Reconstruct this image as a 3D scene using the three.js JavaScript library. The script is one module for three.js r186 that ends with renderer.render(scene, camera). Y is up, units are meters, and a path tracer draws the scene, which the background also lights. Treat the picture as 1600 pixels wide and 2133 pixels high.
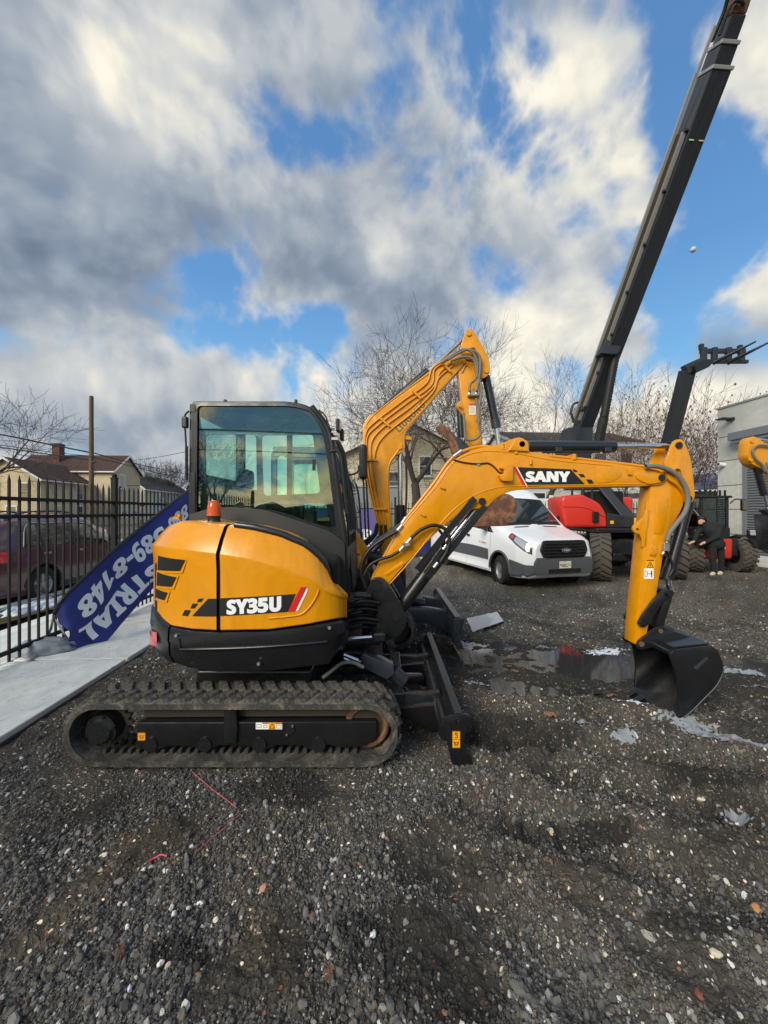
import * as THREE from 'three';
import { mergeGeometries, toCreasedNormals } from 'three/addons/utils/BufferGeometryUtils.js';
import { RoundedBoxGeometry } from 'three/addons/geometries/RoundedBoxGeometry.js';
import { MarchingCubes } from 'three/addons/objects/MarchingCubes.js';
import { Brush, Evaluator, SUBTRACTION } from 'three-bvh-csg';
import { createNoise2D, createNoise3D } from 'simplex-noise';

// ------------------------------------------------------------------ camera, sky, sun, exposure
const F = 801, CX = 800, CY = 1066.5, CH = 1.62;        // lens of the photograph in its pixels, eye height in metres
const scene = new THREE.Scene();
const camera = new THREE.PerspectiveCamera(2 * Math.atan(1066.5 / F) * 180 / Math.PI, 768 / 1024, 0.05, 6000);
camera.position.set(0, CH, 0); camera.lookAt(0, CH, -10);
const renderer = new THREE.WebGLRenderer({ antialias: true });
renderer.toneMapping = THREE.LinearToneMapping;
renderer.toneMappingExposure = 1.6;
renderer.shadowMap.enabled = true;
const SKY_GAIN = 0.66;                                  // keeps the sky's own tone at this exposure
const sunDir = new THREE.Vector3(-0.56, 0.60, 0.76).normalize();
const sun = new THREE.DirectionalLight(new THREE.Color(1.0, 0.92, 0.77), 2.3);
sun.position.copy(sunDir).multiplyScalar(60); sun.target.position.set(0, 0, 0);
sun.castShadow = true; sun.shadow.radius = 60; sun.shadow.mapSize.set(2048, 2048);
Object.assign(sun.shadow.camera, { left: -30, right: 30, top: 30, bottom: -30, near: 1, far: 160 });
scene.add(sun, sun.target);

function rngOf(a) { return () => { a |= 0; a = a + 0x6D2B79F5 | 0; let t = Math.imul(a ^ a >>> 15, 1 | a); t = t + Math.imul(t ^ t >>> 7, 61 | t) ^ t; return ((t ^ t >>> 14) >>> 0) / 4294967296; }; }
const n2 = createNoise2D(rngOf(11)), n3 = createNoise3D(rngOf(12));
const clamp = (x, a = 0, b = 1) => Math.min(b, Math.max(a, x));
const lerp = (a, b, t) => a + (b - a) * t;
const sstep = (a, b, x) => { const t = clamp((x - a) / (b - a)); return t * t * (3 - 2 * t); };
const fbm = (x, y, oct = 5, gain = 0.5) => { let s = 0, a = 1, t = 0; for (let i = 0; i < oct; i++) { s += a * n2(x, y); t += a; a *= gain; x = x * 2.03 + 17.1; y = y * 2.03 - 9.7; } return s / t; };
const s2l = (v) => { v /= 255; return v <= 0.04045 ? v / 12.92 : ((v + 0.055) / 1.055) ** 2.4; };

{ // a broken winter sky: coverage and brightness of the cloud masses on a coarse grid of directions, detail from layered noise
  const COV = ['89999988322455346', '89999987321586258', '89999876232775257', '99997654466566235', '99987667777675122', '99876667688752113', '99863479998662126', '56664235666887343', '99998866788864588', '99999988888887788', '77777777888888888'];
  const BRI = ['56777655555566667', '56888765557897678', '56877654568998688', '45676555557888677', '44555555556777577', '43444555755667688', '33445544445677788', '56667776556986546', '77766788889988899', '55555688888988887', '66666788888888888'];
  const pick = (T, u, v) => {
    u = clamp(u / 100, 0, 15.999); v = clamp(v / 100, 0, 9.999);
    const i = Math.floor(u), j = Math.floor(v), a = u - i, b = v - j, s = a * a * (3 - 2 * a), t = b * b * (3 - 2 * b);
    return lerp(lerp(+T[j][i], +T[j][i + 1], s), lerp(+T[j + 1][i], +T[j + 1][i + 1], s), t);
  };
  const RAMP = [[98, 110, 128], [102, 115, 133], [110, 124, 143], [123, 137, 156], [141, 154, 171], [160, 170, 182], [182, 188, 194], [203, 206, 207], [224, 222, 213], [246, 240, 223], [255, 250, 236]].map((c) => c.map(s2l));
  const W = 3072, H = 1536, data = new Float32Array(W * H * 4);
  const blue = [[88, 134, 188], [100, 152, 208], [122, 180, 229], [168, 210, 236]].map((c) => c.map(s2l));
  for (let j = H / 2 - 6; j < H; j++) {
    const el = ((j + 0.5) / H - 0.5) * Math.PI, y = Math.sin(el), ce = Math.cos(el);
    for (let i = 0; i < W; i++) {
      const az = ((i + 0.5) / W - 0.5) * 2 * Math.PI, x = Math.cos(az) * ce, z = Math.sin(az) * ce;
      const st = 1 + 0.7 * sstep(0.35, 0.0, y), X = x * 2.3, Y = y * 2.3 * st, Z = z * 2.3;   // cloud banks flatten towards the horizon
      const wx = n3(X * 1.1 + 3, Y * 1.1, Z * 1.1), wz = n3(X * 1.1 - 8, Y * 1.1 + 5, Z * 1.1);
      const puff = (a, b, c, oct) => { let s = 0, w = 1, t = 0; for (let o = 0; o < oct; o++) { const n = n3(a, b, c); s += w * (o < 1 ? n : 0.55 * n + 0.45 * (0.75 - 2 * Math.abs(n3(a + 50, b, c)))); t += w; w *= 0.565; a = a * 2.03 + 11.3; b = b * 2.03 - 4.1; c = c * 2.03 + 7.7; } return s / t; };
      const det = puff(X * 1.55 + wx * 0.12, Y * 1.55, Z * 1.55 + wz * 0.12, 7);
      const sh = puff(X * 1.55 + wx * 0.12 + 0.04, Y * 1.55 + 0.10, Z * 1.55 + wz * 0.12, 4);
      const det2 = n3(X * 2.2 - 20, Y * 2.2, Z * 2.2 + 31) * 0.6 + n3(X * 5.1, Y * 5.1 + 9, Z * 5.1) * 0.4, qx = x, qz = z;
      let cov = 4.9 + 4.4 * fbm(qx * 1.5 + 40, y * 8.0 + qz * 1.0 - 12, 2), bri = 5.6 + 2.6 * fbm(qx * 1.3 - 60, y * 2.6 + qz * 1.3 + 22, 2) + 1.6 * sstep(0.3, 0.0, y);
      const front = sstep(0.12, 0.4, -z);
      if (front > 0) {
        const u = 800 + x / Math.max(-z, 0.1) * F + wx * 45, v = CY - y / Math.max(-z, 0.1) * F + wz * 40;
        const w = front * sstep(-520, -60, u) * sstep(2120, 1660, u) * sstep(-700, -120, v);
        cov = lerp(cov, pick(COV, u, v), w); bri = lerp(bri, pick(BRI, u, v), w);
      }
      const c = cov / 9 * 1.05 - 0.05 + det * 0.68, a = sstep(0.34, 0.72, c);
      const toSun = (x * sunDir.x + z * sunDir.z) / Math.hypot(sunDir.x, sunDir.z) / Math.max(ce, 0.2), warm = Math.pow(clamp(toSun), 2) * sstep(0.7, 0.0, y);
      bri = clamp(bri + det2 * 0.9 + clamp((det - sh) * 3.2, -0.7, 1.0) + (1 - a) * 0.7 + warm * 1.6, 0, 9.99);
      const b0 = Math.floor(bri), bt = bri - b0, p = 1 - sstep(0, 1, clamp(y * 1.25)) , bi = clamp(p * 3, 0, 2.999), bf = Math.floor(bi);
      for (let q = 0; q < 3; q++) {
        const sky = lerp(blue[bf][q], blue[bf + 1][q], bi - bf);
        let cl = lerp(RAMP[b0][q], RAMP[b0 + 1 > 10 ? 10 : b0 + 1][q], bt);
        cl *= lerp(1, [2.6, 2.1, 1.2][q], warm);
        data[(j * W + i) * 4 + q] = lerp(sky, cl, a) * SKY_GAIN;
      }
      data[(j * W + i) * 4 + 3] = 1;
    }
  }
  for (let j = 0; j < H / 2 - 6; j++) for (let i = 0; i < W; i++) data.set([0.06, 0.06, 0.06, 1], (j * W + i) * 4);
  const t = new THREE.DataTexture(data, W, H, THREE.RGBAFormat, THREE.FloatType);
  t.mapping = THREE.EquirectangularReflectionMapping; t.magFilter = THREE.LinearFilter; t.needsUpdate = true;
  scene.background = t; scene.environment = t;
}

// ------------------------------------------------------------------ helpers
const V3 = (x, y, z) => new THREE.Vector3(x, y, z);
const gx = (px, d) => (px - CX) / F * d, gy = (py, d) => CH - (py - CY) / F * d;
const at = (px, py, d) => V3(gx(px, d), gy(py, d), -d);
const pxm = (pts, d) => pts.map(([x, y, r]) => [gx(x, d), gy(y, d), (r || 0) * d / F]);
const baseOf = new Map();
const taken = new Map();
function numbered(name) { const n = taken.get(name) || 0; taken.set(name, n + 1); return n ? name + '_' + String(n).padStart(3, '0') : name; }
function shade(o) { o.castShadow = o.receiveShadow = true; return o; }
function thing(name, label, category, base = [0, 0, 0], group, turn = 0) {
  const o = new THREE.Group(); o.name = numbered(name); scene.add(o);
  o.position.set(...base); o.rotation.y = turn; o.userData = { label, category }; if (group) o.userData.group = group;
  baseOf.set(o, base); return o;
}
const rootBase = (o) => { while (o.parent && o.parent !== scene) o = o.parent; return baseOf.get(o) || [0, 0, 0]; };
function part(parent, name, geo, mat, label) {          // geometry given in world coordinates
  const b = rootBase(parent), g = geo.clone ? geo : geo; g.translate(-b[0], -b[1], -b[2]);
  const m = shade(new THREE.Mesh(g, mat)); m.name = name; if (label) m.userData.label = label; parent.add(m); return m;
}
function loc(parent, name, geo, mat, pos, rot, label) {  // geometry given in the parent's own coordinates
  const m = shade(new THREE.Mesh(geo, mat)); m.name = name; if (pos) m.position.set(...pos); if (rot) m.rotation.set(...rot); if (label) m.userData.label = label; parent.add(m); return m;
}
function struct(name, geo, mat, label) { const m = shade(new THREE.Mesh(geo, mat)); m.name = numbered(name); m.userData.kind = 'structure'; if (label) m.userData.label = label; scene.add(m); return m; }
function solo(name, geo, mat, label, category, group) { const m = shade(new THREE.Mesh(geo, mat)); m.name = numbered(name); m.userData = { label, category }; if (group) m.userData.group = group; scene.add(m); return m; }
function copy(o, label) { const c = o.clone(); c.name = numbered(o.name.replace(/_\d{3}$/, '')); c.userData = { ...o.userData }; if (label) c.userData.label = label; scene.add(c); baseOf.set(c, baseOf.get(o)); return c; }

function shapeOf(pts, hole) {                              // polygon with rounded corners: [x, y, radius]
  const s = hole ? new THREE.Path() : new THREE.Shape(), n = pts.length;
  for (let i = 0; i < n; i++) {
    const [x, y, r] = pts[i], a = pts[(i + n - 1) % n], b = pts[(i + 1) % n];
    const da = Math.hypot(a[0] - x, a[1] - y), db = Math.hypot(b[0] - x, b[1] - y), q = Math.min(r || 0, da * 0.49, db * 0.49);
    if (q < 1e-6) { i ? s.lineTo(x, y) : s.moveTo(x, y); continue; }
    const ax = x + (a[0] - x) / da * q, ay = y + (a[1] - y) / da * q, bx = x + (b[0] - x) / db * q, by = y + (b[1] - y) / db * q;
    i ? s.lineTo(ax, ay) : s.moveTo(ax, ay);
    s.quadraticCurveTo(x, y, bx, by);
  }
  s.closePath(); return s;
}
function extr(pts, d, th, { bevel = 0.004, holes = [], seg = 6, crease = 0.5 } = {}) {   // side profile in metres, from depth d to d + th
  const s = shapeOf(pts); s.holes = holes.map((h) => shapeOf(h, true));
  const g = new THREE.ExtrudeGeometry(s, { depth: th - 2 * bevel, bevelEnabled: bevel > 0, bevelThickness: bevel, bevelSize: bevel, bevelOffset: -bevel, bevelSegments: 2, curveSegments: seg });
  g.translate(0, 0, -d - th + bevel); return toCreasedNormals(g, crease);
}
const plate = (parent, name, pts, d, th, mat, o = {}) => part(parent, name, extr(pxm(pts, d), d, th, { ...o, holes: (o.holes || []).map((h) => pxm(h, d)) }), mat, o.label);
const UPY = V3(0, 1, 0);
function rodG(a, b, r, seg = 14, r2 = r) {
  const v = b.clone().sub(a), g = new THREE.CylinderGeometry(r2, r, v.length(), seg);
  g.applyQuaternion(new THREE.Quaternion().setFromUnitVectors(UPY, v.normalize())); const m = a.clone().add(b).multiplyScalar(0.5); return g.translate(m.x, m.y, m.z);
}
function tubeG(pts, r, n = 0, seg = 8) { return new THREE.TubeGeometry(new THREE.CatmullRomCurve3(pts, false, 'centripetal'), n || pts.length * 6, r, seg); }
const boxG = (w, h, d, x, y, z, r = 0) => (r ? new RoundedBoxGeometry(w, h, d, 2, r) : new THREE.BoxGeometry(w, h, d)).translate(x, y, z);
function discG(px, py, d, r, th, seg = 24) { const c = at(px, py, d); return new THREE.CylinderGeometry(r, r, th, seg).rotateX(Math.PI / 2).translate(c.x, c.y, c.z - th / 2); }
const merge = (gs) => mergeGeometries(gs.map((g) => { const h = g.index ? g.toNonIndexed() : g; for (const k of Object.keys(h.attributes)) if (!['position', 'normal', 'uv'].includes(k)) h.deleteAttribute(k); return h; }));
function quadG(c, nu = 6, nv = 1) {                       // bilinear sheet through four corners, uv 0..1 (a: 0,0  b: 1,0  c: 1,1  d: 0,1)
  const g = new THREE.PlaneGeometry(1, 1, nu, nv), p = g.attributes.position, uv = g.attributes.uv;
  for (let i = 0; i < p.count; i++) { const u = uv.getX(i), v = uv.getY(i), a = c[0].clone().lerp(c[1], u), b = c[3].clone().lerp(c[2], u), q = a.lerp(b, v); p.setXYZ(i, q.x, q.y, q.z); }
  g.computeVertexNormals(); return g;
}
function gridG(nu, nv, f, closedU = false) {               // sheet from a function of (u, v)
  const pos = [], uv = [], ix = [];
  for (let j = 0; j <= nv; j++) for (let i = 0; i <= nu; i++) { const p = f(i / nu, j / nv); pos.push(p.x, p.y, p.z); uv.push(i / nu, j / nv); }
  for (let j = 0; j < nv; j++) for (let i = 0; i < nu; i++) { const a = j * (nu + 1) + i, b = a + 1, c = a + nu + 1, d = c + 1; ix.push(a, b, d, a, d, c); }
  const g = new THREE.BufferGeometry(); g.setAttribute('position', new THREE.Float32BufferAttribute(pos, 3)); g.setAttribute('uv', new THREE.Float32BufferAttribute(uv, 2)); g.setIndex(ix); g.computeVertexNormals(); return g;
}

// ------------------------------------------------------------------ materials
function noiseTex(size, f, srgb = false) {
  const d = new Uint8Array(size * size * 4);
  for (let j = 0; j < size; j++) for (let i = 0; i < size; i++) { const c = f(i / size, j / size); const o = (j * size + i) * 4; for (let k = 0; k < 3; k++) d[o + k] = clamp(Array.isArray(c) ? c[k] : c) * 255; d[o + 3] = 255; }
  const t = new THREE.DataTexture(d, size, size); t.wrapS = t.wrapT = THREE.RepeatWrapping; t.magFilter = THREE.LinearFilter; if (srgb) t.colorSpace = THREE.SRGBColorSpace; t.needsUpdate = true; return t;
}
const tile = (u, v, k, oct, off = 0) => { // noise that repeats over the unit square
  const a = u * 2 * Math.PI, b = v * 2 * Math.PI, R = k / (2 * Math.PI); let s = 0, w = 1, t = 0, R2 = R;
  for (let o = 0; o < oct; o++) { s += w * n3(Math.cos(a) * R2 + off + o * 7, Math.sin(a) * R2 + Math.cos(b) * R2 * 0.7, Math.sin(b) * R2); t += w; w *= 0.55; R2 *= 2; } return s / t; };
const wearRough = noiseTex(256, (u, v) => 0.62 + 0.38 * tile(u, v, 5, 4));
const grain = noiseTex(256, (u, v) => 0.5 + 0.5 * tile(u, v, 40, 3));
const dust = noiseTex(256, (u, v) => { const k = 0.94 + 0.05 * tile(u, v, 9, 5, 3) ; return [k, k, k * 0.99]; }, true);
const mud = noiseTex(512, (u, v) => { const k = sstep(-0.45, 0.5, tile(u, v, 7, 5, 13)), f = 0.85 + 0.3 * tile(u, v, 60, 2, 5), g = sstep(0.25, 0.6, tile(u, v, 12, 4, 33)); return [lerp(0.25, 0.45, k) * f + 0.10 * g, lerp(0.245, 0.425, k) * f + 0.09 * g, lerp(0.235, 0.385, k) * f + 0.07 * g]; }, true);
const rep = (t, x, y = x) => { const c = t.clone(); c.repeat.set(x, y); c.needsUpdate = true; return c; };
const rgb = (r, g, b) => new THREE.Color().setRGB(s2l(r), s2l(g), s2l(b), THREE.LinearSRGBColorSpace);
const std = (c, roughness = 0.6, metalness = 0, o = {}) => new THREE.MeshStandardMaterial({ color: c, roughness, metalness, ...o });
const phys = (c, roughness, o = {}) => new THREE.MeshPhysicalMaterial({ color: c, roughness, metalness: 0, ...o });
const M = {
  yellow: phys(rgb(233, 154, 0), 0.45, { clearcoat: 0.3, clearcoatRoughness: 0.12, roughnessMap: wearRough, map: dust }),
  yellow2: phys(rgb(234, 156, 4), 0.46, { clearcoat: 0.35, clearcoatRoughness: 0.25, roughnessMap: wearRough, map: dust }),
  black: phys(rgb(26, 27, 30), 0.42, { clearcoat: 0.3, clearcoatRoughness: 0.3, roughnessMap: wearRough }),
  blackSatin: std(rgb(30, 31, 33), 0.55, 0, { roughnessMap: wearRough }),
  darkPlastic: std(rgb(34, 33, 31), 0.62, 0, { bumpMap: grain, bumpScale: 0.0006 }),
  trim: phys(rgb(30, 33, 38), 0.3, { clearcoat: 0.4, clearcoatRoughness: 0.2 }),
  slate: std(rgb(52, 58, 66), 0.5, 0.1, { roughnessMap: wearRough }),
  chrome: std(rgb(215, 218, 222), 0.16, 1),
  zinc: std(rgb(190, 188, 180), 0.38, 0.85),
  hose: std(rgb(24, 24, 25), 0.48),
  hoseGrey: std(rgb(112, 112, 106), 0.6),
  rubber: std(new THREE.Color(1, 1, 1), 0.95, 0, { bumpMap: rep(grain, 3), bumpScale: 0.003, map: mud }),
  tyre: std(rgb(38, 37, 36), 0.9, 0, { bumpMap: rep(grain, 4), bumpScale: 0.002 }),
  tyreDusty: std(rgb(78, 73, 67), 0.95, 0, { bumpMap: rep(grain, 4), bumpScale: 0.002 }),
  dirt: std(rgb(74, 66, 56), 0.95, 0, { bumpMap: rep(grain, 4), bumpScale: 0.004 }),
  rust: std(new THREE.Color(1, 1, 1), 0.85, 0.1, { bumpMap: rep(grain, 3), bumpScale: 0.002, map: rep(noiseTex(256, (u, v) => { const a = sstep(-0.3, 0.4, tile(u, v, 5, 5, 41)), b = sstep(0.1, 0.5, tile(u, v, 11, 4, 47)); return [lerp(lerp(0.36, 0.56, a), 0.50, b), lerp(lerp(0.27, 0.40, a), 0.28, b), lerp(lerp(0.22, 0.29, a), 0.23, b)]; }, true), 1.6) }),
  amber: phys(rgb(240, 98, 0), 0.18, { transmission: 0.35, thickness: 0, clearcoat: 0.6 }),
  glass: phys(new THREE.Color(0.78, 0.93, 0.89), 0.015, { transmission: 1, thickness: 0, ior: 1.85 }),
  carGlass: phys(new THREE.Color(0.45, 0.52, 0.52), 0.03, { transmission: 1, thickness: 0, ior: 1.75 }),
  white: phys(rgb(238, 240, 242), 0.35, { clearcoat: 0.6, clearcoatRoughness: 0.12 }),
  whitePrint: std(rgb(236, 238, 240), 0.5), redPrint: std(rgb(206, 26, 30), 0.45), blackPrint: std(rgb(24, 24, 26), 0.45), orangePrint: std(rgb(246, 172, 10), 0.45),
  red: phys(rgb(204, 46, 32), 0.42, { clearcoat: 0.5, clearcoatRoughness: 0.2 }),
  redLens: phys(rgb(220, 30, 40), 0.2, { clearcoat: 1 }),
  lamp: phys(rgb(205, 208, 208), 0.12, { metalness: 0.5, clearcoat: 1 }),
  greyPlastic: std(rgb(78, 82, 86), 0.62, 0, { bumpMap: grain, bumpScale: 0.0005 }),
  blackVoid: std(rgb(14, 14, 15), 0.9),
};
function textMat(w, h, draw, bg, o = {}) {
  const c = document.createElement('canvas'); c.width = w; c.height = h; const x = c.getContext('2d'); x.fillStyle = bg; x.fillRect(0, 0, w, h); draw(x, w, h);
  const t = new THREE.CanvasTexture(c); t.colorSpace = THREE.SRGBColorSpace; t.magFilter = THREE.LinearFilter; return std(new THREE.Color(1, 1, 1), o.rough ?? 0.5, 0, { map: t });
}
function bigText(x, s, cx, cy, height, width, fill, stroke = 0, weight = 'bold', skew = 0) {
  x.save(); x.translate(cx, cy); x.transform(1, 0, skew, 1, 0, 0); x.font = `${weight} 200px sans-serif`; x.textAlign = 'center'; x.textBaseline = 'alphabetic';
  const m = x.measureText(s), cap = 143; x.scale(width / m.width, height / cap); x.fillStyle = fill; x.strokeStyle = fill; x.lineWidth = stroke; x.lineJoin = 'miter';
  x.fillText(s, 0, cap / 2); if (stroke) x.strokeText(s, 0, cap / 2); x.restore();
}

// ------------------------------------------------------------------ the yard: gravel, walk, street
const TH = 0.0562, uDir = V3(-Math.sin(TH), 0, -Math.cos(TH)), uRight = V3(Math.cos(TH), 0, -Math.sin(TH));   // the lot's grid is turned a little from the lens axis
const lot = (lat, along, y = 0) => V3(uRight.x * lat + uDir.x * along, y, uRight.z * lat + uDir.z * along);
const toLot = (x, z) => [uRight.x * x + uRight.z * z, uDir.x * x + uDir.z * z];
const fall = (x, d) => -0.13 * sstep(0.2, 3.2, x) * sstep(3, 9, d);          // the yard falls gently to the right rear
const DIPS = [[1.36, 4.25, 1.0, 0.55, 0.05], [2.35, 3.95, 0.55, 0.40, 0.05], [3.7, 4.0, 0.9, 0.34, 0.045], [2.52, 2.82, 0.50, 0.17, 0.04], [1.92, 2.1, 0.24, 0.10, 0.03], [0.85, 4.55, 0.35, 0.25, 0.04]];
const DAMP = [[-0.62, 2.28, 0.30, 0.16], [-0.5, 2.2, 0.18, 0.12], [0.14, 1.38, 0.24, 0.13], [0.02, 1.48, 0.2, 0.1], [0.24, 1.26, 0.2, 0.08], [1.15, 4.2, 1.6, 0.75], [0.9, 1.95, 0.4, 0.07], [1.3, 1.5, 0.3, 0.05], [2.4, 3.7, 1.1, 0.5], [3.6, 3.6, 0.9, 0.5], [0.8, 2.75, 0.6, 0.2], [-0.75, 1.42, 0.12, 0.06], [2.2, 2.3, 0.6, 0.1]];   // damp, oily soil (x, depth, radii)
function damp(x, d) { let m = 0; for (const [cx, cd, rx, rd] of DAMP) { const q = ((x - cx) / rx) ** 2 + ((d - cd) / rd) ** 2; if (q < 3) m = Math.max(m, sstep(1.25, 0.55, q + 0.7 * fbm(x * 5 + cx, d * 5, 4))); } return m; }
const RUTS = [[1.1, 2.35, 3.2, 1.6, 0.12, 0.075], [0.5, 2.15, 2.6, 1.05, 0.11, 0.06], [0.2, 1.8, 1.0, 0.95, 0.10, 0.045], [1.1, 3.6, 4.6, 2.9, 0.16, 0.05], [0.6, 2.75, 2.4, 2.4, 0.10, 0.075], [0.9, 3.1, 2.0, 3.0, 0.1, 0.05], [0.3, 5.6, 3.4, 5.0, 0.16, 0.03], [1.6, 6.3, 6.2, 5.6, 0.2, 0.03]];
function ground(x, z) {
  const d = -z, r = Math.hypot(x, d), [lat] = toLot(x, z);
  let h = fall(x, d);
  const near = sstep(14, 5, r);
  h += near * (0.022 * n2(x * 0.9, z * 0.9) + 0.014 * n2(x * 2.6 + 9, z * 2.6) + 0.008 * n2(x * 7, z * 7 + 4) + 0.006 * n2(x * 19, z * 19) + 0.004 * n2(x * 43, z * 43));
  const clod = sstep(0.1, 0.7, x) * sstep(1.5, 1.9, d) * sstep(3.4, 2.7, d); h += clod * (0.016 * Math.max(0, n2(x * 6, z * 8)) + 0.016 * Math.max(0, n2(x * 13 + 5, z * 15)) + 0.008 * n2(x * 28, z * 30));
  for (const [x0, d0, x1, d1, w, dp] of RUTS) {
    const vx = x1 - x0, vd = d1 - d0, t = clamp(((x - x0) * vx + (d - d0) * vd) / (vx * vx + vd * vd)), e = Math.hypot(x - x0 - t * vx, d - d0 - t * vd) + 0.03 * n2(x * 5, z * 5);
    const lug = 0.6 + 0.4 * Math.sin(t * Math.hypot(vx, vd) * 46 + n2(x * 3, z * 3));
    h += -dp * lug * Math.exp(-((e / w) ** 2)) + dp * 0.5 * Math.exp(-(((e - w * 1.9) / (w * 0.7)) ** 2));
  }
  for (const [cx, cd, rx, rd, dp] of DIPS) { const q = ((x - cx) / rx) ** 2 + ((d - cd) / rd) ** 2; if (q < 4) h -= dp * Math.exp(-q * 1.1) * (0.75 + 0.5 * n2(x * 4 + 7, z * 6)); }
  const pad = sstep(0.35, 0.0, Math.abs(x + 0.95) - 1.15) * sstep(0.3, 0, Math.abs(d - 3.26) - 0.95);   // levelled where the machine stands
  h = lerp(h, -0.004 + 0.3 * (h - fall(x, d)), pad * 0.85);
  const walk = sstep(-2.50, -2.62, lat) * sstep(-14.5, -13.5, -toLot(x, z)[1]);
  return lerp(h, -0.10, walk);
}
{
  const R = [], A = [];
  for (let i = 0; i < 8; i++) R.push(0.05 + i * 0.1);
  for (let i = 0; i < 330; i++) R.push(0.9 * Math.pow(9, i / 330));
  for (let i = 0; i <= 56; i++) R.push(8.1 * Math.pow(300, i / 56));
  for (let i = 0; i <= 470; i++) A.push(lerp(-0.92, 0.92, i / 470));
  for (let i = 1; i < 36; i++) A.push(lerp(0.92, 2 * Math.PI - 0.92, i / 36));
  const pos = [], uv = [], col = [], ix = [], nA = A.length;
  for (const r of R) for (const a of A) {
    const x = r * Math.sin(a), z = -r * Math.cos(a), h = ground(x, z); pos.push(x, h, z); uv.push(x / 1.7, z / 1.7);
    // tones of the fill: dark cinders, browner silt where the machine churned it, patches of damp soil
    const big = fbm(x * 0.45 + 3, z * 0.45, 3), mid = fbm(x * 1.6 - 5, z * 1.6, 3);
    let v = 1.65 + 0.5 * big + 0.75 * mid; v = Math.max(0.5, v) * lerp(1, 0.34, damp(x, -z)); v *= 1 + 0.5 * sstep(4.9, 5.5, toLot(x, z)[1] + 1.1 * n2(x * 0.6, z * 0.6 + 8) + 0.8 * n2(x * 2.3, z * 2.3));   // fill colour made paler beyond a ragged line at the back of the yard
    const oil = sstep(0.15, 0.5, fbm(x * 0.8 + 31, z * 0.8 - 8, 3)); v *= lerp(1, 0.55, oil);
    const silt = sstep(0.1, 0.6, fbm(x * 0.7 - 14, z * 0.7 + 2, 3));
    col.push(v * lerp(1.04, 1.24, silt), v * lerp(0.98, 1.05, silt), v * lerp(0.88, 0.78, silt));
  }
  for (let j = 0; j < R.length - 1; j++) for (let i = 0; i < nA; i++) { const k = (i + 1) % nA, a = j * nA + i, b = j * nA + k, c = a + nA, e = b + nA; ix.push(a, b, e, a, e, c); }
  const g = new THREE.BufferGeometry();
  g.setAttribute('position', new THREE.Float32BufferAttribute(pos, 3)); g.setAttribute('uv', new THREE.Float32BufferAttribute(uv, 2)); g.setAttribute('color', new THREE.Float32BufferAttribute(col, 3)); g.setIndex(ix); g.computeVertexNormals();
  // crushed stone drawn stone by stone: colour and height
  const S = 1024, c1 = document.createElement('canvas'), c2 = document.createElement('canvas'); c1.width = c1.height = c2.width = c2.height = S;
  const x1 = c1.getContext('2d'), x2 = c2.getContext('2d'), rn = rngOf(5);
  x1.fillStyle = 'rgb(50,48,45)'; x1.fillRect(0, 0, S, S); x2.fillStyle = 'rgb(60,60,60)'; x2.fillRect(0, 0, S, S);
  for (let i = 0; i < 26000; i++) {
    const x = rn() * S, y = rn() * S, r = (1.6 + 5 * Math.pow(rn(), 3)), q = rn(), w = 0.55 + rn() * 0.45, an = rn() * 3.14;
    let v = 40 + rn() * 48, tint = [1, 0.97, 0.92]; if (q > 0.93) v = 120 + rn() * 60; if (q > 0.985) v = 175 + rn() * 50; if (q < 0.015) { v = 100; tint = [1.25, 0.8, 0.62]; }
    for (const ox of [0, S, -S]) for (const oy of [0, S, -S]) {
      const X = x + ox, Y = y + oy; if (X < -12 || X > S + 12 || Y < -12 || Y > S + 12) continue;
      x1.fillStyle = `rgb(${v * tint[0] | 0},${v * tint[1] | 0},${v * tint[2] | 0})`; x1.beginPath(); x1.ellipse(X, Y, r, r * w, an, 0, 7); x1.fill();
      const hh = 90 + r * 22 | 0; x2.fillStyle = `rgb(${hh},${hh},${hh})`; x2.beginPath(); x2.ellipse(X, Y, r, r * w, an, 0, 7); x2.fill();
    }
  }
  const t1 = new THREE.CanvasTexture(c1), t2 = new THREE.CanvasTexture(c2); for (const t of [t1, t2]) { t.wrapS = t.wrapT = THREE.RepeatWrapping; t.magFilter = THREE.LinearFilter; } t1.colorSpace = THREE.SRGBColorSpace;
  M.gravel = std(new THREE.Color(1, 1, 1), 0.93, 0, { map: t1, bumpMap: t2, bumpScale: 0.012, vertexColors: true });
  struct('gravel_yard', g, M.gravel);
}
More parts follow.
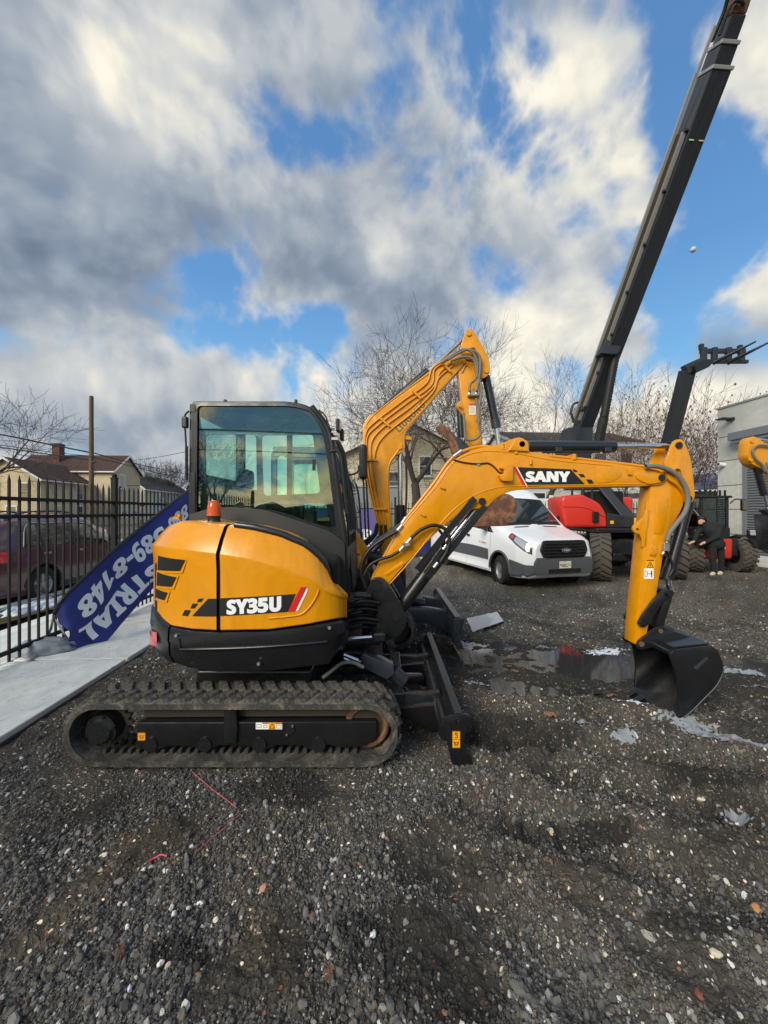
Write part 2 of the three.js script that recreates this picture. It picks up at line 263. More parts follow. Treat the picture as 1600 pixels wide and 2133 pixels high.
{ // loose stones, past counting
  const shapes = [0, 1, 2, 3].map((k) => { const g = new THREE.IcosahedronGeometry(1, k < 2 ? 0 : 1), p = g.attributes.position, seen = {}; const r = rngOf(k + 70);
    for (let i = 0; i < p.count; i++) { const key = [p.getX(i), p.getY(i), p.getZ(i)].map((q) => q.toFixed(3)).join(); const s = seen[key] ||= 0.72 + 0.5 * r(); p.setXYZ(i, p.getX(i) * s, p.getY(i) * s * 0.66, p.getZ(i) * s * 0.85); } g.computeVertexNormals(); return g; });
  const rn = rngOf(77), m4 = new THREE.Matrix4(), q = new THREE.Quaternion(), e = new THREE.Euler(), mat = std(new THREE.Color(1, 1, 1), 0.9), c = new THREE.Color();
  const N = [40000, 40000, 20000, 7500];
  shapes.forEach((g, k) => {
    const im = new THREE.InstancedMesh(g, mat, N[k]); let n = 0, tries = 0;
    while (n < N[k] && tries++ < N[k] * 4) {
      const d = 1.05 * Math.pow(k === 3 ? 14 : 8, Math.pow(rn(), 0.92)), x = (rn() * 2 - 1) * d * 1.12, [lat] = toLot(x, -d);
      if (lat < -2.46) continue;
      const low = DIPS.some(([cx, cd, rx, rd]) => ((x - cx) / rx) ** 2 + ((d - cd) / rd) ** 2 < 1.0); if (low && rn() < 0.93) continue;
      const clump = fbm(x * 1.1 + 5, d * 1.1, 2); if (rn() > 0.5 + 1.1 * clump) continue; const dm = damp(x, d); if (dm > 0.5 && rn() < (k === 3 ? 0.75 : 0.35)) continue;
      const sz = k < 2 ? 0.0032 + 0.0052 * rn() ** 2 : k === 2 ? 0.0045 + 0.014 * rn() ** 4 : 0.003 + 0.010 * rn() ** 3.5, s = sz * (d > 4 ? 1.25 : 1);
      e.set(rn() * 6.28, rn() * 6.28, rn() * 6.28); q.setFromEuler(e);
      m4.compose(V3(x, ground(x, -d) + s * 0.25, -d), q, V3(s * (0.8 + rn() * 0.6), s, s)); im.setMatrixAt(n, m4);
      const t = rn(); let v = 0.04 + 0.09 * rn(), w = [1, 0.97, 0.92];
      v *= lerp(1, 0.4, dm); if (k === 3) { v = t < 0.55 ? 0.18 + 0.2 * rn() : 0.38 + 0.32 * rn(); w = t < 0.8 ? [1, 0.95, 0.85] : [1, 1, 1]; if (t > 0.96) { v = 0.16; w = [1.3, 0.7, 0.5]; } } else if (t > 0.88) v = 0.10 + 0.10 * rn(); else if (t > 0.70) w = [1.15, 0.98, 0.78];
      im.setColorAt(n++, c.setRGB(v * w[0], v * w[1], v * w[2]));
    }
    im.count = n; im.name = numbered('loose_gravel'); im.userData = { kind: 'stuff', label: ['small dark crushed stones scattered over the yard', 'fine dark grey chips scattered over the yard', 'larger dark grey stones lying on the yard', 'pale tan and white pebbles among dark gravel'][k] }; shade(im); scene.add(im);
  });
}
function patch(cx, cd, rx, rd, rot, thr, seed, lift, cell = 0.014) {      // an irregular film that follows the ground
  const pos = [], uv = [], ix = [], id = new Map(), co = Math.cos(rot), si = Math.sin(rot), nu = Math.ceil(rx * 2.4 / cell), nv = Math.ceil(rd * 2.4 / cell);
  const vert = (i, j) => { const key = i * 4096 + j; if (!id.has(key)) { const a = (i / nu - 0.5) * 2.4 * rx, b = (j / nv - 0.5) * 2.4 * rd, x = cx + a * co - b * si, d = cd + a * si + b * co; id.set(key, pos.length / 3); pos.push(x, ground(x, -d) + lift, -d); uv.push(x, d); } return id.get(key); };
  for (let i = 0; i < nu; i++) for (let j = 0; j < nv; j++) {
    const a = ((i + 0.5) / nu - 0.5) * 2.4, b = ((j + 0.5) / nv - 0.5) * 2.4; if (1 - a * a - b * b + 0.75 * fbm(a * 1.7 + seed, b * 1.7 - seed, 5, 0.62) + 0.55 * fbm(a * rx * 26 + seed, b * rd * 26, 3, 0.7) < thr) continue;
    const A = vert(i, j), B = vert(i + 1, j), C = vert(i + 1, j + 1), D = vert(i, j + 1); ix.push(A, C, B, A, D, C);
  }
  const g = new THREE.BufferGeometry(); g.setAttribute('position', new THREE.Float32BufferAttribute(pos, 3)); g.setAttribute('uv', new THREE.Float32BufferAttribute(uv, 2)); g.setIndex(ix); g.computeVertexNormals();
  let up = g.attributes.normal.getY(0); if (up < 0) { g.index.array.reverse(); g.computeVertexNormals(); } return g;
}
{
  M.water = phys(rgb(46, 46, 46), 0.06, { ior: 1.5, specularIntensity: 1 });
  M.ice = phys(rgb(146, 152, 160), 0.30, { clearcoat: 0.5, clearcoatRoughness: 0.2, bumpMap: rep(grain, 2), bumpScale: 0.002, map: dust });
  M.snow = std(rgb(205, 212, 222), 0.85, 0, { bumpMap: rep(grain, 2), bumpScale: 0.006 });
  const ICE = ['long streak of pale ice running away from under the bucket', 'pale ice at the near foot of the excavator bucket', 'small isolated ice patch in the rutted gravel', 'white snow crust behind the yellow arm above the puddle', 'bluish ice at the puddle edge behind the bucket', 'whitish snow crust just in front of the bucket teeth', 'thin long ice film beyond the bucket back', 'small ice film beside the front dozer blade', 'ice flake among dead leaves between blade and bucket', 'faint ice film at the far rim of the large puddle', 'broken ice film in clods before the bucket', 'tiny ice film beside the rut below the long streak', 'slender ice film at the far right puddle', 'ice film at the foot of the second dozer blade'];
  const pool = (cx, cd, rx, rd, y) => { const g = new THREE.CircleGeometry(1, 48).rotateX(-Math.PI / 2).scale(rx, 1, rd).translate(cx, y, -cd); struct('puddle', g, M.water); };
  pool(1.36, 4.25, 1.6, 0.82, -0.024 + fall(1.36, 4.25)); pool(2.4, 3.95, 0.85, 0.52, -0.026 + fall(2.4, 3.95)); pool(3.7, 4.0, 1.15, 0.48, -0.025 + fall(3.7, 4.0));
  for (const [px, py, rx, rd, rot, thr, seed, m] of [
    [1490, 1530, 0.40, 0.10, -0.62, 0.35, 4, 'ice'], [1440, 1505, 0.20, 0.07, -0.4, 0.4, 9, 'ice'], [1545, 1690, 0.13, 0.06, -0.3, 0.55, 2, 'ice'], [1262, 1355, 0.28, 0.10, 0.1, 0.45, 8, 'snow'], [1300, 1378, 0.24, 0.08, -0.2, 0.4, 3, 'ice'],
    [1318, 1470, 0.16, 0.10, -0.6, 0.45, 12, 'snow'], [1540, 1395, 0.42, 0.07, -0.2, 0.5, 17, 'ice'], [990, 1425, 0.16, 0.06, 0.2, 0.55, 21, 'ice'], [1200, 1505, 0.16, 0.06, 0, 0.55, 24, 'ice'], [1140, 1345, 0.2, 0.05, 0.1, 0.6, 29, 'ice'], [1300, 1545, 0.12, 0.09, 0.4, 0.62, 33, 'ice'], [1530, 1620, 0.12, 0.05, -0.3, 0.6, 35, 'ice'], [1580, 1430, 0.3, 0.05, -0.1, 0.55, 38, 'ice'], [970, 1340, 0.22, 0.08, 0, 0.55, 41, 'ice']]) {
    const d = CH * F / (py - CY), x = gx(px, d);
    solo(m === 'snow' ? 'snow_crust' : 'ice_patch', patch(x, d, rx, rd, rot, thr, seed, 0.007), M[m], ICE.shift(), m === 'snow' ? 'snow' : 'ice');
  }
}
// concrete walk inside the fence, slab by slab, with its dark expansion joints
M.concrete = std(rgb(244, 248, 247), 0.9, 0, { map: noiseTex(512, (u, v) => { const k = 0.88 + 0.08 * tile(u, v, 5, 5, 9) + 0.04 * tile(u, v, 60, 2, 4) - 0.14 * sstep(0.42, 0.62, tile(u, v, 16, 4, 19)); return [k, k * 0.995, k * 0.98]; }, true), bumpMap: rep(grain, 3), bumpScale: 0.0015 });
{
  const bed = struct('concrete_walk', boxG(1.22, 0.10, 20, 0, -0.055, 0), std(rgb(70, 68, 64), 0.95));
  const mid = lot(-3.14, 5.5); bed.position.set(mid.x, 0, mid.z); bed.rotation.y = TH;
  for (let k = 0; k < 12; k++) { const l = 1.52, a = -3.4 + k * 1.545; loc(bed, 'slab', new RoundedBoxGeometry(1.19, 0.06, l - 0.012, 2, 0.012), M.concrete, [0, 0.006, -(a - 5.5) - l / 2], [0, (k % 2) * Math.PI, 0]); }
  const strip = struct('rear_walk', boxG(17, 0.10, 0.9, 0, -0.03, 0), M.concrete); const s = lot(3.6, 13.75); strip.position.set(s.x, -0.06, s.z); strip.rotation.y = TH;
  // beyond the fence: public walk, frozen verge with snow, street
  const out = struct('public_walk', boxG(1.1, 0.1, 60, 0, -0.04, 0), M.concrete); const o = lot(-4.35, 16); out.position.set(o.x, 0, o.z); out.rotation.y = TH;
  M.lawn = std(rgb(92, 86, 58), 1, 0, { map: noiseTex(256, (u, v) => { const k = 0.8 + 0.35 * tile(u, v, 30, 4); return [k, k * 0.98, k * 0.9]; }, true), bumpMap: rep(grain, 1), bumpScale: 0.03 });
  const verge = gridG(30, 200, (u, v) => { const q = lot(-5.55 + 0.7 * u - 0.35, -4 + 60 * v); q.y = 0.0 + 0.02 * n2(u * 7, v * 90); return q; }); struct('grass_verge', verge, M.lawn);
  const road = gridG(4, 60, (u, v) => { const q = lot(-13.5 + u * 7.5, -30 + 110 * v); q.y = -0.085; return q; }); M.asphalt = std(rgb(62, 62, 64), 0.95, 0, { map: rep(dust, 6, 80), bumpMap: rep(grain, 30, 300), bumpScale: 0.004 }); struct('street', road, M.asphalt);
  const kerb = struct('kerb', boxG(0.15, 0.16, 80, 0, -0.03, 0), M.concrete); const kq = lot(-5.98, 22); kerb.position.set(kq.x, 0, kq.z); kerb.rotation.y = TH;
  const lawn2 = gridG(10, 60, (u, v) => { const q = lot(-60 + u * 46.4, -30 + 130 * v); q.y = -0.03; return q; }); struct('front_lawns', lawn2, M.lawn);
  for (const [la, al, rx, rd, seed] of [[-5.55, 7.0, 0.30, 0.9, 3], [-5.5, 5.2, 0.25, 0.6, 8], [-5.6, 9.2, 0.2, 0.7, 14]]) {
    const g = gridG(40, 60, (u, v) => { const q = lot(la + (u - 0.5) * 2 * rx, al + (v - 0.5) * 2 * rd); const a = (u - 0.5) * 2, b = (v - 0.5) * 2; q.y = -0.03 + 0.10 * clamp(1 - a * a - b * b + 0.8 * fbm(a * 2 + seed, b * 2, 4)); return q; });
    const m = solo('snow_patch', g, M.snow, 'old snow left on the grass verge beyond the black fence', 'snow', 'snow on the verge');
  }
}

// ------------------------------------------------------------------ the yellow mini excavator in front
function rubberTrack(root, xc0, xc1, R, dNear, width, mats, pitch = 0.1076, lugs = true) {   // loop round two centres at height R
  const o = root, L = xc1 - xc0, rOut = R - 0.024, th = 0.034, per = 2 * L + 2 * Math.PI * rOut;
  const path = (s) => { s = ((s % per) + per) % per; if (s < L) return [xc0 + s, R + rOut, 0]; s -= L; if (s < Math.PI * rOut) { const a = s / rOut; return [xc1 + Math.sin(a) * rOut, R + Math.cos(a) * rOut, -a]; } s -= Math.PI * rOut; if (s < L) return [xc1 - s, R - rOut, -Math.PI]; s -= L; const a = s / rOut; return [xc0 - Math.sin(a) * rOut, R - Math.cos(a) * rOut, -Math.PI - a]; };
  const ring = (r) => { const p = []; const n = 14; for (let i = 0; i <= n; i++) { const a = Math.PI / 2 - Math.PI * i / n; p.push([xc1 + Math.cos(a) * r, R + Math.sin(a) * r]); } for (let i = 0; i <= n; i++) { const a = -Math.PI / 2 - Math.PI * i / n; p.push([xc0 + Math.cos(a) * r, R + Math.sin(a) * r]); } return p; };
  const belt = part(o, 'rubber_track', extr(ring(rOut), dNear, width, { bevel: 0.006, holes: [ring(rOut - th)], crease: 0.5 }), mats.rubber);
  if (!lugs) return belt;
  const lugG = (sgn) => { // slanted tread bar from the edge to the middle, narrower on top
    const h = 0.019, w = width / 2 - 0.006, sh = 0.07, b = 0.035, t = 0.026, P = [], q = (x, y, z) => P.push([x, y, z]);
    for (const [y, k, e] of [[0, b, 0], [h, t, 0.014]]) { q(-k - 0.02, y, sgn * (w - e)); q(k - 0.02, y, sgn * (w - e)); q(k + sh - 0.02, y, sgn * 0.004); q(-k + sh - 0.02, y, sgn * 0.004); }
    const f = [[4, 5, 6, 7], [0, 1, 5, 4], [1, 2, 6, 5], [2, 3, 7, 6], [3, 0, 4, 7]], pos = []; for (const [a, b2, c, d] of f) for (const i of sgn > 0 ? [a, b2, c, a, c, d] : [a, c, b2, a, d, c]) pos.push(...P[i]);
    const g = new THREE.BufferGeometry(); g.setAttribute('position', new THREE.Float32BufferAttribute(pos, 3)); g.setAttribute('uv', new THREE.Float32BufferAttribute(new Float32Array(pos.length / 3 * 2).map((_, i) => pos[(i >> 1) * 3 + (i & 1 ? 2 : 0)] * 4), 2)); g.computeVertexNormals(); return g; };
  const A = lugG(1), B = lugG(-1), n = Math.round(per / pitch), b = rootBase(o), zc = -(dNear + width / 2);
  for (let i = 0; i < n; i++) for (const k of [0, 1]) { const [x, y, a] = path((i + k * 0.5) * per / n); loc(belt, 'tread_bar', k ? B : A, mats.rubber, [x - b[0], y - b[1], zc - b[2]], [0, 0, a]); }
  // guide teeth on the inside of the lower and upper run
  const tooth = new RoundedBoxGeometry(0.026, 0.03, 0.05, 1, 0.006); for (let i = 0; i < Math.floor(L / 0.054); i++) for (const k of [-1, 1]) loc(belt, 'guide_tooth', tooth, mats.dirt, [xc0 + i * 0.054 - b[0], 0.024 + th + 0.012 - b[1], zc + k * 0.045 - b[2]]);
  return belt;
}
const ex = thing('mini_excavator', 'yellow and black mini excavator with enclosed cab and flat-lying boom, front of yard', 'excavator', [-0.96, 0, -3.26]);
{
  const D = 2.40, D2 = 2.47;
  rubberTrack(ex, -1.806, -0.111, 0.225, 2.40, 0.30, { rubber: M.rubber, dirt: M.dirt });
  rubberTrack(ex, -1.806, -0.111, 0.225, 3.82, 0.30, { rubber: M.rubber, dirt: M.dirt });
  for (const far of [0, 1]) {
    const d = far ? 3.86 : D2, k = (v) => pxm(v, D2);
    const P = k([[284, 1505, 6], [470, 1504], [784, 1503, 3], [784, 1541, 10], [757, 1556, 6], [706, 1557], [683, 1552], [668, 1562, 8], [640, 1562, 8], [628, 1552], [575, 1553], [556, 1563, 8], [535, 1563, 8], [520, 1553], [455, 1554], [438, 1564, 8], [415, 1564, 8], [402, 1554], [350, 1555], [330, 1563, 6], [290, 1562, 6], [284, 1552, 4]]);
    part(ex, 'track_frame', extr(P, d, 0.16, { bevel: 0.008 }), M.black);
    part(ex, 'upper_frame', extr(k([[288, 1472, 4], [770, 1468, 4], [776, 1500, 3], [290, 1503, 3]]), d + 0.05, 0.08), M.dirt);
    part(ex, 'sprocket', (() => { const n = 17, p = []; for (let i = 0; i < n * 4; i++) { const a = i / (n * 4) * 2 * Math.PI, r = (i % 4 < 2) ? 0.150 : 0.126; p.push([-1.806 + Math.cos(a) * r, 0.225 + Math.sin(a) * r]); } return extr(p, d + 0.06, 0.03, { bevel: 0.003 }); })(), M.dirt);
    const hub = part(ex, 'final_drive', new THREE.CylinderGeometry(0.098, 0.104, 0.10, 32).rotateX(Math.PI / 2).translate(-1.806, 0.225, -d - 0.03), M.blackSatin);
    part(hub, 'hub_cover', new THREE.CylinderGeometry(0.07, 0.085, 0.02, 32).rotateX(Math.PI / 2).translate(-1.806, 0.225, -d + 0.03), M.blackSatin);
    for (let i = 0; i < 6; i++) { const a = i / 6 * 6.283 + 0.3; part(hub, 'bolt', new THREE.CylinderGeometry(0.008, 0.008, 0.012, 6).rotateX(Math.PI / 2).translate(-1.806 + Math.cos(a) * 0.089, 0.225 + Math.sin(a) * 0.089, -d + 0.024), M.blackSatin); }
    part(ex, 'idler_wheel', new THREE.TorusGeometry(0.125, 0.022, 10, 40).translate(-0.111, 0.225, -d - 0.05), M.rust);
    part(ex, 'idler_disc', new THREE.CylinderGeometry(0.11, 0.11, 0.03, 32).rotateX(Math.PI / 2).translate(-0.111, 0.225, -d - 0.06), M.dirt);
    part(ex, 'roller_guard', extr(k([[470, 1466, 8], [493, 1466, 8], [497, 1512], [494, 1545, 3], [470, 1545, 3], [468, 1512]]), d - 0.022, 0.05, { bevel: 0.006 }), M.blackSatin);
    const plug = part(ex, 'service_cover', discG(605, 1519, D2, 0.028, 0.02).translate(0, 0, -(d - D2) + 0.008), M.blackSatin);
    for (const [a, b] of [[610, 1511], [598, 1529]]) part(plug, 'bolt', discG(a, b, D2, 0.007, 0.01, 6).translate(0, 0, -(d - D2) + 0.013), M.zinc);
    for (const xr of [-1.5, -1.15, -0.8, -0.42]) part(ex, 'track_roller', new THREE.CylinderGeometry(0.045, 0.045, 0.2, 20).rotateX(Math.PI / 2).translate(xr, 0.128, -d - 0.09), M.blackSatin);
    part(ex, 'carrier_roller', new THREE.CylinderGeometry(0.04, 0.04, 0.14, 18).rotateX(Math.PI / 2).translate(-0.95, 0.366, -d - 0.10), M.dirt);
  }
  const stick = (w, h, draw, bg = '#f4a60c') => textMat(w, h, draw, bg);
  const line = (x, c, w) => { x.strokeStyle = c; x.lineWidth = w; };
  const pic1 = stick(64, 64, (x) => { line(x, '#6a4300', 4); x.strokeRect(2, 2, 60, 60); x.beginPath(); x.moveTo(12, 18); x.lineTo(24, 48); x.lineTo(42, 48); x.lineTo(52, 18); x.stroke(); x.beginPath(); x.arc(32, 30, 9, 0, 6); x.stroke(); });
  const flat = (px0, py0, px1, py1, d, mat, name, par = ex, th = 0.002) => part(par, name, (() => { const a = at(px0, py1, d), b = at(px1, py0, d), g = new THREE.BoxGeometry(b.x - a.x, b.y - a.y, th); return g.translate((a.x + b.x) / 2, (a.y + b.y) / 2, -d); })(), mat);
  flat(286.5, 1526, 303.5, 1543, 2.4685, pic1, 'warning_sticker');
  flat(533, 1505, 588, 1519, 2.4685, stick(220, 56, (x) => { x.fillStyle = '#f2f2ef'; x.fillRect(0, 0, 108, 56); x.fillRect(164, 14, 56, 42); x.fillStyle = '#c8701a'; x.fillRect(54, 0, 54, 12); x.fillRect(164, 0, 56, 14); line(x, '#555', 3); x.strokeRect(8, 16, 38, 24); x.strokeRect(66, 22, 28, 20); x.strokeRect(172, 22, 40, 24); x.strokeStyle = '#331'; x.lineWidth = 5; x.beginPath(); x.moveTo(136, 8); x.lineTo(158, 46); x.lineTo(114, 46); x.closePath(); x.stroke(); }), 'warning_sticker');
  // carbody and swing bearing
  part(ex, 'carbody', boxG(0.86, 0.2, 0.86, -0.96, 0.36, -3.26, 0.03), M.blackSatin);
  part(ex, 'swing_bearing', new THREE.CylinderGeometry(0.42, 0.44, 0.10, 40).translate(-0.96, 0.54, -3.26), M.blackSatin);
  // ---- revolving body: plan curve of its skin (x, depth)
  const plan = [[-0.262, 2.72], [-0.30, 2.60], [-0.42, 2.525], [-0.7, 2.49], [-1.1, 2.50], [-1.38, 2.56], [-1.58, 2.69], [-1.72, 2.87], [-1.795, 3.08], [-1.82, 3.3], [-1.78, 3.55], [-1.65, 3.80], [-1.45, 3.96], [-1.1, 4.03], [-0.5, 4.03]].map(([x, d]) => V3(x, 0, -d));
  const pc = new THREE.CatmullRomCurve3(plan, false, 'centripetal'), NP = 600, PTS = pc.getSpacedPoints(NP), LEN = pc.getLength();
  const pxOf = PTS.map((p) => 800 + p.x / -p.z * F); let kMin = 0; for (let i = 0; i <= NP; i++) if (pxOf[i] < pxOf[kMin]) kMin = i;    // the silhouette
  const sOfPx = (px) => { for (let i = 0; i < kMin; i++) if (pxOf[i] >= px && pxOf[i + 1] < px) return (i + (pxOf[i] - px) / (pxOf[i] - pxOf[i + 1])) / NP; return px >= pxOf[0] ? 0 : kMin / NP; };
  // outward = toward the viewer for the near side: tangent runs rearwards (-x), so outward is +z there
  const skinOut = (s, h, off) => { const i = clamp(s) * NP, k = Math.min(NP - 1, Math.floor(i)), p = PTS[k].clone().lerp(PTS[k + 1], i - k), t = PTS[Math.min(NP, k + 3)].clone().sub(PTS[Math.max(0, k - 3)]).normalize(); return V3(p.x + t.z * off, h, p.z - t.x * off); };
  const curve = (pts) => (px) => { if (px <= pts[0][0]) return pts[0][1]; for (let i = 1; i < pts.length; i++) if (px <= pts[i][0]) return lerp(pts[i - 1][1], pts[i][1], sstep(0, 1, 0) + (px - pts[i - 1][0]) / (pts[i][0] - pts[i - 1][0])); return pts[pts.length - 1][1]; };
  const hOf = (s, fn) => { const k = Math.min(kMin, Math.round(clamp(s) * NP)); return gy(fn(pxOf[k]), -PTS[k].z); };
  const yBot = curve([[313, 1258], [322, 1268], [340, 1290], [356, 1303], [400, 1310], [455, 1313], [560, 1311], [640, 1300], [714, 1286]]);
  const yCre = curve([[313, 1133], [340, 1138], [455, 1153], [520, 1163], [600, 1185], [660, 1212], [680, 1225], [700, 1232], [714, 1238]]);
  const yTop = curve([[313, 1098], [340, 1089], [455, 1098], [520, 1107], [575, 1120], [630, 1142], [665, 1163], [695, 1188], [706, 1205], [714, 1212]]);
  const loft = (s0, s1, rows, n) => gridG(n, rows.length - 1, (u, v) => { const s = lerp(s0, s1, u), r = rows[Math.round(v * (rows.length - 1))]; return skinOut(s, r[0](s), r[1] instanceof Function ? r[1](s) : r[1]); });
  const cre = (g, a = 0.35) => toCreasedNormals(g, a);
  const sGap = sOfPx(455), g0 = 0.0035;
  const cover = (s0, s1, n) => cre(loft(s0, s1, [[(s) => hOf(s, yBot), -0.05], [(s) => hOf(s, yBot), -0.004], [(s) => hOf(s, yBot) + 0.006, 0], [(s) => lerp(hOf(s, yBot), hOf(s, yCre), 0.78), 0.0], [(s) => hOf(s, yCre) - 0.02, 0.008], [(s) => hOf(s, yCre), 0.006], [(s) => lerp(hOf(s, yCre), hOf(s, yTop), 0.55), -0.045], [(s) => hOf(s, yTop), -0.10], [(s) => hOf(s, yTop) + 0.012, -0.13], [(s) => hOf(s, yTop) + 0.02, -0.42]], n));
  const side = part(ex, 'side_cover', cover(0.0, sGap - g0, 60), M.yellow);
  const rear = part(ex, 'engine_cover', cover(sGap + g0, 0.99, 120), M.yellow);
  part(ex, 'gap_liner', cre(loft(sGap - 0.02, sGap + 0.02, [[(s) => hOf(s, yBot), -0.02], [(s) => hOf(s, yCre), -0.016], [(s) => hOf(s, yTop), -0.12]], 8)), M.blackVoid);
  part(side, 'end_flange', quadG([skinOut(0, hOf(0, yBot), 0), skinOut(0, hOf(0, yBot), -0.3), skinOut(0, hOf(0, yTop), -0.3), skinOut(0, hOf(0, yTop), -0.09)]), M.yellow);
  // black counterweight and skirt
  const yS0 = curve([[308, 1255], [322, 1263], [340, 1287], [358, 1305], [400, 1314], [455, 1317], [560, 1315], [640, 1304], [714, 1291]]), yS1 = curve([[308, 1345], [316, 1362], [340, 1384], [385, 1400], [450, 1410], [560, 1407], [690, 1392], [714, 1360]]);
  const sCw = sOfPx(356), skirt = (s0, s1, n, o = 0) => cre(loft(s0, s1, [[(s) => hOf(s, yS0) - 0.004, -0.09], [(s) => hOf(s, yS0) - 0.004, -0.006 + o], [(s) => hOf(s, yS0) - 0.014, 0.008 + o], [(s) => lerp(hOf(s, yS0), hOf(s, yS1), 0.34), 0.016 + o], [(s) => lerp(hOf(s, yS0), hOf(s, yS1), 0.40), 0.010 + o], [(s) => lerp(hOf(s, yS0), hOf(s, yS1), 0.7), 0.004 + o], [(s) => hOf(s, yS1) + 0.02, -0.03 + o], [(s) => hOf(s, yS1), -0.09], [(s) => hOf(s, yS1), -0.4]], n), 0.45);
  part(ex, 'side_skirt', skirt(0, sCw - 0.0012, 60), M.black); const cw = part(ex, 'counterweight', skirt(sCw + 0.0012, 0.99, 110, 0.006), M.black);
  const quadS = (p, off) => p.map(([px, py]) => { const s = sOfPx(px), k = Math.min(kMin, Math.round(s * NP)); return skinOut(s, gy(py, -PTS[k].z), off); });
  const onSkin = (par, name, p, off, mat, nu = 8) => { // corners in pixels of the skin, sheet bent along the plan curve
    const [a, b, c, d] = p.map(([px, py]) => { const s = sOfPx(px), k = Math.min(kMin, Math.round(s * NP)); return [s, gy(py, -PTS[k].z)]; });
    const g = gridG(nu, 2, (u, v) => { const s = lerp(lerp(a[0], b[0], u), lerp(d[0], c[0], u), v), h = lerp(lerp(a[1], b[1], u), lerp(d[1], c[1], u), v); return skinOut(s, h, off); });
    // uv by length along the skin
    return part(par, name, g, mat); };
  onSkin(cw, 'reflector', [[316, 1338], [335, 1344], [335, 1315], [316, 1309]], 0.026, M.redLens);
  for (const [px, py] of [[373, 1322], [684, 1306], [389, 1396], [541, 1380]]) { const [q] = quadS([[px, py]], 0.022); part(ex, 'skirt_bolt', new THREE.CylinderGeometry(0.010, 0.012, 0.014, 12).rotateX(Math.PI / 2).translate(q.x, q.y, q.z), M.zinc); }
  { const pts = []; for (let i = 0; i <= 14; i++) { const px = lerp(380, 680, i / 14); pts.push(quadS([[px, lerp(1351, 1335, i / 14) + 4 * Math.sin(i / 14 * 3.14)]], 0.016)[0]); } part(ex, 'skirt_rib', tubeG(pts, 0.010, 40), M.black); }
  { const pts = [[378, 1330], [379, 1348]].map((p) => quadS([p], 0.015)[0]); part(ex, 'skirt_rib', tubeG(pts, 0.008, 8), M.black); }
  // air vents in raised yellow frames on the rear cover
  for (const v of [[[331, 1187], [377, 1189], [388, 1166], [332, 1157]], [[329, 1219], [360, 1222], [370, 1202], [330, 1191]], [[327, 1244], [345, 1250], [352, 1234], [327, 1225]]]) {
    const c = [v.reduce((a, p) => a + p[0] / 4, 0), v.reduce((a, p) => a + p[1] / 4, 0)];
    const fr = onSkin(rear, 'vent_frame', v.map(([x, y]) => [x + (x > c[0] ? 4 : -2), y + (y > c[1] ? 5 : -3)]), 0.006, M.yellow);
    onSkin(fr, 'vent_mesh', v, 0.009, M.blackVoid);
  }
  // decals: black stripe, model lettering, red and white slashes, three little squares
  onSkin(side, 'stripe', [[458, 1283], [600, 1274], [616, 1237], [458, 1246]], 0.0035, M.blackPrint, 16);
  onSkin(rear, 'stripe', [[401, 1283], [452, 1284], [452, 1247], [434, 1247]], 0.0035, M.blackPrint, 10);
  onSkin(side, 'model_lettering', [[469, 1282], [592, 1274], [592, 1239], [469, 1248]], 0.0055, textMat(512, 160, (x) => bigText(x, 'SY35U', 256, 80, 128, 480, '#e9edf0', 16), '#18181a'), 16);
  onSkin(side, 'red_slash', [[600, 1274], [615, 1273], [640, 1222], [627, 1223]], 0.004, M.redPrint); onSkin(side, 'white_slash', [[616, 1273], [621, 1272], [641, 1231], [640, 1223]], 0.004, M.whitePrint);
  for (const q of [[[380, 1282], [392, 1283], [398, 1271], [386, 1270]], [[397, 1267], [406, 1267], [413, 1257], [402, 1257]], [[411, 1254], [419, 1254], [425, 1246], [414, 1247]]]) onSkin(rear, 'square_decal', q, 0.0035, M.blackPrint, 2);
  { const pts = [[664, 1228], [660, 1240], [645, 1264], [628, 1279], [600, 1284], [560, 1288]].map((p) => quadS([p], 0.003)[0]); part(side, 'pressed_crease', tubeG(pts, 0.006, 50), M.yellow); }
  // underside, inner body and top deck
  part(ex, 'floor_frame', new THREE.CylinderGeometry(0.62, 0.58, 0.10, 40).translate(-1.0, 0.66, -3.26), M.blackVoid);
  part(ex, 'inner_body', boxG(1.30, 0.62, 1.2, -0.98, 0.98, -3.30, 0.05), M.blackVoid);
  // dark moulding along the cover's upper edge
  { const pts = []; for (let i = 0; i <= 20; i++) { const px = lerp(474, 713, i / 20), s = sOfPx(px); pts.push(skinOut(s, hOf(s, yTop) + 0.02, -0.115)); } part(ex, 'edge_moulding', tubeG(pts, 0.026, 60, 10).scale(1, 1, 1), M.trim); }
  const lid = part(ex, 'fuel_cap_bracket', merge([boxG(0.045, 0.02, 0.05, -1.60, 1.575, -2.98), boxG(0.02, 0.035, 0.03, -1.585, 1.585, -2.98)]), M.yellow);
  // ---- cab
  const C = 3.03, cabOut = [[392, 1098], [394, 848, 6], [402, 835, 9], [606, 835, 30], [652, 846, 26], [683, 894, 40], [697, 975], [716, 1118], [722, 1245], [560, 1245], [400, 1180]];
  const inset = [[407, 1072], [408, 849, 5], [414, 842, 6], [604, 842, 28], [646, 851, 24], [675, 896, 36], [688, 975], [704, 1110], [690, 1105], [560, 1063, 30], [480, 1060, 10], [440, 1060]];
  const cab = part(ex, 'cab_frame', extr(pxm(cabOut, C), C, 0.05, { bevel: 0.012, holes: [pxm(inset, C)] }), M.blackSatin);
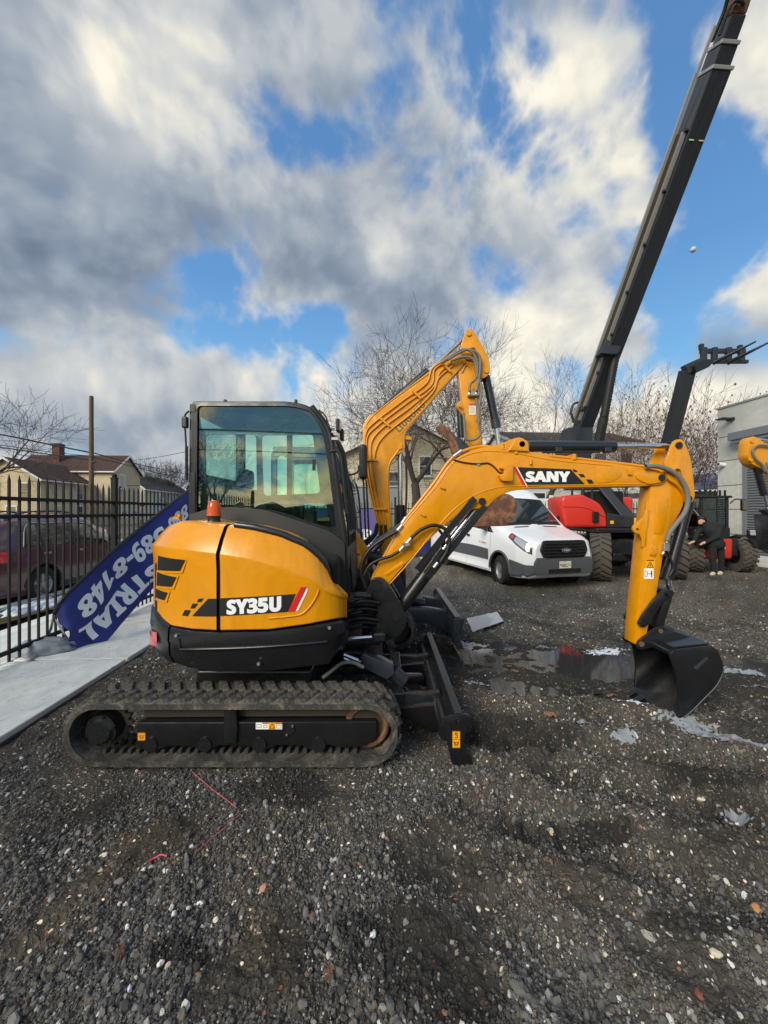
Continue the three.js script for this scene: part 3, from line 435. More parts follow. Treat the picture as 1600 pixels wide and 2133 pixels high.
  const panes = [[[412, 847, 4], [602, 847, 26], [640, 855, 22], [666, 888, 8], [655, 893, 4], [418, 893, 6]], [[427, 904, 11], [534, 904, 11], [536, 1030, 4], [428, 1026, 8]], [[544, 906, 10], [652, 905, 6], [668, 1028, 10], [548, 1033, 10]], [[548, 1049, 6], [678, 1048, 9], [689, 1072], [692, 1104, 8], [668, 1100], [556, 1064, 4]]];
  part(ex, 'window_surround', extr(pxm(inset.map(([x, y, r]) => [x, y, r]), C + 0.03), C + 0.036, 0.014, { bevel: 0.002, holes: panes.map((p) => pxm(p, C + 0.036)) }), M.blackSatin);
  part(ex, 'side_glass', extr(pxm(inset, C).map(([x, y, r]) => [x, y, r]), C + 0.016, 0.003, { bevel: 0 }), M.glass);
  part(ex, 'sliding_window_catch', flatG(651, 957, 657, 980, C + 0.012, 0.012), M.blackSatin);
  // far side of the cab
  const CF = 3.98, sx = ([x, y, r]) => [gx(x, C), gy(y, C), (r || 0) * C / F];
  part(ex, 'door_frame', extr(cabOut.map(sx), CF, 0.05, { bevel: 0.01, holes: [[[414, 847, 8], [604, 847, 26], [640, 856, 22], [668, 898, 30], [680, 975], [694, 1100, 10], [690, 1180, 10], [545, 1180, 8], [545, 1040, 8], [414, 1040, 8]].map(sx)] }), M.blackSatin);
  part(ex, 'door_pillar', boxG(0.05, 0.95, 0.04, gx(540, C), 1.95, -CF - 0.03), M.blackSatin);
  part(ex, 'door_glass', extr([[412, 845, 8], [606, 845, 26], [642, 855, 22], [670, 898, 30], [696, 1108, 10], [690, 1185, 10], [540, 1185, 8], [412, 1042, 8]].map(sx), CF + 0.02, 0.003, { bevel: 0 }), M.glass);
  // roof, back, front
  const roofPts = [[394, 848], [402, 837], [606, 837], [652, 848], [683, 896]].map(([x, y]) => [gx(x, C), gy(y, C)]);
  const ribbon = (pts, z0, z1, th) => { const top = pts, bot = [...pts].reverse().map(([x, y]) => [x, y - th]); return extr([...top, ...bot], -z0, z0 - z1, { bevel: 0.004 }); };
  part(ex, 'roof', ribbon(roofPts.slice(0, 3).concat([[gx(640, C), gy(843, C)]]), -C - 0.045, -CF - 0.005, 0.03), M.blackSatin);
  for (const px of [463, 613]) part(ex, 'roof_lug', boxG(0.022, 0.03, 0.03, gx(px, C), gy(835, C) + 0.012, -C - 0.06, 0.006), M.blackSatin);
  part(ex, 'rear_window_frame', merge([boxG(0.04, 0.5, 0.95, gx(396, C) + 0.02, gy(1050, C), -3.50), boxG(0.04, 0.06, 0.95, gx(396, C) + 0.02, gy(850, C), -3.50)]), M.blackSatin);
  part(ex, 'rear_glass', boxG(0.004, 0.72, 0.94, gx(397, C) + 0.02, gy(930, C), -3.50), M.glass);
  { // front glass: bent sheet between the two front pillars
    const f = [[652, 848], [683, 894], [697, 975], [716, 1118], [720, 1200]].map(([x, y]) => V3(gx(x - 3, C), gy(y, C), 0)), cv = new THREE.CatmullRomCurve3(f);
    part(ex, 'front_glass', gridG(1, 20, (u, v) => { const p = cv.getPoint(v); p.z = lerp(-C - 0.05, -CF, u); return p; }), M.glass);
    for (const z of [-C - 0.02, -CF - 0.02]) part(ex, 'front_pillar', tubeG([[648, 846], [683, 894], [697, 975], [708, 1060], [716, 1118], [722, 1245]].map(([x, y]) => V3(gx(x, C), gy(y, C), z)), 0.026, 40, 10), M.blackSatin);
    part(ex, 'front_crossbar', rodG(V3(gx(716, C), gy(1118, C), -C - 0.03), V3(gx(716, C), gy(1118, C), -CF), 0.02), M.blackSatin);
    part(ex, 'front_lower_panel', boxG(0.03, 0.45, 0.95, gx(721, C), gy(1200, C), -3.5), M.blackSatin);
  }
  // lower cab panel behind the hood
  part(ex, 'cab_side_panel', extr(pxm([[393, 1150], [393, 1072, 3], [440, 1058, 12], [480, 1056, 20], [552, 1062, 10], [690, 1108, 12], [718, 1130], [724, 1262], [560, 1262]], C - 0.03), C - 0.03, 0.035, { bevel: 0.006 }), M.darkPlastic);
  // interior: seat, console, levers
  const seat = part(ex, 'seat', merge([boxG(0.46, 0.12, 0.46, -1.02, 1.24, -3.52, 0.04), boxG(0.13, 0.56, 0.44, -1.24, 1.55, -3.52, 0.05)]), std(rgb(60, 62, 64), 0.8)); part(seat, 'headrest', boxG(0.10, 0.18, 0.26, -1.27, 1.92, -3.52, 0.04), std(rgb(54, 56, 58), 0.8));
  part(ex, 'console', merge([boxG(0.36, 0.26, 0.16, -0.82, 1.30, -3.24, 0.03), boxG(0.10, 0.24, 0.10, -0.62, 1.52, -3.24, 0.02)]), M.darkPlastic);
  part(ex, 'cab_floor', boxG(1.2, 0.06, 0.96, -0.93, 1.0, -3.52), M.darkPlastic);
  for (const z of [-3.26, -3.78]) part(ex, 'joystick', merge([rodG(V3(-0.74, 1.40, z), V3(-0.70, 1.58, z), 0.012), boxG(0.05, 0.11, 0.05, -0.695, 1.62, z, 0.015)]), M.blackSatin);
  for (const z of [-3.44, -3.60]) part(ex, 'travel_lever', rodG(V3(-0.52, 1.03, z), V3(-0.47, 1.62, z), 0.011), M.blackSatin);
  part(ex, 'display', boxG(0.03, 0.16, 0.2, -0.44, 1.66, -3.18, 0.01), M.blackSatin);
  // amber beacon on the rear deck
  const bz = 2.80, bc = at(446, 1086, bz); const bea = part(ex, 'beacon', new THREE.LatheGeometry([[0, 0.155], [0.018, 0.152], [0.033, 0.142], [0.042, 0.122], [0.046, 0.095], [0.047, 0.055], [0.050, 0.05], [0.050, 0.04]].map(([r, y]) => new THREE.Vector2(r, y)), 28).translate(bc.x, bc.y, bc.z), M.amber);
  part(bea, 'beacon_base', new THREE.LatheGeometry([[0.048, 0.042], [0.048, 0.03], [0.040, 0.026], [0.046, 0.0], [0.050, -0.02], [0, -0.02]].map(([r, y]) => new THREE.Vector2(r, y)), 24).translate(bc.x, bc.y, bc.z), M.blackSatin);
  part(bea, 'bulb', new THREE.SphereGeometry(0.018, 12, 8).translate(bc.x, bc.y + 0.08, bc.z), M.zinc);
  // cable and clip on the rear pillar, wires and work lamps on the front pillar, handrails
  part(ex, 'coiled_cable', tubeG([[394, 856], [386, 864], [384, 880], [386, 898], [387, 915], [388, 935], [388, 960], [389, 985]].map(([x, y]) => at(x, y, 3.02)), 0.007, 50, 6), M.hose);
  { const pts = []; for (let i = 0; i < 130; i++) { const t = i / 129; pts.push(at(389 + 3.2 * Math.cos(i * 1.3), 930 + 70 * t, 3.02 + 0.012 * Math.sin(i * 1.3))); } part(ex, 'coiled_cable', tubeG(pts, 0.0035, 390, 5), M.hose); }
  part(ex, 'cable_clip', boxG(0.045, 0.09, 0.04, gx(386, 3.02), gy(880, 3.02), -3.02, 0.012), M.blackSatin);
  const lampUp = part(ex, 'work_lamp', boxG(0.03, 0.10, 0.09, gx(704, 3.0), gy(886, 3.0), -3.02, 0.01), M.blackSatin); part(lampUp, 'lamp_lens', boxG(0.008, 0.08, 0.07, gx(708.5, 3.0), gy(886, 3.0), -3.02, 0.003), M.lamp); part(lampUp, 'bracket', merge([boxG(0.05, 0.02, 0.02, gx(697, 3.0), gy(898, 3.0), -3.02), boxG(0.05, 0.02, 0.02, gx(697, 3.0), gy(913, 3.0), -3.02)]), M.zinc);
  const lampDn = part(ex, 'work_lamp', boxG(0.03, 0.09, 0.08, gx(711, 3.06), gy(903, 3.06), -3.12, 0.01), M.blackSatin); part(lampDn, 'bracket', boxG(0.05, 0.02, 0.02, gx(703, 3.06), gy(906, 3.06), -3.12), M.zinc);
  part(ex, 'lamp_wire', tubeG([[664, 854], [676, 864], [683, 880], [686, 893], [697, 893]].map(([x, y]) => at(x, y, 3.0)), 0.006, 30, 6), M.hose);
  part(ex, 'grab_rail', tubeG([[688, 941], [700, 939], [708, 945], [713, 975], [717, 1020], [722, 1060], [724, 1070]].map(([x, y]) => at(x, y, 2.98)), 0.011, 50, 8), M.blackSatin);
  part(ex, 'wiper', merge([rodG(at(718, 1000, 3.2), at(734, 1235, 3.2), 0.009), rodG(at(714, 1066, 3.2), at(716, 990, 3.2), 0.008)]), M.blackSatin);
  // ---- swing post
  const W = 3.08;
  const post = plate(ex, 'swing_post', [[770, 1215, 10], [778, 1203, 10], [797, 1203, 12], [812, 1220], [836, 1258, 14], [846, 1286, 10], [846, 1306, 14], [828, 1330, 12], [795, 1336, 8], [772, 1334, 6], [768, 1318, 4], [786, 1312], [786, 1262, 10], [770, 1248, 10], [742, 1246, 4], [742, 1238, 4], [762, 1236]], W, 0.05, M.black);
  plate(ex, 'swing_post', [[770, 1215, 10], [778, 1203, 10], [797, 1203, 12], [812, 1220], [836, 1258, 14], [846, 1286, 10], [846, 1306, 14], [828, 1330, 12], [786, 1336, 8], [786, 1262, 10], [770, 1240, 6]].map(([x, y, r]) => [800 + (x - 800) * 0.905, 1066.5 + (y - 1066.5) * 0.905, r]), 3.38, 0.05, M.black);
  part(post, 'pin_cap', discG(784, 1218, W - 0.012, 0.046, 0.02), M.blackSatin); part(post, 'pin_cap', discG(826, 1284, W - 0.008, 0.036, 0.014), M.blackSatin);
  part(ex, 'post_casting', boxG(0.16, 0.30, 0.26, gx(800, W), gy(1302, W), -3.24, 0.05), M.blackSatin);
  part(ex, 'swing_lug', new THREE.CylinderGeometry(0.10, 0.10, 0.06, 32).translate(gx(792, W), gy(1311, W), -3.15), M.blackSatin);
  part(ex, 'king_pin', new THREE.CylinderGeometry(0.075, 0.09, 0.52, 28).translate(gx(775, 3.25), gy(1300, 3.25), -3.25), M.dirt);
  part(ex, 'swing_frame', merge([boxG(0.55, 0.06, 0.34, -0.30, gy(1258, W), -3.25, 0.02), boxG(0.55, 0.07, 0.36, -0.30, gy(1335, W), -3.25, 0.02)]), M.blackSatin);
  part(ex, 'swing_cylinder_rod', rodG(at(712, 1331, 2.95), at(775, 1327, 2.95), 0.017), M.chrome); part(ex, 'rod_eye', boxG(0.10, 0.075, 0.07, gx(790, 2.97), gy(1327, 2.97), -2.98, 0.02), M.blackSatin);
  for (const [a, b, c] of [[1262, 1252, 3.02], [1276, 1268, 3.06], [1292, 1288, 3.02], [1300, 1296, 3.05], [1284, 1280, 3.12], [1312, 1306, 3.1]]) part(ex, 'hydraulic_hose', tubeG([at(708, a + 8, c), at(730, a, c), at(755, b, c), at(790, b + 4, c + 0.05)], 0.013, 24), M.hose);
  part(ex, 'hose_clamp', boxG(0.14, 0.03, 0.1, gx(756, 3.05), gy(1240, 3.05), -3.06, 0.01), M.blackSatin);
  // ---- boom
  const B0 = 3.13, BT = 0.18;
  const boomP = [[772, 1205, 10], [828, 1105], [905, 1012], [940, 959, 26], [988, 935, 20], [1042, 925, 10], [1070, 913, 8], [1086, 910, 9], [1100, 920, 7], [1103, 941, 4], [1154, 953], [1277, 965], [1374, 979, 12], [1393, 995, 12], [1381, 1009, 8], [1335, 1013], [1201, 1015], [1100, 1017, 30], [1058, 1024, 20], [1030, 1040, 15], [1015, 1057, 10], [990, 1060, 10], [958, 1068, 24], [918, 1101, 20], [849, 1170], [808, 1217, 8], [790, 1229, 12], [774, 1221, 12]];
  const boom = plate(ex, 'boom', boomP, B0, BT, M.yellow, { bevel: 0.006 });
  const trace = (pts, d) => pts.map(([x, y]) => at(x, y, d));
  part(boom, 'flange_bead', tubeG(trace([[812, 1216], [850, 1174], [905, 1106], [945, 1062], [985, 1034], [1030, 1017], [1090, 1012], [1200, 1010], [1330, 1008]], B0 + 0.002), 0.006, 80, 6), M.yellow);
  part(boom, 'flange_bead', tubeG(trace([[778, 1198], [834, 1103], [910, 1012], [947, 962], [995, 942], [1050, 941], [1150, 958], [1275, 970]], B0 + 0.002), 0.006, 80, 6), M.yellow);
  plate(boom, 'tip_boss', [[1322, 988, 6], [1340, 978, 6], [1378, 986, 10], [1388, 997, 8], [1378, 1005, 6], [1352, 1009, 6], [1330, 1000, 6]], B0 - 0.012, 0.014, M.yellow);
  plate(boom, 'stiffener', [[1244, 971, 4], [1276, 970, 12], [1298, 983, 12], [1294, 994, 12], [1272, 1005, 10], [1244, 1006, 4]], B0 - 0.004, 0.005, M.yellow, { bevel: 0.0015 });
  plate(boom, 'pipe_clip', [[1308, 977], [1317, 976], [1319, 989], [1310, 989]], B0 - 0.02, 0.022, M.yellow);
  plate(boom, 'lamp_bracket', [[1045, 968, 3], [1069, 966, 3], [1069, 1002, 4], [1045, 1002, 8], [1040, 990], [1051, 985], [1051, 978], [1043, 975]], B0 - 0.05, 0.054, M.yellow);
  plate(boom, 'foot_rib', [[800, 1196], [806, 1200], [843, 1174], [838, 1169]], B0 - 0.006, 0.008, M.yellow);
  for (const [px, py, r] of [[1005, 1044, 0.028], [1088, 925, 0.024], [1380, 995, 0.028]]) part(boom, 'pin', discG(px, py, B0 - 0.02, r, 0.03), M.blackSatin);
  part(boom, 'grease_plug', discG(1066, 926, B0 - 0.008, 0.016, 0.012), M.yellow);
  flat(1044, 923.5, 1055, 935, B0 - 0.003, stick(40, 44, (x) => { line(x, '#222', 4); x.beginPath(); x.arc(20, 14, 7, 0, 7); x.moveTo(20, 22); x.lineTo(26, 28); x.arc(20, 31, 7, -0.4, 3); x.stroke(); }), 'hook_sticker', boom);
  for (const [a, b] of [[[918, 1014], [926, 1018]], [[877, 1070], [885, 1075]], [[1106, 956], [1106, 967]]]) part(boom, 'clip_stub', rodG(at(a[0], a[1], B0 - 0.01), at(b[0], b[1], B0 - 0.012), 0.010, 8), M.yellow);
  // brand sign on the boom: black field, red and white edge, white letters, small squares
  plate(boom, 'sign_field', [[1078, 973], [1189, 977.5], [1219, 1009], [1100, 1013.5]], B0 - 0.0022, 0.002, M.blackPrint, { bevel: 0 });
  plate(boom, 'sign_red_edge', [[1069.5, 972.5], [1075, 972.8], [1097, 1013.6], [1091, 1013.8]], B0 - 0.0022, 0.002, M.redPrint, { bevel: 0 });
  plate(boom, 'sign_white_edge', [[1075.4, 972.8], [1077.6, 973], [1099.6, 1013.5], [1097.4, 1013.6]], B0 - 0.0022, 0.002, M.whitePrint, { bevel: 0 });
  flat(1094, 981, 1187, 1005, B0 - 0.0036, textMat(512, 132, (x) => bigText(x, 'SANY', 256, 66, 106, 500, '#eef0f2', 18), '#18181a'), 'sign_lettering', boom);
  for (const q of [[[1192, 978], [1200, 978.5], [1204, 983], [1196, 983]], [[1205, 987], [1215, 987.5], [1220, 994], [1210, 994]], [[1221, 998.5], [1232, 999], [1238, 1007], [1227, 1008]]]) plate(boom, 'sign_square', q, B0 - 0.0022, 0.002, M.blackPrint, { bevel: 0 });
  // pipes on the boom's back
  for (const k of [0, 1]) part(boom, 'hydraulic_pipe', tubeG(trace([[836, 1092], [905, 1004], [938, 958], [960, 942], [995, 931], [1045, 933], [1110, 945], [1200, 955], [1290, 965], [1345, 972]], B0 + 0.03 + k * 0.07), 0.012, 90, 8), M.yellow);
  part(boom, 'pipe_clamp', boxG(0.03, 0.05, 0.14, gx(1196, B0), gy(952, B0), -B0 - 0.06, 0.006), M.yellow); part(boom, 'pipe_clamp', boxG(0.03, 0.05, 0.14, gx(1075, B0), gy(940, B0), -B0 - 0.06, 0.006), M.yellow);
  part(boom, 'pipe_fitting', merge([rodG(at(944, 952, B0 + 0.02), at(962, 939, B0 + 0.02), 0.017), rodG(at(838, 1090, B0 + 0.02), at(846, 1078, B0 + 0.02), 0.018), rodG(at(826, 1108, B0 - 0.0), at(838, 1094, B0 - 0.0), 0.018)]), M.zinc);
  part(boom, 'lamp_wire', tubeG(trace([[946, 958], [965, 963], [996, 966], [1018, 965], [1032, 975], [1040, 984], [1048, 986]], B0 - 0.008), 0.006, 40, 6), M.hose);
  part(boom, 'wire_clip', discG(997, 966, B0 - 0.012, 0.014, 0.014, 12), M.zinc);
  for (const k of [0, 1, 2]) part(ex, 'hydraulic_hose', tubeG(trace([[762, 1225], [752, 1195], [757, 1165], [775, 1140], [800, 1122], [828 + k * 3, 1106 - k * 4]].map(([x, y]) => [x + k * 3, y - k * 5]), B0 - 0.03 + k * 0.045), 0.0155, 50), M.hose);
  part(ex, 'hydraulic_hose', tubeG(trace([[758, 1200], [770, 1178], [790, 1166], [815, 1158], [832, 1148]], B0 - 0.04), 0.0125, 40), M.hose);
  part(ex, 'hydraulic_hose', tubeG(trace([[856, 1121], [876, 1104], [905, 1094], [928, 1103], [936, 1122], [932, 1146], [918, 1170]], B0 - 0.05), 0.0145, 50), M.hose);
  part(ex, 'hydraulic_hose', tubeG(trace([[914, 1103], [922, 1114], [925, 1124], [922, 1140]], B0 + 0.03), 0.012, 30), M.hose);
  part(ex, 'hose_coupling', merge([rodG(at(833, 1147, B0 - 0.04), at(858, 1120, B0 - 0.04), 0.017), rodG(at(846, 1130, B0 - 0.042), at(848, 1137, B0 - 0.042), 0.034)]), M.zinc);
  part(ex, 'hose_coupling', rodG(at(904, 1182, B0 - 0.06), at(912, 1172, B0 - 0.06), 0.016), M.zinc);
  // boom cylinder with its guards
  const Bc = 3.22; part(ex, 'boom_cylinder', rodG(at(833, 1268, Bc), at(920, 1150, Bc), 0.058, 22), M.black); part(ex, 'boom_cylinder_rod', rodG(at(915, 1157, Bc), at(1000, 1050, Bc), 0.031, 18), M.chrome);
  part(ex, 'cylinder_gland', rodG(at(906, 1169, Bc), at(924, 1145, Bc), 0.064, 22), M.blackSatin);
  for (const [o, z] of [[-14, 3.10], [14, 3.10]]) { const a = at(880 + o * 0.8, 1195 + o * 0.6, z), b = at(1000 + o * 0.8, 1046 + o * 0.6, z); const v = b.clone().sub(a), g = new THREE.BoxGeometry(0.05, v.length(), 0.018).applyQuaternion(new THREE.Quaternion().setFromUnitVectors(UPY, v.clone().normalize())); const m = a.clone().add(b).multiplyScalar(0.5); part(ex, 'rod_guard', g.translate(m.x, m.y, m.z), M.black); }
  // arm cylinder
  part(ex, 'arm_cylinder', rodG(at(1100, 930, Bc), at(1280, 930, Bc), 0.046, 22), M.trim); part(ex, 'arm_cylinder_rod', rodG(at(1278, 930, Bc), at(1400, 929, Bc), 0.022, 16), M.chrome); part(ex, 'cylinder_port', merge([rodG(at(1130, 941, Bc - 0.03), at(1250, 941, Bc - 0.03), 0.011), boxG(0.06, 0.05, 0.05, gx(1160, Bc), gy(938, Bc), -Bc + 0.02, 0.01), boxG(0.06, 0.05, 0.05, gx(1262, Bc), gy(938, Bc), -Bc + 0.02, 0.01)]), M.trim);
  part(ex, 'rod_eye', rodG(at(1392, 929, Bc), at(1408, 929, Bc), 0.04), M.blackSatin);
  for (const d of [3.11, 3.285]) plate(boom, 'cylinder_bracket', [[1074, 914, 6], [1086, 911, 7], [1101, 920, 7], [1102, 940], [1060, 938]].map(([x, y, r]) => [800 + (x - 800) * 3.11 / d, 1066.5 + (y - 1066.5) * 3.11 / d, r]), d, 0.035, M.yellow);
  // ---- arm
  const A0 = 3.15, arm = plate(ex, 'arm', [[1372, 986, 8], [1392, 975, 12], [1412, 985, 20], [1427, 1010, 16], [1425, 1056, 30], [1396, 1098, 20], [1386, 1132], [1366, 1246], [1349, 1312], [1347, 1326, 4], [1322, 1344, 5], [1325, 1298], [1341, 1142], [1352, 1048], [1356, 1012]], A0, 0.14, M.yellow, { bevel: 0.006 });
  const ear = [[1384, 962, 16], [1393, 948, 20], [1401, 925, 10], [1410, 914, 9], [1424, 916, 9], [1434, 938], [1441, 962, 20], [1447, 1016], [1448, 1036, 8], [1442, 1047, 6], [1430, 1048, 6], [1427, 1030, 12], [1412, 1010, 20], [1392, 1000, 10]];
  for (const d of [3.115, 3.295]) plate(arm, 'ear_plate', ear.map(([x, y, r]) => [800 + (x - 800) * 3.115 / d, 1066.5 + (y - 1066.5) * 3.115 / d, r]), d, 0.03, M.yellow, { holes: [[[1406, 974, 8], [1419, 976, 6], [1423, 1002, 6], [1415, 1008, 6], [1402, 992, 6]].map(([x, y, r]) => [800 + (x - 800) * 3.115 / d, 1066.5 + (y - 1066.5) * 3.115 / d, r])] });
  part(arm, 'ear_web', boxG(0.03, 0.18, 0.16, gx(1418, 3.2), gy(985, 3.2), -3.22), M.yellow);
  for (const [px, py, r] of [[1416, 927, 0.026], [1437, 1038, 0.022]]) part(arm, 'pin', discG(px, py, 3.10, r, 0.03), M.blackSatin);
  plate(arm, 'stiffener', [[1374, 1030, 8], [1384, 1025, 8], [1394, 1044, 6], [1388, 1090, 6], [1381, 1112, 2], [1362, 1112, 2], [1366, 1048, 4]], A0 - 0.005, 0.006, M.yellow, { bevel: 0.0015 });
  for (const [d, dx] of [[3.15, 0], [3.27, -1]]) plate(arm, 'thumb_bracket', [[1345, 1062, 4], [1341, 1078], [1322, 1093, 6], [1318, 1102, 5], [1322, 1110, 5], [1333, 1113, 4], [1338, 1124, 4], [1338, 1140], [1348, 1140], [1356, 1062]].map(([x, y, r]) => [x + dx, y, r]), d, 0.02, M.yellow);
  part(arm, 'bracket_hole', discG(1328, 1102, 3.147, 0.009, 0.004, 14), M.blackVoid);
  for (const d of [3.16, 3.2]) plate(arm, 'rib', [[1347, 1046], [1351, 1044], [1344, 1138], [1340, 1138]], d, 0.012, M.yellow);
  const wp = plate(arm, 'valve_plate', [[1358, 1139, 1], [1370, 1140, 1], [1367, 1158, 1], [1355, 1157, 1]], A0 - 0.012, 0.012, M.yellow); for (const [a, b] of [[1360, 1141.5], [1368, 1142.5], [1357, 1154], [1365.5, 1155.5]]) part(wp, 'bolt', discG(a, b, A0 - 0.016, 0.004, 0.006, 8), M.zinc);
  const vb = part(arm, 'valve_block', boxG(0.045, 0.065, 0.05, gx(1389, 3.12), gy(1140, 3.12), -3.14, 0.006), M.zinc); part(vb, 'fitting', merge([rodG(at(1383, 1150, 3.11), at(1379, 1155, 3.11), 0.012), rodG(at(1389, 1131, 3.11), at(1390, 1124, 3.11), 0.014)]), M.zinc);
  flat(1344.5, 1164, 1364.5, 1184, A0 - 0.003, stick(80, 84, (x) => { x.fillStyle = '#2a1a00'; x.fillRect(8, 8, 64, 9); line(x, '#2a1a00', 5); x.beginPath(); x.moveTo(40, 28); x.lineTo(66, 74); x.lineTo(14, 74); x.closePath(); x.stroke(); x.fillRect(37, 46, 7, 20); }), 'warning_sticker', arm);
  flat(1341.5, 1184, 1361.5, 1206, A0 - 0.003, stick(80, 88, (x) => { line(x, '#222', 3); x.strokeRect(8, 22, 18, 44); x.fillStyle = '#222'; x.fillRect(28, 42, 22, 5); x.beginPath(); x.arc(62, 24, 6, 0, 7); x.fill(); x.fillRect(56, 31, 12, 22); x.fillRect(57, 52, 4, 22); x.fillRect(63, 52, 4, 22); }, '#f1f1ee'), 'warning_sticker', arm);
  // grey hose over the elbow, bucket cylinder, links
  part(ex, 'hydraulic_hose', tubeG(trace([[1345, 972], [1366, 971], [1392, 978], [1414, 993], [1428, 1015], [1433, 1042], [1426, 1068], [1408, 1092], [1394, 1112], [1390, 1126]], 3.09), 0.019, 80, 10), M.hoseGrey);
  part(ex, 'bucket_cylinder', rodG(at(1434, 1046, 3.22), at(1392, 1198, 3.22), 0.042, 20), M.black); part(ex, 'cylinder_gland', rodG(at(1396, 1182, 3.22), at(1390, 1206, 3.22), 0.048, 20), M.blackSatin); part(ex, 'bucket_cylinder_rod', rodG(at(1391, 1200, 3.22), at(1396, 1238, 3.22), 0.022), M.chrome); part(ex, 'hydraulic_hose', tubeG(trace([[1388, 1148], [1397, 1165], [1402, 1185], [1394, 1200]], 3.16), 0.010, 24, 6), M.hose);
  for (const d of [3.115, 3.295]) { const q = (p) => p.map(([x, y, r]) => [800 + (x - 800) * 3.115 / d, 1066.5 + (y - 1066.5) * 3.115 / d, r]); plate(ex, 'guide_link', q([[1331, 1298, 8], [1338, 1284], [1362, 1250, 20], [1384, 1230, 8], [1402, 1230, 10], [1403, 1240, 8], [1376, 1262, 10], [1356, 1296, 8], [1345, 1307, 8], [1334, 1306, 8]]), d, 0.028, M.black); }
  plate(ex, 'bucket_link', [[1390, 1234, 8], [1404, 1236, 8], [1396, 1262], [1384, 1302, 4], [1386, 1318, 8], [1370, 1320, 8], [1366, 1306], [1378, 1262]], 3.17, 0.10, M.black);
  part(ex, 'link_pin', discG(1397, 1236, 3.09, 0.026, 0.25), M.blackSatin); part(ex, 'link_pin', discG(1337, 1299, 3.10, 0.018, 0.03), M.blackSatin);
  // ---- bucket
  const N0 = 2.95, N1 = 3.47, bk = (p) => pxm(p, N0);
  const prof = [[1395, 1366, 6], [1405, 1353, 8], [1483, 1345, 6], [1496, 1355, 10], [1508, 1384, 14], [1507, 1400, 14], [1492, 1428, 20], [1442, 1479], [1414, 1503, 3], [1411, 1498], [1414, 1440], [1408, 1400]];
  const sideG = extr(bk(prof), N0, 0.018, { bevel: 0.003 });
  const bucket = part(ex, 'bucket', (() => { const o = bk([[1405, 1353, 8], [1483, 1345, 6], [1496, 1355, 10], [1508, 1384, 14], [1507, 1400, 14], [1492, 1428, 20], [1442, 1479], [1414, 1503]]), inn = bk([[1408, 1496], [1438, 1473], [1486, 1424, 20], [1500, 1398, 14], [1501, 1386, 14], [1490, 1360, 10], [1480, 1351, 6], [1406, 1359]]); return extr([...o, ...inn], N0 + 0.016, N1 - N0 - 0.032, { bevel: 0.001 }); })(), M.black);
  part(bucket, 'side_plate', sideG, M.black); loc(bucket, 'side_plate', sideG, M.black, [0, 0, -(N1 - N0 - 0.018)]);
  part(bucket, 'cutting_edge', (() => { const p = bk([[1404, 1500], [1420, 1488], [1424, 1493], [1406, 1507]]); return extr(p, N0, N1 - N0, { bevel: 0.002 }); })(), M.blackSatin);
  for (let i = 0; i < 5; i++) { const z = N0 + 0.045 + i * 0.108; const t = part(bucket, 'tooth', extr(bk([[1424, 1489, 2], [1409, 1494, 3], [1384, 1511, 2], [1383, 1514, 1], [1398, 1511, 3], [1420, 1500, 2]]), z - 0.03, 0.06, { bevel: 0.008 }), M.blackSatin); }
  part(bucket, 'wear_bar', (() => { const a = at(1448, 1394, N0 - 0.004), b = at(1473, 1370, N0 - 0.004), v = b.clone().sub(a); return new THREE.BoxGeometry(0.016, v.length(), 0.016).applyQuaternion(new THREE.Quaternion().setFromUnitVectors(UPY, v.clone().normalize())).translate((a.x + b.x) / 2, (a.y + b.y) / 2, -N0 + 0.004); })(), M.slate);
  part(bucket, 'worn_edge', tubeG([[1416, 1501], [1442, 1480], [1468, 1454], [1492, 1429], [1504, 1407], [1508, 1392]].map(([x, y]) => at(x, y, N0 + 0.002)), 0.006, 40, 6), std(rgb(78, 80, 82), 0.5, 0.5));
  part(bucket, 'lip_tube', rodG(V3(gx(1402, N0), gy(1361, N0), -N0 - 0.01), V3(gx(1402, N0), gy(1361, N0), -N1 + 0.01), 0.026), M.black);
  for (const d of [3.12, 3.295]) { const q = (p) => p.map(([x, y, r]) => [800 + (x - 800) * 3.12 / d, 1066.5 + (y - 1066.5) * 3.12 / d, r]); const e = plate(bucket, 'ear_plate', q([[1326, 1347, 8], [1332, 1334, 8], [1366, 1310, 8], [1382, 1303, 8], [1400, 1314, 6], [1446, 1329, 3], [1448, 1338, 3], [1400, 1346], [1362, 1348], [1344, 1353, 10], [1332, 1354, 8]]), d, 0.025, M.black); if (d < 3.2) { part(e, 'pin', discG(1337, 1342, d - 0.006, 0.022, 0.01), M.rust); part(e, 'pin', discG(1377, 1315, d - 0.006, 0.018, 0.01), M.rust); } }
  part(bucket, 'top_plate', (() => { const p = bk([[1405, 1352], [1482, 1344], [1482, 1341], [1405, 1349]]); return extr(p, N0 + 0.02, N1 - N0 - 0.04, { bevel: 0.001 }); })(), M.trim);
  // ---- dozer blade
  const bl = part(ex, 'blade', (() => { const c = []; for (let i = 0; i <= 10; i++) { const t = i / 10; c.push([0.475 - 0.05 * Math.sin(t * 3.14), 0.02 + 0.29 * t]); } const b = c.map(([x, y]) => [x - 0.018, y]).reverse(); return extr([...c, ...b], 2.46, 1.63, { bevel: 0.002 }); })(), M.black);
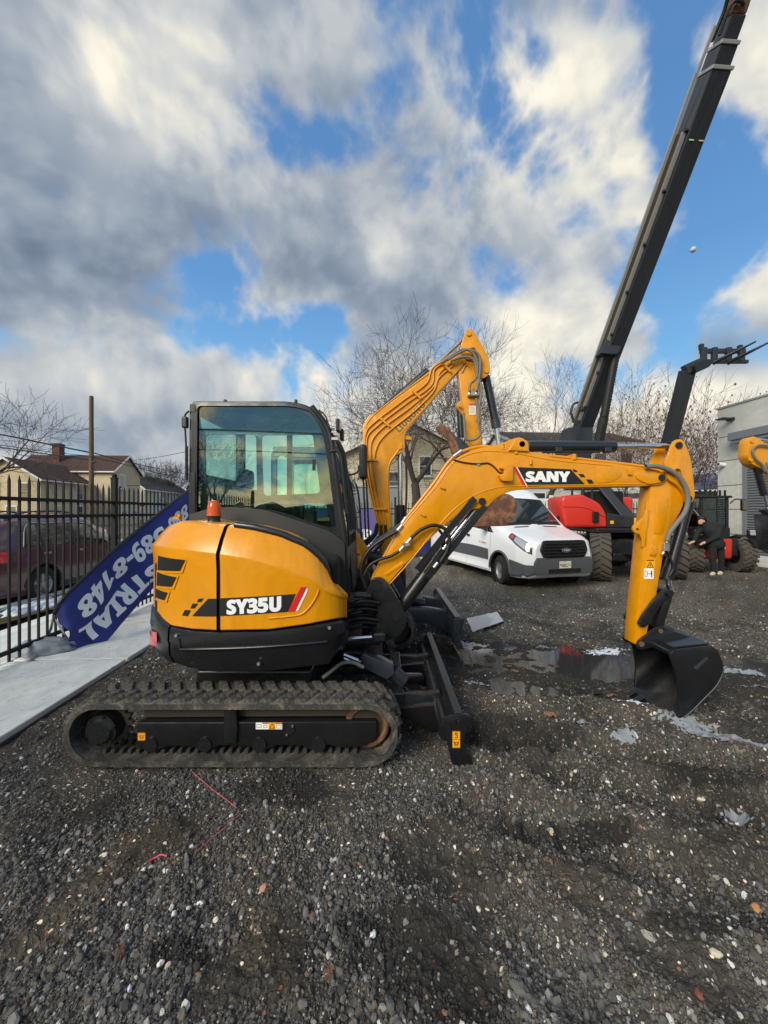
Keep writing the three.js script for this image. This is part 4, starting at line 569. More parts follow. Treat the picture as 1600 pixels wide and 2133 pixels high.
  for (const d of [2.445, 4.075]) part(bl, 'end_plate', extr(pxm([[922, 1497, 8], [936, 1492, 8], [974, 1488, 8], [985, 1496, 8], [984, 1506], [966, 1533, 14], [968, 1555], [985, 1586, 5], [984, 1594, 3], [945, 1594, 3], [940, 1588]], 2.445), d, 0.022, { bevel: 0.003, holes: d < 3 ? [pxm([[947, 1497, 6], [959, 1497, 6], [959, 1514, 6], [947, 1514, 6]], 2.445)] : [] }), M.black);
  part(bl, 'top_rail', boxG(0.055, 0.05, 1.63, 0.475, 0.315, -3.27, 0.006), M.trim); part(bl, 'back_rib', rodG(V3(0.40, 0.20, -2.47), V3(0.40, 0.20, -4.07), 0.05, 18), M.black);
  part(bl, 'cutting_edge', boxG(0.02, 0.07, 1.62, 0.49, 0.05, -3.27), M.blackSatin);
  flat(942, 1523, 959, 1558, 2.442, stick(68, 140, (x) => { line(x, '#5a3a00', 3); x.strokeRect(2, 2, 64, 136); x.beginPath(); x.moveTo(2, 68); x.lineTo(66, 68); x.stroke(); line(x, '#222', 6); x.beginPath(); x.arc(34, 22, 9, 0, 7); x.moveTo(34, 32); x.lineTo(44, 40); x.arc(34, 46, 10, -0.4, 3); x.stroke(); line(x, '#222', 5); x.beginPath(); x.moveTo(14, 84); x.lineTo(24, 120); x.lineTo(44, 120); x.lineTo(56, 84); x.stroke(); x.beginPath(); x.arc(34, 100, 10, 0, 7); x.stroke(); }), 'warning_sticker', bl);
  for (const z of [2.86, 3.62]) { part(ex, 'blade_arm', extr([[-0.45, 0.20, 0.02], [-0.40, 0.30, 0.02], [0.30, 0.26, 0.02], [0.42, 0.28, 0.01], [0.42, 0.06, 0.01], [0.25, 0.13, 0.06]], z, 0.07, { bevel: 0.004 }), M.black); part(ex, 'arm_gusset', extr([[0.02, 0.20], [0.42, 0.24], [0.42, 0.05], [0.36, 0.04]], z - 0.10, 0.10, { bevel: 0.002 }), M.black); }
  part(ex, 'arm_crossbar', boxG(0.10, 0.08, 0.86, 0.10, 0.24, -3.27, 0.01), M.black);
  { const a = at(728, 1388, 3.0), b = at(826, 1412, 2.96); plate(ex, 'cylinder_guard', [[750, 1372, 2], [756, 1361, 3], [820, 1389, 3], [822, 1404, 3], [806, 1416, 3], [762, 1394, 2]], 2.95, 0.13, M.slate, { bevel: 0.006 }); part(ex, 'blade_cylinder_rod', rodG(at(716, 1364, 3.05), at(752, 1378, 3.05), 0.022), M.chrome); part(ex, 'blade_cylinder_rod', rodG(at(716, 1371, 2.98), at(748, 1386, 2.98), 0.012), M.chrome); part(ex, 'cylinder_eye', rodG(at(818, 1398, 3.02), at(840, 1420, 3.02), 0.06), M.blackSatin); part(ex, 'blade_cylinder', rodG(at(840, 1412, 3.05), V3(0.30, 0.24, -3.2), 0.04), M.black); }
  part(ex, 'hydraulic_hose', tubeG([at(672, 1412, 2.75), at(690, 1398, 2.78), at(712, 1382, 2.8), at(735, 1380, 2.82), at(757, 1390, 2.85)], 0.014, 40), M.hoseGrey);
  part(ex, 'hydraulic_hose', tubeG([V3(-0.3, 0.42, -3.1), V3(0.0, 0.36, -3.05), V3(0.2, 0.22, -3.0), V3(0.32, 0.2, -2.9)], 0.012, 40), M.hose);
}
function flatG(px0, py0, px1, py1, d, th) { const a = at(px0, py1, d), b = at(px1, py0, d); return new THREE.BoxGeometry(b.x - a.x, b.y - a.y, th).translate((a.x + b.x) / 2, (a.y + b.y) / 2, -d); }

// ------------------------------------------------------------------ second mini excavator, raised boom, behind the first
const scaleTo = (p, d0, d) => p.map(([x, y, r]) => [800 + (x - 800) * d0 / d, 1066.5 + (y - 1066.5) * d0 / d, r]);
const ex2 = thing('mini_excavator', 'yellow mini excavator with raised folded boom and rusty bucket, behind the first one', 'excavator', [-0.75, 0, -5.28]);
{
  const Y = M.yellow2, D = 5.18, T = 0.2, tr = (pts, d) => pts.map(([x, y]) => at(x, y, d));
  rubberTrack(ex2, -1.55, 0.15, 0.23, 4.44, 0.3, { rubber: M.rubber, dirt: M.dirt }, 0.11); rubberTrack(ex2, -1.55, 0.15, 0.23, 5.84, 0.3, { rubber: M.rubber, dirt: M.dirt }, 0.11, false);
  for (const d of [4.5, 5.9]) { part(ex2, 'track_frame', extr([[-1.45, 0.32, 0.02], [0.05, 0.32, 0.02], [0.08, 0.12, 0.02], [-1.45, 0.12, 0.02]], d, 0.16), M.slate); part(ex2, 'idler_wheel', new THREE.CylinderGeometry(0.14, 0.14, 0.12, 28).rotateX(Math.PI / 2).translate(0.15, 0.23, -d - 0.09), M.dirt); part(ex2, 'sprocket', new THREE.CylinderGeometry(0.15, 0.15, 0.08, 18).rotateX(Math.PI / 2).translate(-1.55, 0.23, -d - 0.09), M.dirt); }
  part(ex2, 'carbody', boxG(0.9, 0.24, 1.2, -0.72, 0.40, -5.28, 0.03), M.blackSatin); part(ex2, 'swing_bearing', new THREE.CylinderGeometry(0.42, 0.44, 0.1, 36).translate(-0.72, 0.56, -5.28), M.blackSatin);
  // body: dark skirt, yellow cowl with a raked nose
  part(ex2, 'lower_skirt', extr([[-1.55, 0.60, 0.1], [-1.55, 0.92, 0.05], [-0.18, 0.92, 0.05], [-0.12, 0.62, 0.05]], 4.55, 1.46, { bevel: 0.03 }), M.blackSatin);
  const cowl = part(ex2, 'cowl', extr([[-1.52, 0.93, 0.05], [-1.50, 1.50, 0.2], [-0.55, 1.55, 0.1], [-0.30, 1.18, 0.06], [-0.24, 0.93, 0.05]], 4.58, 0.44, { bevel: 0.03 }), Y);
  part(cowl, 'cowl_line', extr([[-1.4, 1.12], [-0.29, 1.12], [-0.29, 1.105], [-1.4, 1.105]], 4.577, 0.004, { bevel: 0 }), M.blackSatin);
  part(cowl, 'model_plate', flatG(700, 1199, 741, 1222.5, 4.574, 0.004), textMat(256, 140, (x) => bigText(x, '-ZTS', 176, 52, 36, 120, '#d8dadb'), '#26282b'));
  part(ex2, 'front_cowl', extr([[-0.52, 0.95], [-0.52, 1.55, 0.03], [-0.44, 1.50, 0.05], [-0.21, 1.16, 0.05], [-0.22, 0.95]], 4.9, 0.15, { bevel: 0.012 }), Y);
  // cab: frame of pillars, glass between
  const C = 5.02, CF = 5.96, cp = [[-1.48, 1.0], [-1.48, 2.40, 0.1], [-1.40, 2.48, 0.1], [-0.72, 2.46, 0.2], [-0.50, 2.20, 0.2], [-0.36, 1.55, 0.05], [-0.36, 1.0]], ci = [[-1.42, 1.45, 0.05], [-1.42, 2.38, 0.08], [-0.75, 2.38, 0.18], [-0.57, 2.16, 0.15], [-0.43, 1.55, 0.05], [-0.43, 1.25, 0.05], [-0.8, 1.35, 0.1]];
  for (const d of [C, CF]) { part(ex2, 'cab_frame', extr(cp, d, 0.06, { bevel: 0.012, holes: [ci] }), M.blackSatin); part(ex2, 'side_glass', extr(ci, d + 0.03, 0.003, { bevel: 0 }), M.glass); }
  part(ex2, 'roof', boxG(0.8, 0.05, 0.94, -1.06, 2.45, -5.5, 0.02), M.blackSatin);
  { const f = [[-0.72, 2.45], [-0.50, 2.20], [-0.36, 1.55], [-0.35, 1.1]].map(([x, y]) => V3(x, y, 0)), cv = new THREE.CatmullRomCurve3(f); part(ex2, 'front_glass', gridG(1, 16, (u, v) => { const p = cv.getPoint(v); p.z = lerp(-C - 0.06, -CF, u); return p; }), M.glass); }
  part(ex2, 'seat', merge([boxG(0.46, 0.12, 0.46, -1.0, 1.25, -5.5, 0.04), boxG(0.13, 0.6, 0.44, -1.24, 1.55, -5.5, 0.05)]), M.darkPlastic); part(ex2, 'cab_floor', boxG(1.1, 0.1, 0.95, -0.93, 1.0, -5.5), M.darkPlastic);
  const mir = part(ex2, 'mirror', boxG(0.10, 0.44, 0.22, gx(757, 4.9), gy(963, 4.9), -4.92, 0.04), M.blackSatin); part(mir, 'mirror_arm', tubeG([at(722, 990, 5.0), at(735, 988, 4.95), at(746, 982, 4.92), at(747, 970, 4.92)], 0.014, 20, 6), M.blackSatin);
  part(ex2, 'grab_rail', tubeG([at(735, 1000, 4.98), at(742, 1010, 4.96), at(748, 1040, 4.96), at(752, 1100, 4.96), at(756, 1150, 4.96)], 0.014, 30, 6), M.blackSatin);
  for (const [a, b] of [[757, 762], [763, 769]]) part(ex2, 'wiper', rodG(at(a, 1000, 4.96), at(b, 1120, 4.96), 0.012), M.blackSatin);
  // boom
  const bp = [[755, 886, 12], [770, 864, 6], [778, 862, 4], [922, 752], [952, 738, 10], [967, 747, 9], [967, 760, 8], [950, 778], [917, 813], [887, 851], [846, 897, 8], [843, 915, 6], [844, 934, 8], [836, 943, 8], [822, 951, 14], [812, 972, 20], [811, 1000], [816, 1105], [818, 1175, 8], [800, 1180, 8], [786, 1094], [765, 1010], [757, 950]];
  const boom = plate(ex2, 'boom', bp, D, T, Y, { bevel: 0.008 });
  part(boom, 'flange_bead', tubeG(tr([[813, 1100], [808, 1000], [812, 965], [826, 944], [838, 925]], D), 0.012, 40, 6), Y); part(boom, 'flange_bead', tubeG(tr([[760, 890], [775, 868], [922, 757]], D), 0.010, 40, 6), Y);
  for (const [k, pts] of [[[790, 1092], [770, 1000], [764, 945], [766, 908], [785, 888], [850, 838], [900, 800], [905, 770], [922, 757]], [[797, 1092], [777, 1000], [772, 948], [775, 918], [792, 896], [858, 846], [908, 800], [915, 778], [940, 755]], [[804, 1092], [784, 1005], [780, 955], [786, 928], [800, 908], [868, 852], [905, 812], [912, 790], [945, 760]], [[784, 1080], [764, 995], [760, 930], [764, 897], [780, 880], [840, 834], [890, 796], [900, 768], [930, 748]]].entries()) part(boom, 'hydraulic_pipe', tubeG(tr(pts, D - 0.014), 0.011, 80, 6), Y);
  for (const [x, y, a] of [[802, 880, -0.65], [868, 822, -0.65], [930, 766, -0.65], [772, 958, 0], [792, 1060, 0]]) { const c = at(x, y, D - 0.025); part(boom, 'pipe_clamp', new THREE.BoxGeometry(0.16, 0.025, 0.035).rotateZ(a < 0 ? a - 0.1 : a).translate(c.x, c.y, c.z), Y); }
  part(boom, 'lamp_bracket', extr(pxm([[834, 904, 2], [858, 910, 2], [858, 916, 2], [836, 914, 2]], D), D + 0.02, 0.16), Y);
  for (const [x, y, r] of [[833, 931, 0.03], [966, 752, 0.03], [764, 889, 0.022]]) part(boom, 'pin', discG(x, y, D - 0.02, r, 0.03), Y);
  { // lettering climbs the boom
    const a = at(826, 899, D - 0.004), b = at(884, 839, D - 0.004), v = b.clone().sub(a), ang = Math.atan2(v.y, v.x), g = new THREE.BoxGeometry(v.length() * 1.02, 0.115, 0.002).rotateZ(ang).translate((a.x + b.x) / 2, (a.y + b.y) / 2 - 0.0, -D + 0.004);
    part(boom, 'brand_lettering', g, textMat(512, 96, (x) => bigText(x, 'LiuGong'.toUpperCase(), 256, 48, 64, 490, '#6a5a34', 10), '#dd9420', { rough: 0.45 })); }
  // arm
  const A = 5.2, arm = plate(ex2, 'arm', [[955, 778], [966, 750, 8], [980, 742, 10], [1000, 755, 10], [1006, 780, 8], [1002, 796, 8], [1002, 850], [1006, 932], [1004, 1000, 6], [984, 1002, 6], [978, 930], [963, 832], [954, 838, 4], [954, 848, 4], [962, 850]].map(([x, y, r]) => [x, y, r || 0]).filter((_, i) => ![11, 12, 13, 14].includes(i)), A, 0.16, Y, { bevel: 0.007 });
  const ear = [[957, 731, 16], [965, 705, 14], [970, 690, 8], [978, 684, 8], [986, 688, 10], [1006, 720, 20], [1019, 748, 16], [1022, 772, 8], [1016, 783, 8], [1004, 790, 6], [1000, 770, 10], [985, 748, 20], [966, 748, 10]];
  for (const d of [5.16, 5.34]) plate(arm, 'ear_plate', scaleTo(ear, 5.16, d), d, 0.035, Y, { holes: [scaleTo([[978, 724, 6], [988, 722, 8], [1000, 742, 6], [1001, 760, 5], [994, 752, 5]], 5.16, d)] });
  for (const [x, y, r] of [[977, 694, 0.032], [1014, 772, 0.03], [958, 844, 0.022]]) part(arm, 'pin', discG(x, y, 5.14, r, 0.03), Y);
  plate(arm, 'thumb_lug', [[952, 838, 5], [962, 834, 4], [968, 850], [966, 868, 4], [954, 850, 4]], 5.2, 0.16, Y);
  part(arm, 'data_plate', flatG(977.5, 841, 991, 864, 5.196, 0.003), textMat(64, 110, (x) => { x.fillStyle = '#b5482c'; x.fillRect(0, 0, 64, 18); x.fillStyle = '#777'; for (let k = 0; k < 5; k++) x.fillRect(10, 34 + k * 13, 44, 4); }, '#e6e2d6'));
  part(arm, 'arm_rim', tubeG(tr([[962, 776], [972, 760], [984, 770], [990, 785]], 5.19), 0.01, 24, 6), Y);
  for (const pts of [[[920, 756], [945, 738], [965, 728], [985, 735], [995, 765], [990, 790], [980, 800], [978, 815]], [[932, 750], [955, 736], [978, 728], [998, 740], [1000, 770], [996, 800], [992, 815]], [[940, 752], [962, 744], [985, 748], [995, 780], [1003, 810], [998, 850], [998, 880]], [[992, 830], [995, 850], [997, 885], [1000, 905], [990, 915], [972, 915], [968, 890], [966, 860]]]) part(ex2, 'hydraulic_hose', tubeG(tr(pts, 5.10), 0.017, 70, 8), M.hoseGrey);
  part(arm, 'valve_block', merge([boxG(0.16, 0.06, 0.06, gx(986, 5.16), gy(821, 5.16), -5.16, 0.01), rodG(at(978, 822, 5.14), at(978, 812, 5.14), 0.02), rodG(at(992, 822, 5.14), at(992, 808, 5.14), 0.02), boxG(0.05, 0.05, 0.05, gx(996, 5.16), gy(873, 5.16), -5.16, 0.01)]), M.zinc);
  // cylinders
  part(ex2, 'arm_cylinder', rodG(at(786, 866, 5.28), at(892, 774, 5.28), 0.062, 20), M.black); part(ex2, 'arm_cylinder_rod', rodG(at(890, 776, 5.28), at(973, 698, 5.28), 0.032), M.chrome);
  part(ex2, 'bucket_cylinder', rodG(at(1012, 784, 5.28), at(1033, 884, 5.28), 0.055, 18), M.black); part(ex2, 'cylinder_gland', rodG(at(1031, 874, 5.28), at(1034, 892, 5.28), 0.062), M.slate); part(ex2, 'bucket_cylinder_rod', rodG(at(1034, 890, 5.28), at(1046, 985, 5.28), 0.028), M.chrome);
  part(ex2, 'boom_cylinder_rod', rodG(at(833, 935, 5.28), at(834, 1056, 5.28), 0.034), M.chrome); part(ex2, 'boom_cylinder', rodG(at(834, 1052, 5.28), at(836, 1150, 5.28), 0.062, 18), M.black); part(ex2, 'boom_cylinder', rodG(at(836, 1150, 5.28), at(838, 1240, 5.28), 0.055, 18), M.black); part(ex2, 'hydraulic_hose', tubeG(tr([[845, 950], [847, 1000], [845, 1070], [842, 1110]], 5.22), 0.016, 30, 6), M.hose);
  part(ex2, 'thumb_cylinder', rodG(at(958, 848, 5.28), at(962, 912, 5.28), 0.05), M.black); part(ex2, 'thumb_cylinder_rod', rodG(at(961, 905, 5.28), at(962, 950, 5.28), 0.026), M.chrome);
  // thumb: two toothed claws, and the rusty bucket curled under the arm
  for (const [k, d] of [[0, 5.16], [1, 5.36]]) plate(ex2, 'thumb_claw', scaleTo([[908, 890, 2], [914, 886, 3], [928, 893, 8], [936, 900], [946, 910], [954, 925, 6], [962, 950, 4], [944, 950, 4], [938, 930], [934, 916], [932, 912], [929, 914], [926, 907], [922, 909], [920, 902], [915, 903]].map(([x, y, r]) => [x + k * 8, y - k * 10, r]), 5.16, d), d, 0.06, M.rust);
  plate(ex2, 'thumb_arm', [[936, 916, 4], [955, 908, 6], [976, 928, 6], [984, 960, 6], [966, 970, 6], [948, 946]], 5.19, 0.16, M.slate);
  const bD = 4.95, bprof = [[938, 1088, 1], [962, 1072, 4], [996, 1052, 8], [1030, 1032, 14], [1056, 1027, 14], [1074, 1036, 12], [1079, 1056, 12], [1070, 1080, 12], [1052, 1094, 10], [1000, 1094, 8], [962, 1094, 4]];
  const bucket = part(ex2, 'bucket', (() => { const o = pxm([[950, 1086], [996, 1052, 8], [1030, 1032, 14], [1056, 1027, 14], [1074, 1036, 12], [1079, 1056, 12], [1070, 1080, 12], [1052, 1094, 10], [962, 1095, 4]], bD); return extr(o, bD, 0.6, { bevel: 0.01 }); })(), M.rust);
  part(bucket, 'wear_strip', extr(pxm([[990, 1070], [1076, 1068], [1070, 1082], [1052, 1096], [966, 1097], [962, 1090]], bD - 0.012), bD - 0.012, 0.014), M.rust, 'scraped steel lower side plate');
  for (let i = 0; i < 4; i++) part(bucket, 'tooth', extr(pxm([[964, 1082], [940, 1094, 1], [938, 1098, 1], [966, 1095]], bD), bD + 0.03 + i * 0.16, 0.07, { bevel: 0.006 }), M.rust);
  plate(bucket, 'side_cutter', [[956, 1062, 3], [1000, 1050], [1002, 1062], [952, 1076, 2]], bD - 0.012, 0.03, M.rust);
  plate(ex2, 'bucket_link', [[984, 985, 6], [1004, 985, 6], [1050, 980, 6], [1052, 1000, 8], [1040, 1034], [1016, 1040], [1030, 1002], [1000, 1000]], 5.2, 0.16, M.slate);
  plate(ex2, 'bucket_ear', [[984, 1000, 6], [1006, 1000, 6], [1030, 1036], [1010, 1046], [990, 1020]], 5.19, 0.18, M.rust);
  // swing post, hoses, blade
  plate(ex2, 'swing_post', [[796, 1168, 8], [824, 1168, 8], [846, 1240, 10], [846, 1268, 8], [800, 1275, 8], [770, 1250, 6]], 5.14, 0.28, M.slate); part(ex2, 'swing_frame', boxG(0.4, 0.3, 0.4, -0.08, 0.62, -5.28, 0.05), M.slate);
  for (const pts of [[[786, 1094], [784, 1110], [772, 1125], [760, 1140], [757, 1165], [764, 1190]], [[794, 1094], [793, 1112], [780, 1130], [766, 1148], [764, 1175], [772, 1200]], [[803, 1094], [803, 1115], [792, 1135], [776, 1155], [772, 1180], [782, 1205]], [[786, 1090], [780, 1112], [768, 1122], [757, 1132], [750, 1160], [760, 1200]]]) part(ex2, 'hydraulic_hose', tubeG(tr(pts, 5.08), 0.022, 50, 8), M.hose);
  part(ex2, 'hose_guard', new THREE.TorusGeometry(0.2, 0.09, 12, 30).translate(gx(772, 5.0), gy(1195, 5.0), -5.12), M.hose);
  const bX = 0.86, bl = part(ex2, 'blade', (() => { const c = []; for (let i = 0; i <= 10; i++) { const t = i / 10; c.push([bX - 0.06 * Math.sin(t * 3.14), 0.04 + 0.34 * t]); } return extr([...c, ...c.map(([x, y]) => [x - 0.02, y]).reverse()], 4.42, 1.72, { bevel: 0.002 }); })(), M.slate);
  part(bl, 'top_rail', boxG(0.07, 0.05, 1.72, bX - 0.01, 0.39, -5.28, 0.006), M.slate);
  for (const d of [4.405, 6.14]) part(bl, 'end_plate', extr(pxm([[944, 1293, 6], [952, 1286, 6], [966, 1288, 6], [967, 1300, 6], [958, 1320], [962, 1340], [967, 1354, 2], [950, 1350], [944, 1325]], 4.405), d, 0.03, { bevel: 0.003 }), M.slate);
  part(bl, 'wear_edge', boxG(0.03, 0.08, 1.7, bX + 0.01, 0.055, -5.28), M.rust);
  for (const d of [4.9, 5.55]) part(ex2, 'blade_arm', extr([[-0.1, 0.40, 0.02], [0.55, 0.40, 0.02], [bX - 0.06, 0.36], [bX - 0.04, 0.08], [0.55, 0.20, 0.04], [-0.1, 0.22, 0.02]], d, 0.1), M.slate);
  part(ex2, 'blade_cylinder', rodG(V3(0.0, 0.50, -5.28), V3(0.55, 0.36, -5.28), 0.06), M.slate); part(ex2, 'cylinder_guard', boxG(0.4, 0.05, 0.2, 0.3, 0.47, -5.1, 0.01), M.slate);
  for (const z of [-4.95, -5.6]) part(bl, 'gusset', extr([[bX - 0.30, 0.36], [bX - 0.05, 0.38], [bX - 0.05, 0.12]], -z, 0.03, { bevel: 0 }), M.slate);
}
// ------------------------------------------------------------------ a third excavator, of which only the folded arm reaches into view by the shutter
{
  const d = 5.6, q = thing('mini_excavator', 'yellow excavator arm end with hoses reaching in front of the grey shutter', 'excavator', [gx(1760, d), fall(4, d), -d]);
  const Y = M.yellow2, tr = (pts, dd) => pts.map(([x, y]) => at(x, y, dd));
  const fl = fall(gx(1760, d), d);
  const arm = plate(q, 'arm', [[1557, 950, 5], [1559, 920, 6], [1567, 908, 7], [1578, 911, 5], [1592, 922], [1640, 935], [1780, 960], [1780, 1000], [1640, 985], [1602, 985, 10], [1585, 975, 8], [1566, 966, 5]], d, 0.16, Y, { bevel: 0.006 });
  part(arm, 'pin', discG(1568, 919, d - 0.02, 0.026, 0.03), Y); part(arm, 'pin', discG(1566, 958, d - 0.02, 0.024, 0.03), Y);
  part(q, 'hydraulic_hose', tubeG(tr([[1640, 935], [1600, 928], [1578, 928], [1568, 938], [1574, 955], [1588, 968], [1600, 985]], d - 0.04), 0.016, 50, 8), M.hoseGrey);
  part(q, 'arm_cylinder_rod', rodG(at(1580, 916, d + 0.08), at(1690, 930, d + 0.08), 0.026), M.chrome); part(q, 'arm_cylinder', rodG(at(1660, 927, d + 0.08), at(1790, 950, d + 0.08), 0.05), M.black);
  part(q, 'bucket_cylinder', rodG(at(1574, 970, d + 0.08), at(1592, 1032, d + 0.08), 0.046, 16), M.black); part(q, 'bucket_cylinder_rod', rodG(at(1591, 1028, d + 0.08), at(1606, 1085, d + 0.08), 0.022), M.chrome);
  part(q, 'valve_block', merge([rodG(at(1586, 968, d - 0.03), at(1594, 982, d - 0.03), 0.014), rodG(at(1598, 962, d - 0.03), at(1604, 985, d - 0.03), 0.014)]), M.zinc);
  part(q, 'bucket_link', plateG([[1592, 1062, 4], [1606, 1056, 4], [1660, 1064, 4], [1660, 1076], [1604, 1074, 4]], d + 0.04, 0.10), M.black);
  plate(q, 'dipper', [[1610, 978], [1640, 985], [1662, 1080, 6], [1640, 1084, 6]], d + 0.02, 0.14, Y);
  plate(q, 'bucket', [[1640, 1070, 6], [1720, 1064, 20], [1750, 1120, 30], [1690, 1170, 10], [1650, 1150]], d - 0.2, 0.5, M.black);
  // body outside the frame that carries the boom
  const bx = gx(1760, d); plate(q, 'boom', [[1745, 950, 6], [1790, 955, 6], [1900, 1040, 30], [1920, 1160, 6], [1870, 1160, 6], [1840, 1060, 30]], d - 0.01, 0.2, Y);
  part(q, 'body', boxG(1.4, 0.8, 1.4, gx(1990, d), fl + 1.0, -d - 0.1, 0.12), Y); part(q, 'cab', boxG(1.0, 1.4, 0.95, gx(1990, d), fl + 1.85, -d - 0.3, 0.08), M.blackSatin);
  for (const z of [-0.7, 0.5]) rubberTrack(q, gx(1990, d) - 0.85, gx(1990, d) + 0.85, 0.23, d + z, 0.3, { rubber: M.rubber, dirt: M.dirt }, 0.12, false).position.y += fl;
}
function plateG(p, d, th) { return extr(pxm(p, d), d, th); }

// ------------------------------------------------------------------ vehicles
// body of revolution-free sections: at each length l a half outline of [half width, height]; forward is -z, right is +x
function bodyFn(sections) {
  const n = sections[0][1].length;
  return (l, t) => {
    let i = 0; while (i < sections.length - 2 && l > sections[i + 1][0]) i++;
    const [l0, a] = sections[i], [l1, b] = sections[i + 1], q = clamp((l - l0) / (l1 - l0)), tt = clamp(t) * (n - 1), k = Math.min(n - 2, Math.floor(tt)), f = tt - k;
    const get = (j) => [lerp(a[j][0], b[j][0], q), lerp(a[j][1], b[j][1], q)];
    const p0 = get(Math.max(0, k - 1)), p1 = get(k), p2 = get(k + 1), p3 = get(Math.min(n - 1, k + 2)), T = 0.32;
    const h = (c) => { const m1 = (p2[c] - p0[c]) * T, m2 = (p3[c] - p1[c]) * T, f2 = f * f, f3 = f2 * f; return (2 * f3 - 3 * f2 + 1) * p1[c] + (f3 - 2 * f2 + f) * m1 + (-2 * f3 + 3 * f2) * p2[c] + (f3 - f2) * m2; };
    return [h(0), h(1)];
  };
}
function bodyGeo(S, ls, nt) {
  const pos = [], uv = [], ix = [], m = 2 * nt;
  for (const l of ls) for (let k = 0; k < m; k++) { const t = k <= nt ? k / nt : (m - k) / nt, [w, h] = S(l, t), s = k <= nt ? 1 : -1; pos.push(s * (k === 0 || k === nt ? 0 : w), h, l); uv.push(l, h); }
  for (let j = 0; j < ls.length - 1; j++) for (let k = 0; k < m; k++) { const a = j * m + k, b = j * m + (k + 1) % m, c = a + m, d = b + m; ix.push(a, b, d, a, d, c); }
  for (const [j, f] of [[0, 1], [ls.length - 1, 0]]) { const c = pos.length / 3; let y = 0; for (let k = 0; k < m; k++) y += pos[(j * m + k) * 3 + 1] / m; pos.push(0, y, ls[j]); uv.push(0, 0); for (let k = 0; k < m; k++) { const a = j * m + k, b = j * m + (k + 1) % m; f ? ix.push(c, b, a) : ix.push(c, a, b); } }
  const g = new THREE.BufferGeometry(); g.setAttribute('position', new THREE.Float32BufferAttribute(pos, 3)); g.setAttribute('uv', new THREE.Float32BufferAttribute(uv, 2)); g.setIndex(ix); g.computeVertexNormals(); return g;
}
const csg = new Evaluator(); csg.attributes = ['position', 'normal', 'uv']; csg.useGroups = false;
function cutWheels(g, list) { let b = new Brush(g); b.updateMatrixWorld(); for (const [l, y, r] of list) { const c = new Brush(new THREE.CylinderGeometry(r, r, 3, 40).rotateZ(Math.PI / 2).translate(0, y, l)); c.updateMatrixWorld(); b = csg.evaluate(b, c, SUBTRACTION); } return toCreasedNormals(b.geometry, 0.55); }
const onBody = (S, c, side, off, nu = 6, nv = 6) => gridG(nu, nv, (u, v) => { const l = lerp(lerp(c[0][0], c[1][0], u), lerp(c[3][0], c[2][0], u), v), t = lerp(lerp(c[0][1], c[1][1], u), lerp(c[3][1], c[2][1], u), v); const e = 0.01, [w, h] = S(l, t), [w2, h2] = S(l, Math.min(1, t + e)), [w1, h1] = S(l, Math.max(0, t - e)), [w4, h4] = S(l + 0.02, t), [w3, h3] = S(l - 0.02, t); const a = V3(w2 - w1, h2 - h1, 0), b = V3(w4 - w3, h4 - h3, 0.04), n = b.cross(a).normalize(); if (n.x < 0 && n.y < 0.5) n.negate(); if (n.y < -0.3) n.negate(); return V3(side * (w + n.x * off), h + n.y * off, l + n.z * off); });
const range = (a, b, n) => Array.from({ length: n + 1 }, (_, i) => lerp(a, b, i / n));
function carWheel(parent, name, x, y, z, r, w, rimMat, spokes, turn = 0) {
  const k = Math.sign(x), g = new THREE.LatheGeometry([[r * 0.62, -w / 2 + 0.01], [r * 0.66, -w / 2], [r * 0.9, -w / 2], [r * 0.985, -w * 0.40], [r, -w * 0.25], [r, w * 0.25], [r * 0.985, w * 0.40], [r * 0.9, w / 2], [r * 0.66, w / 2], [r * 0.62, w / 2 - 0.01]].map(([a, b]) => new THREE.Vector2(a, b)), 40).rotateZ(Math.PI / 2);
  const o = loc(parent, name, g, M.tyre, [x, y, z], [0, turn, 0]);
  loc(o, 'rim', new THREE.LatheGeometry([[r * 0.64, w * 0.46], [r * 0.60, w * 0.42], [r * 0.56, w * 0.15], [0.0, w * 0.12]].map(([a, b]) => new THREE.Vector2(a, b)), 36).rotateZ(-Math.PI / 2 * k), rimMat);
  for (let i = 0; i < spokes; i++) loc(o, 'spoke', boxG(0.02, r * 0.5, r * 0.16, k * w * 0.36, r * 0.34, 0, 0.006), rimMat, [0, 0, 0], [i / spokes * 6.2832, 0, 0]);
  loc(o, 'hub_cap', new THREE.CylinderGeometry(r * 0.16, r * 0.18, 0.03, 20).rotateZ(Math.PI / 2), rimMat, [k * w * 0.36, 0, 0]);
  return o;
}
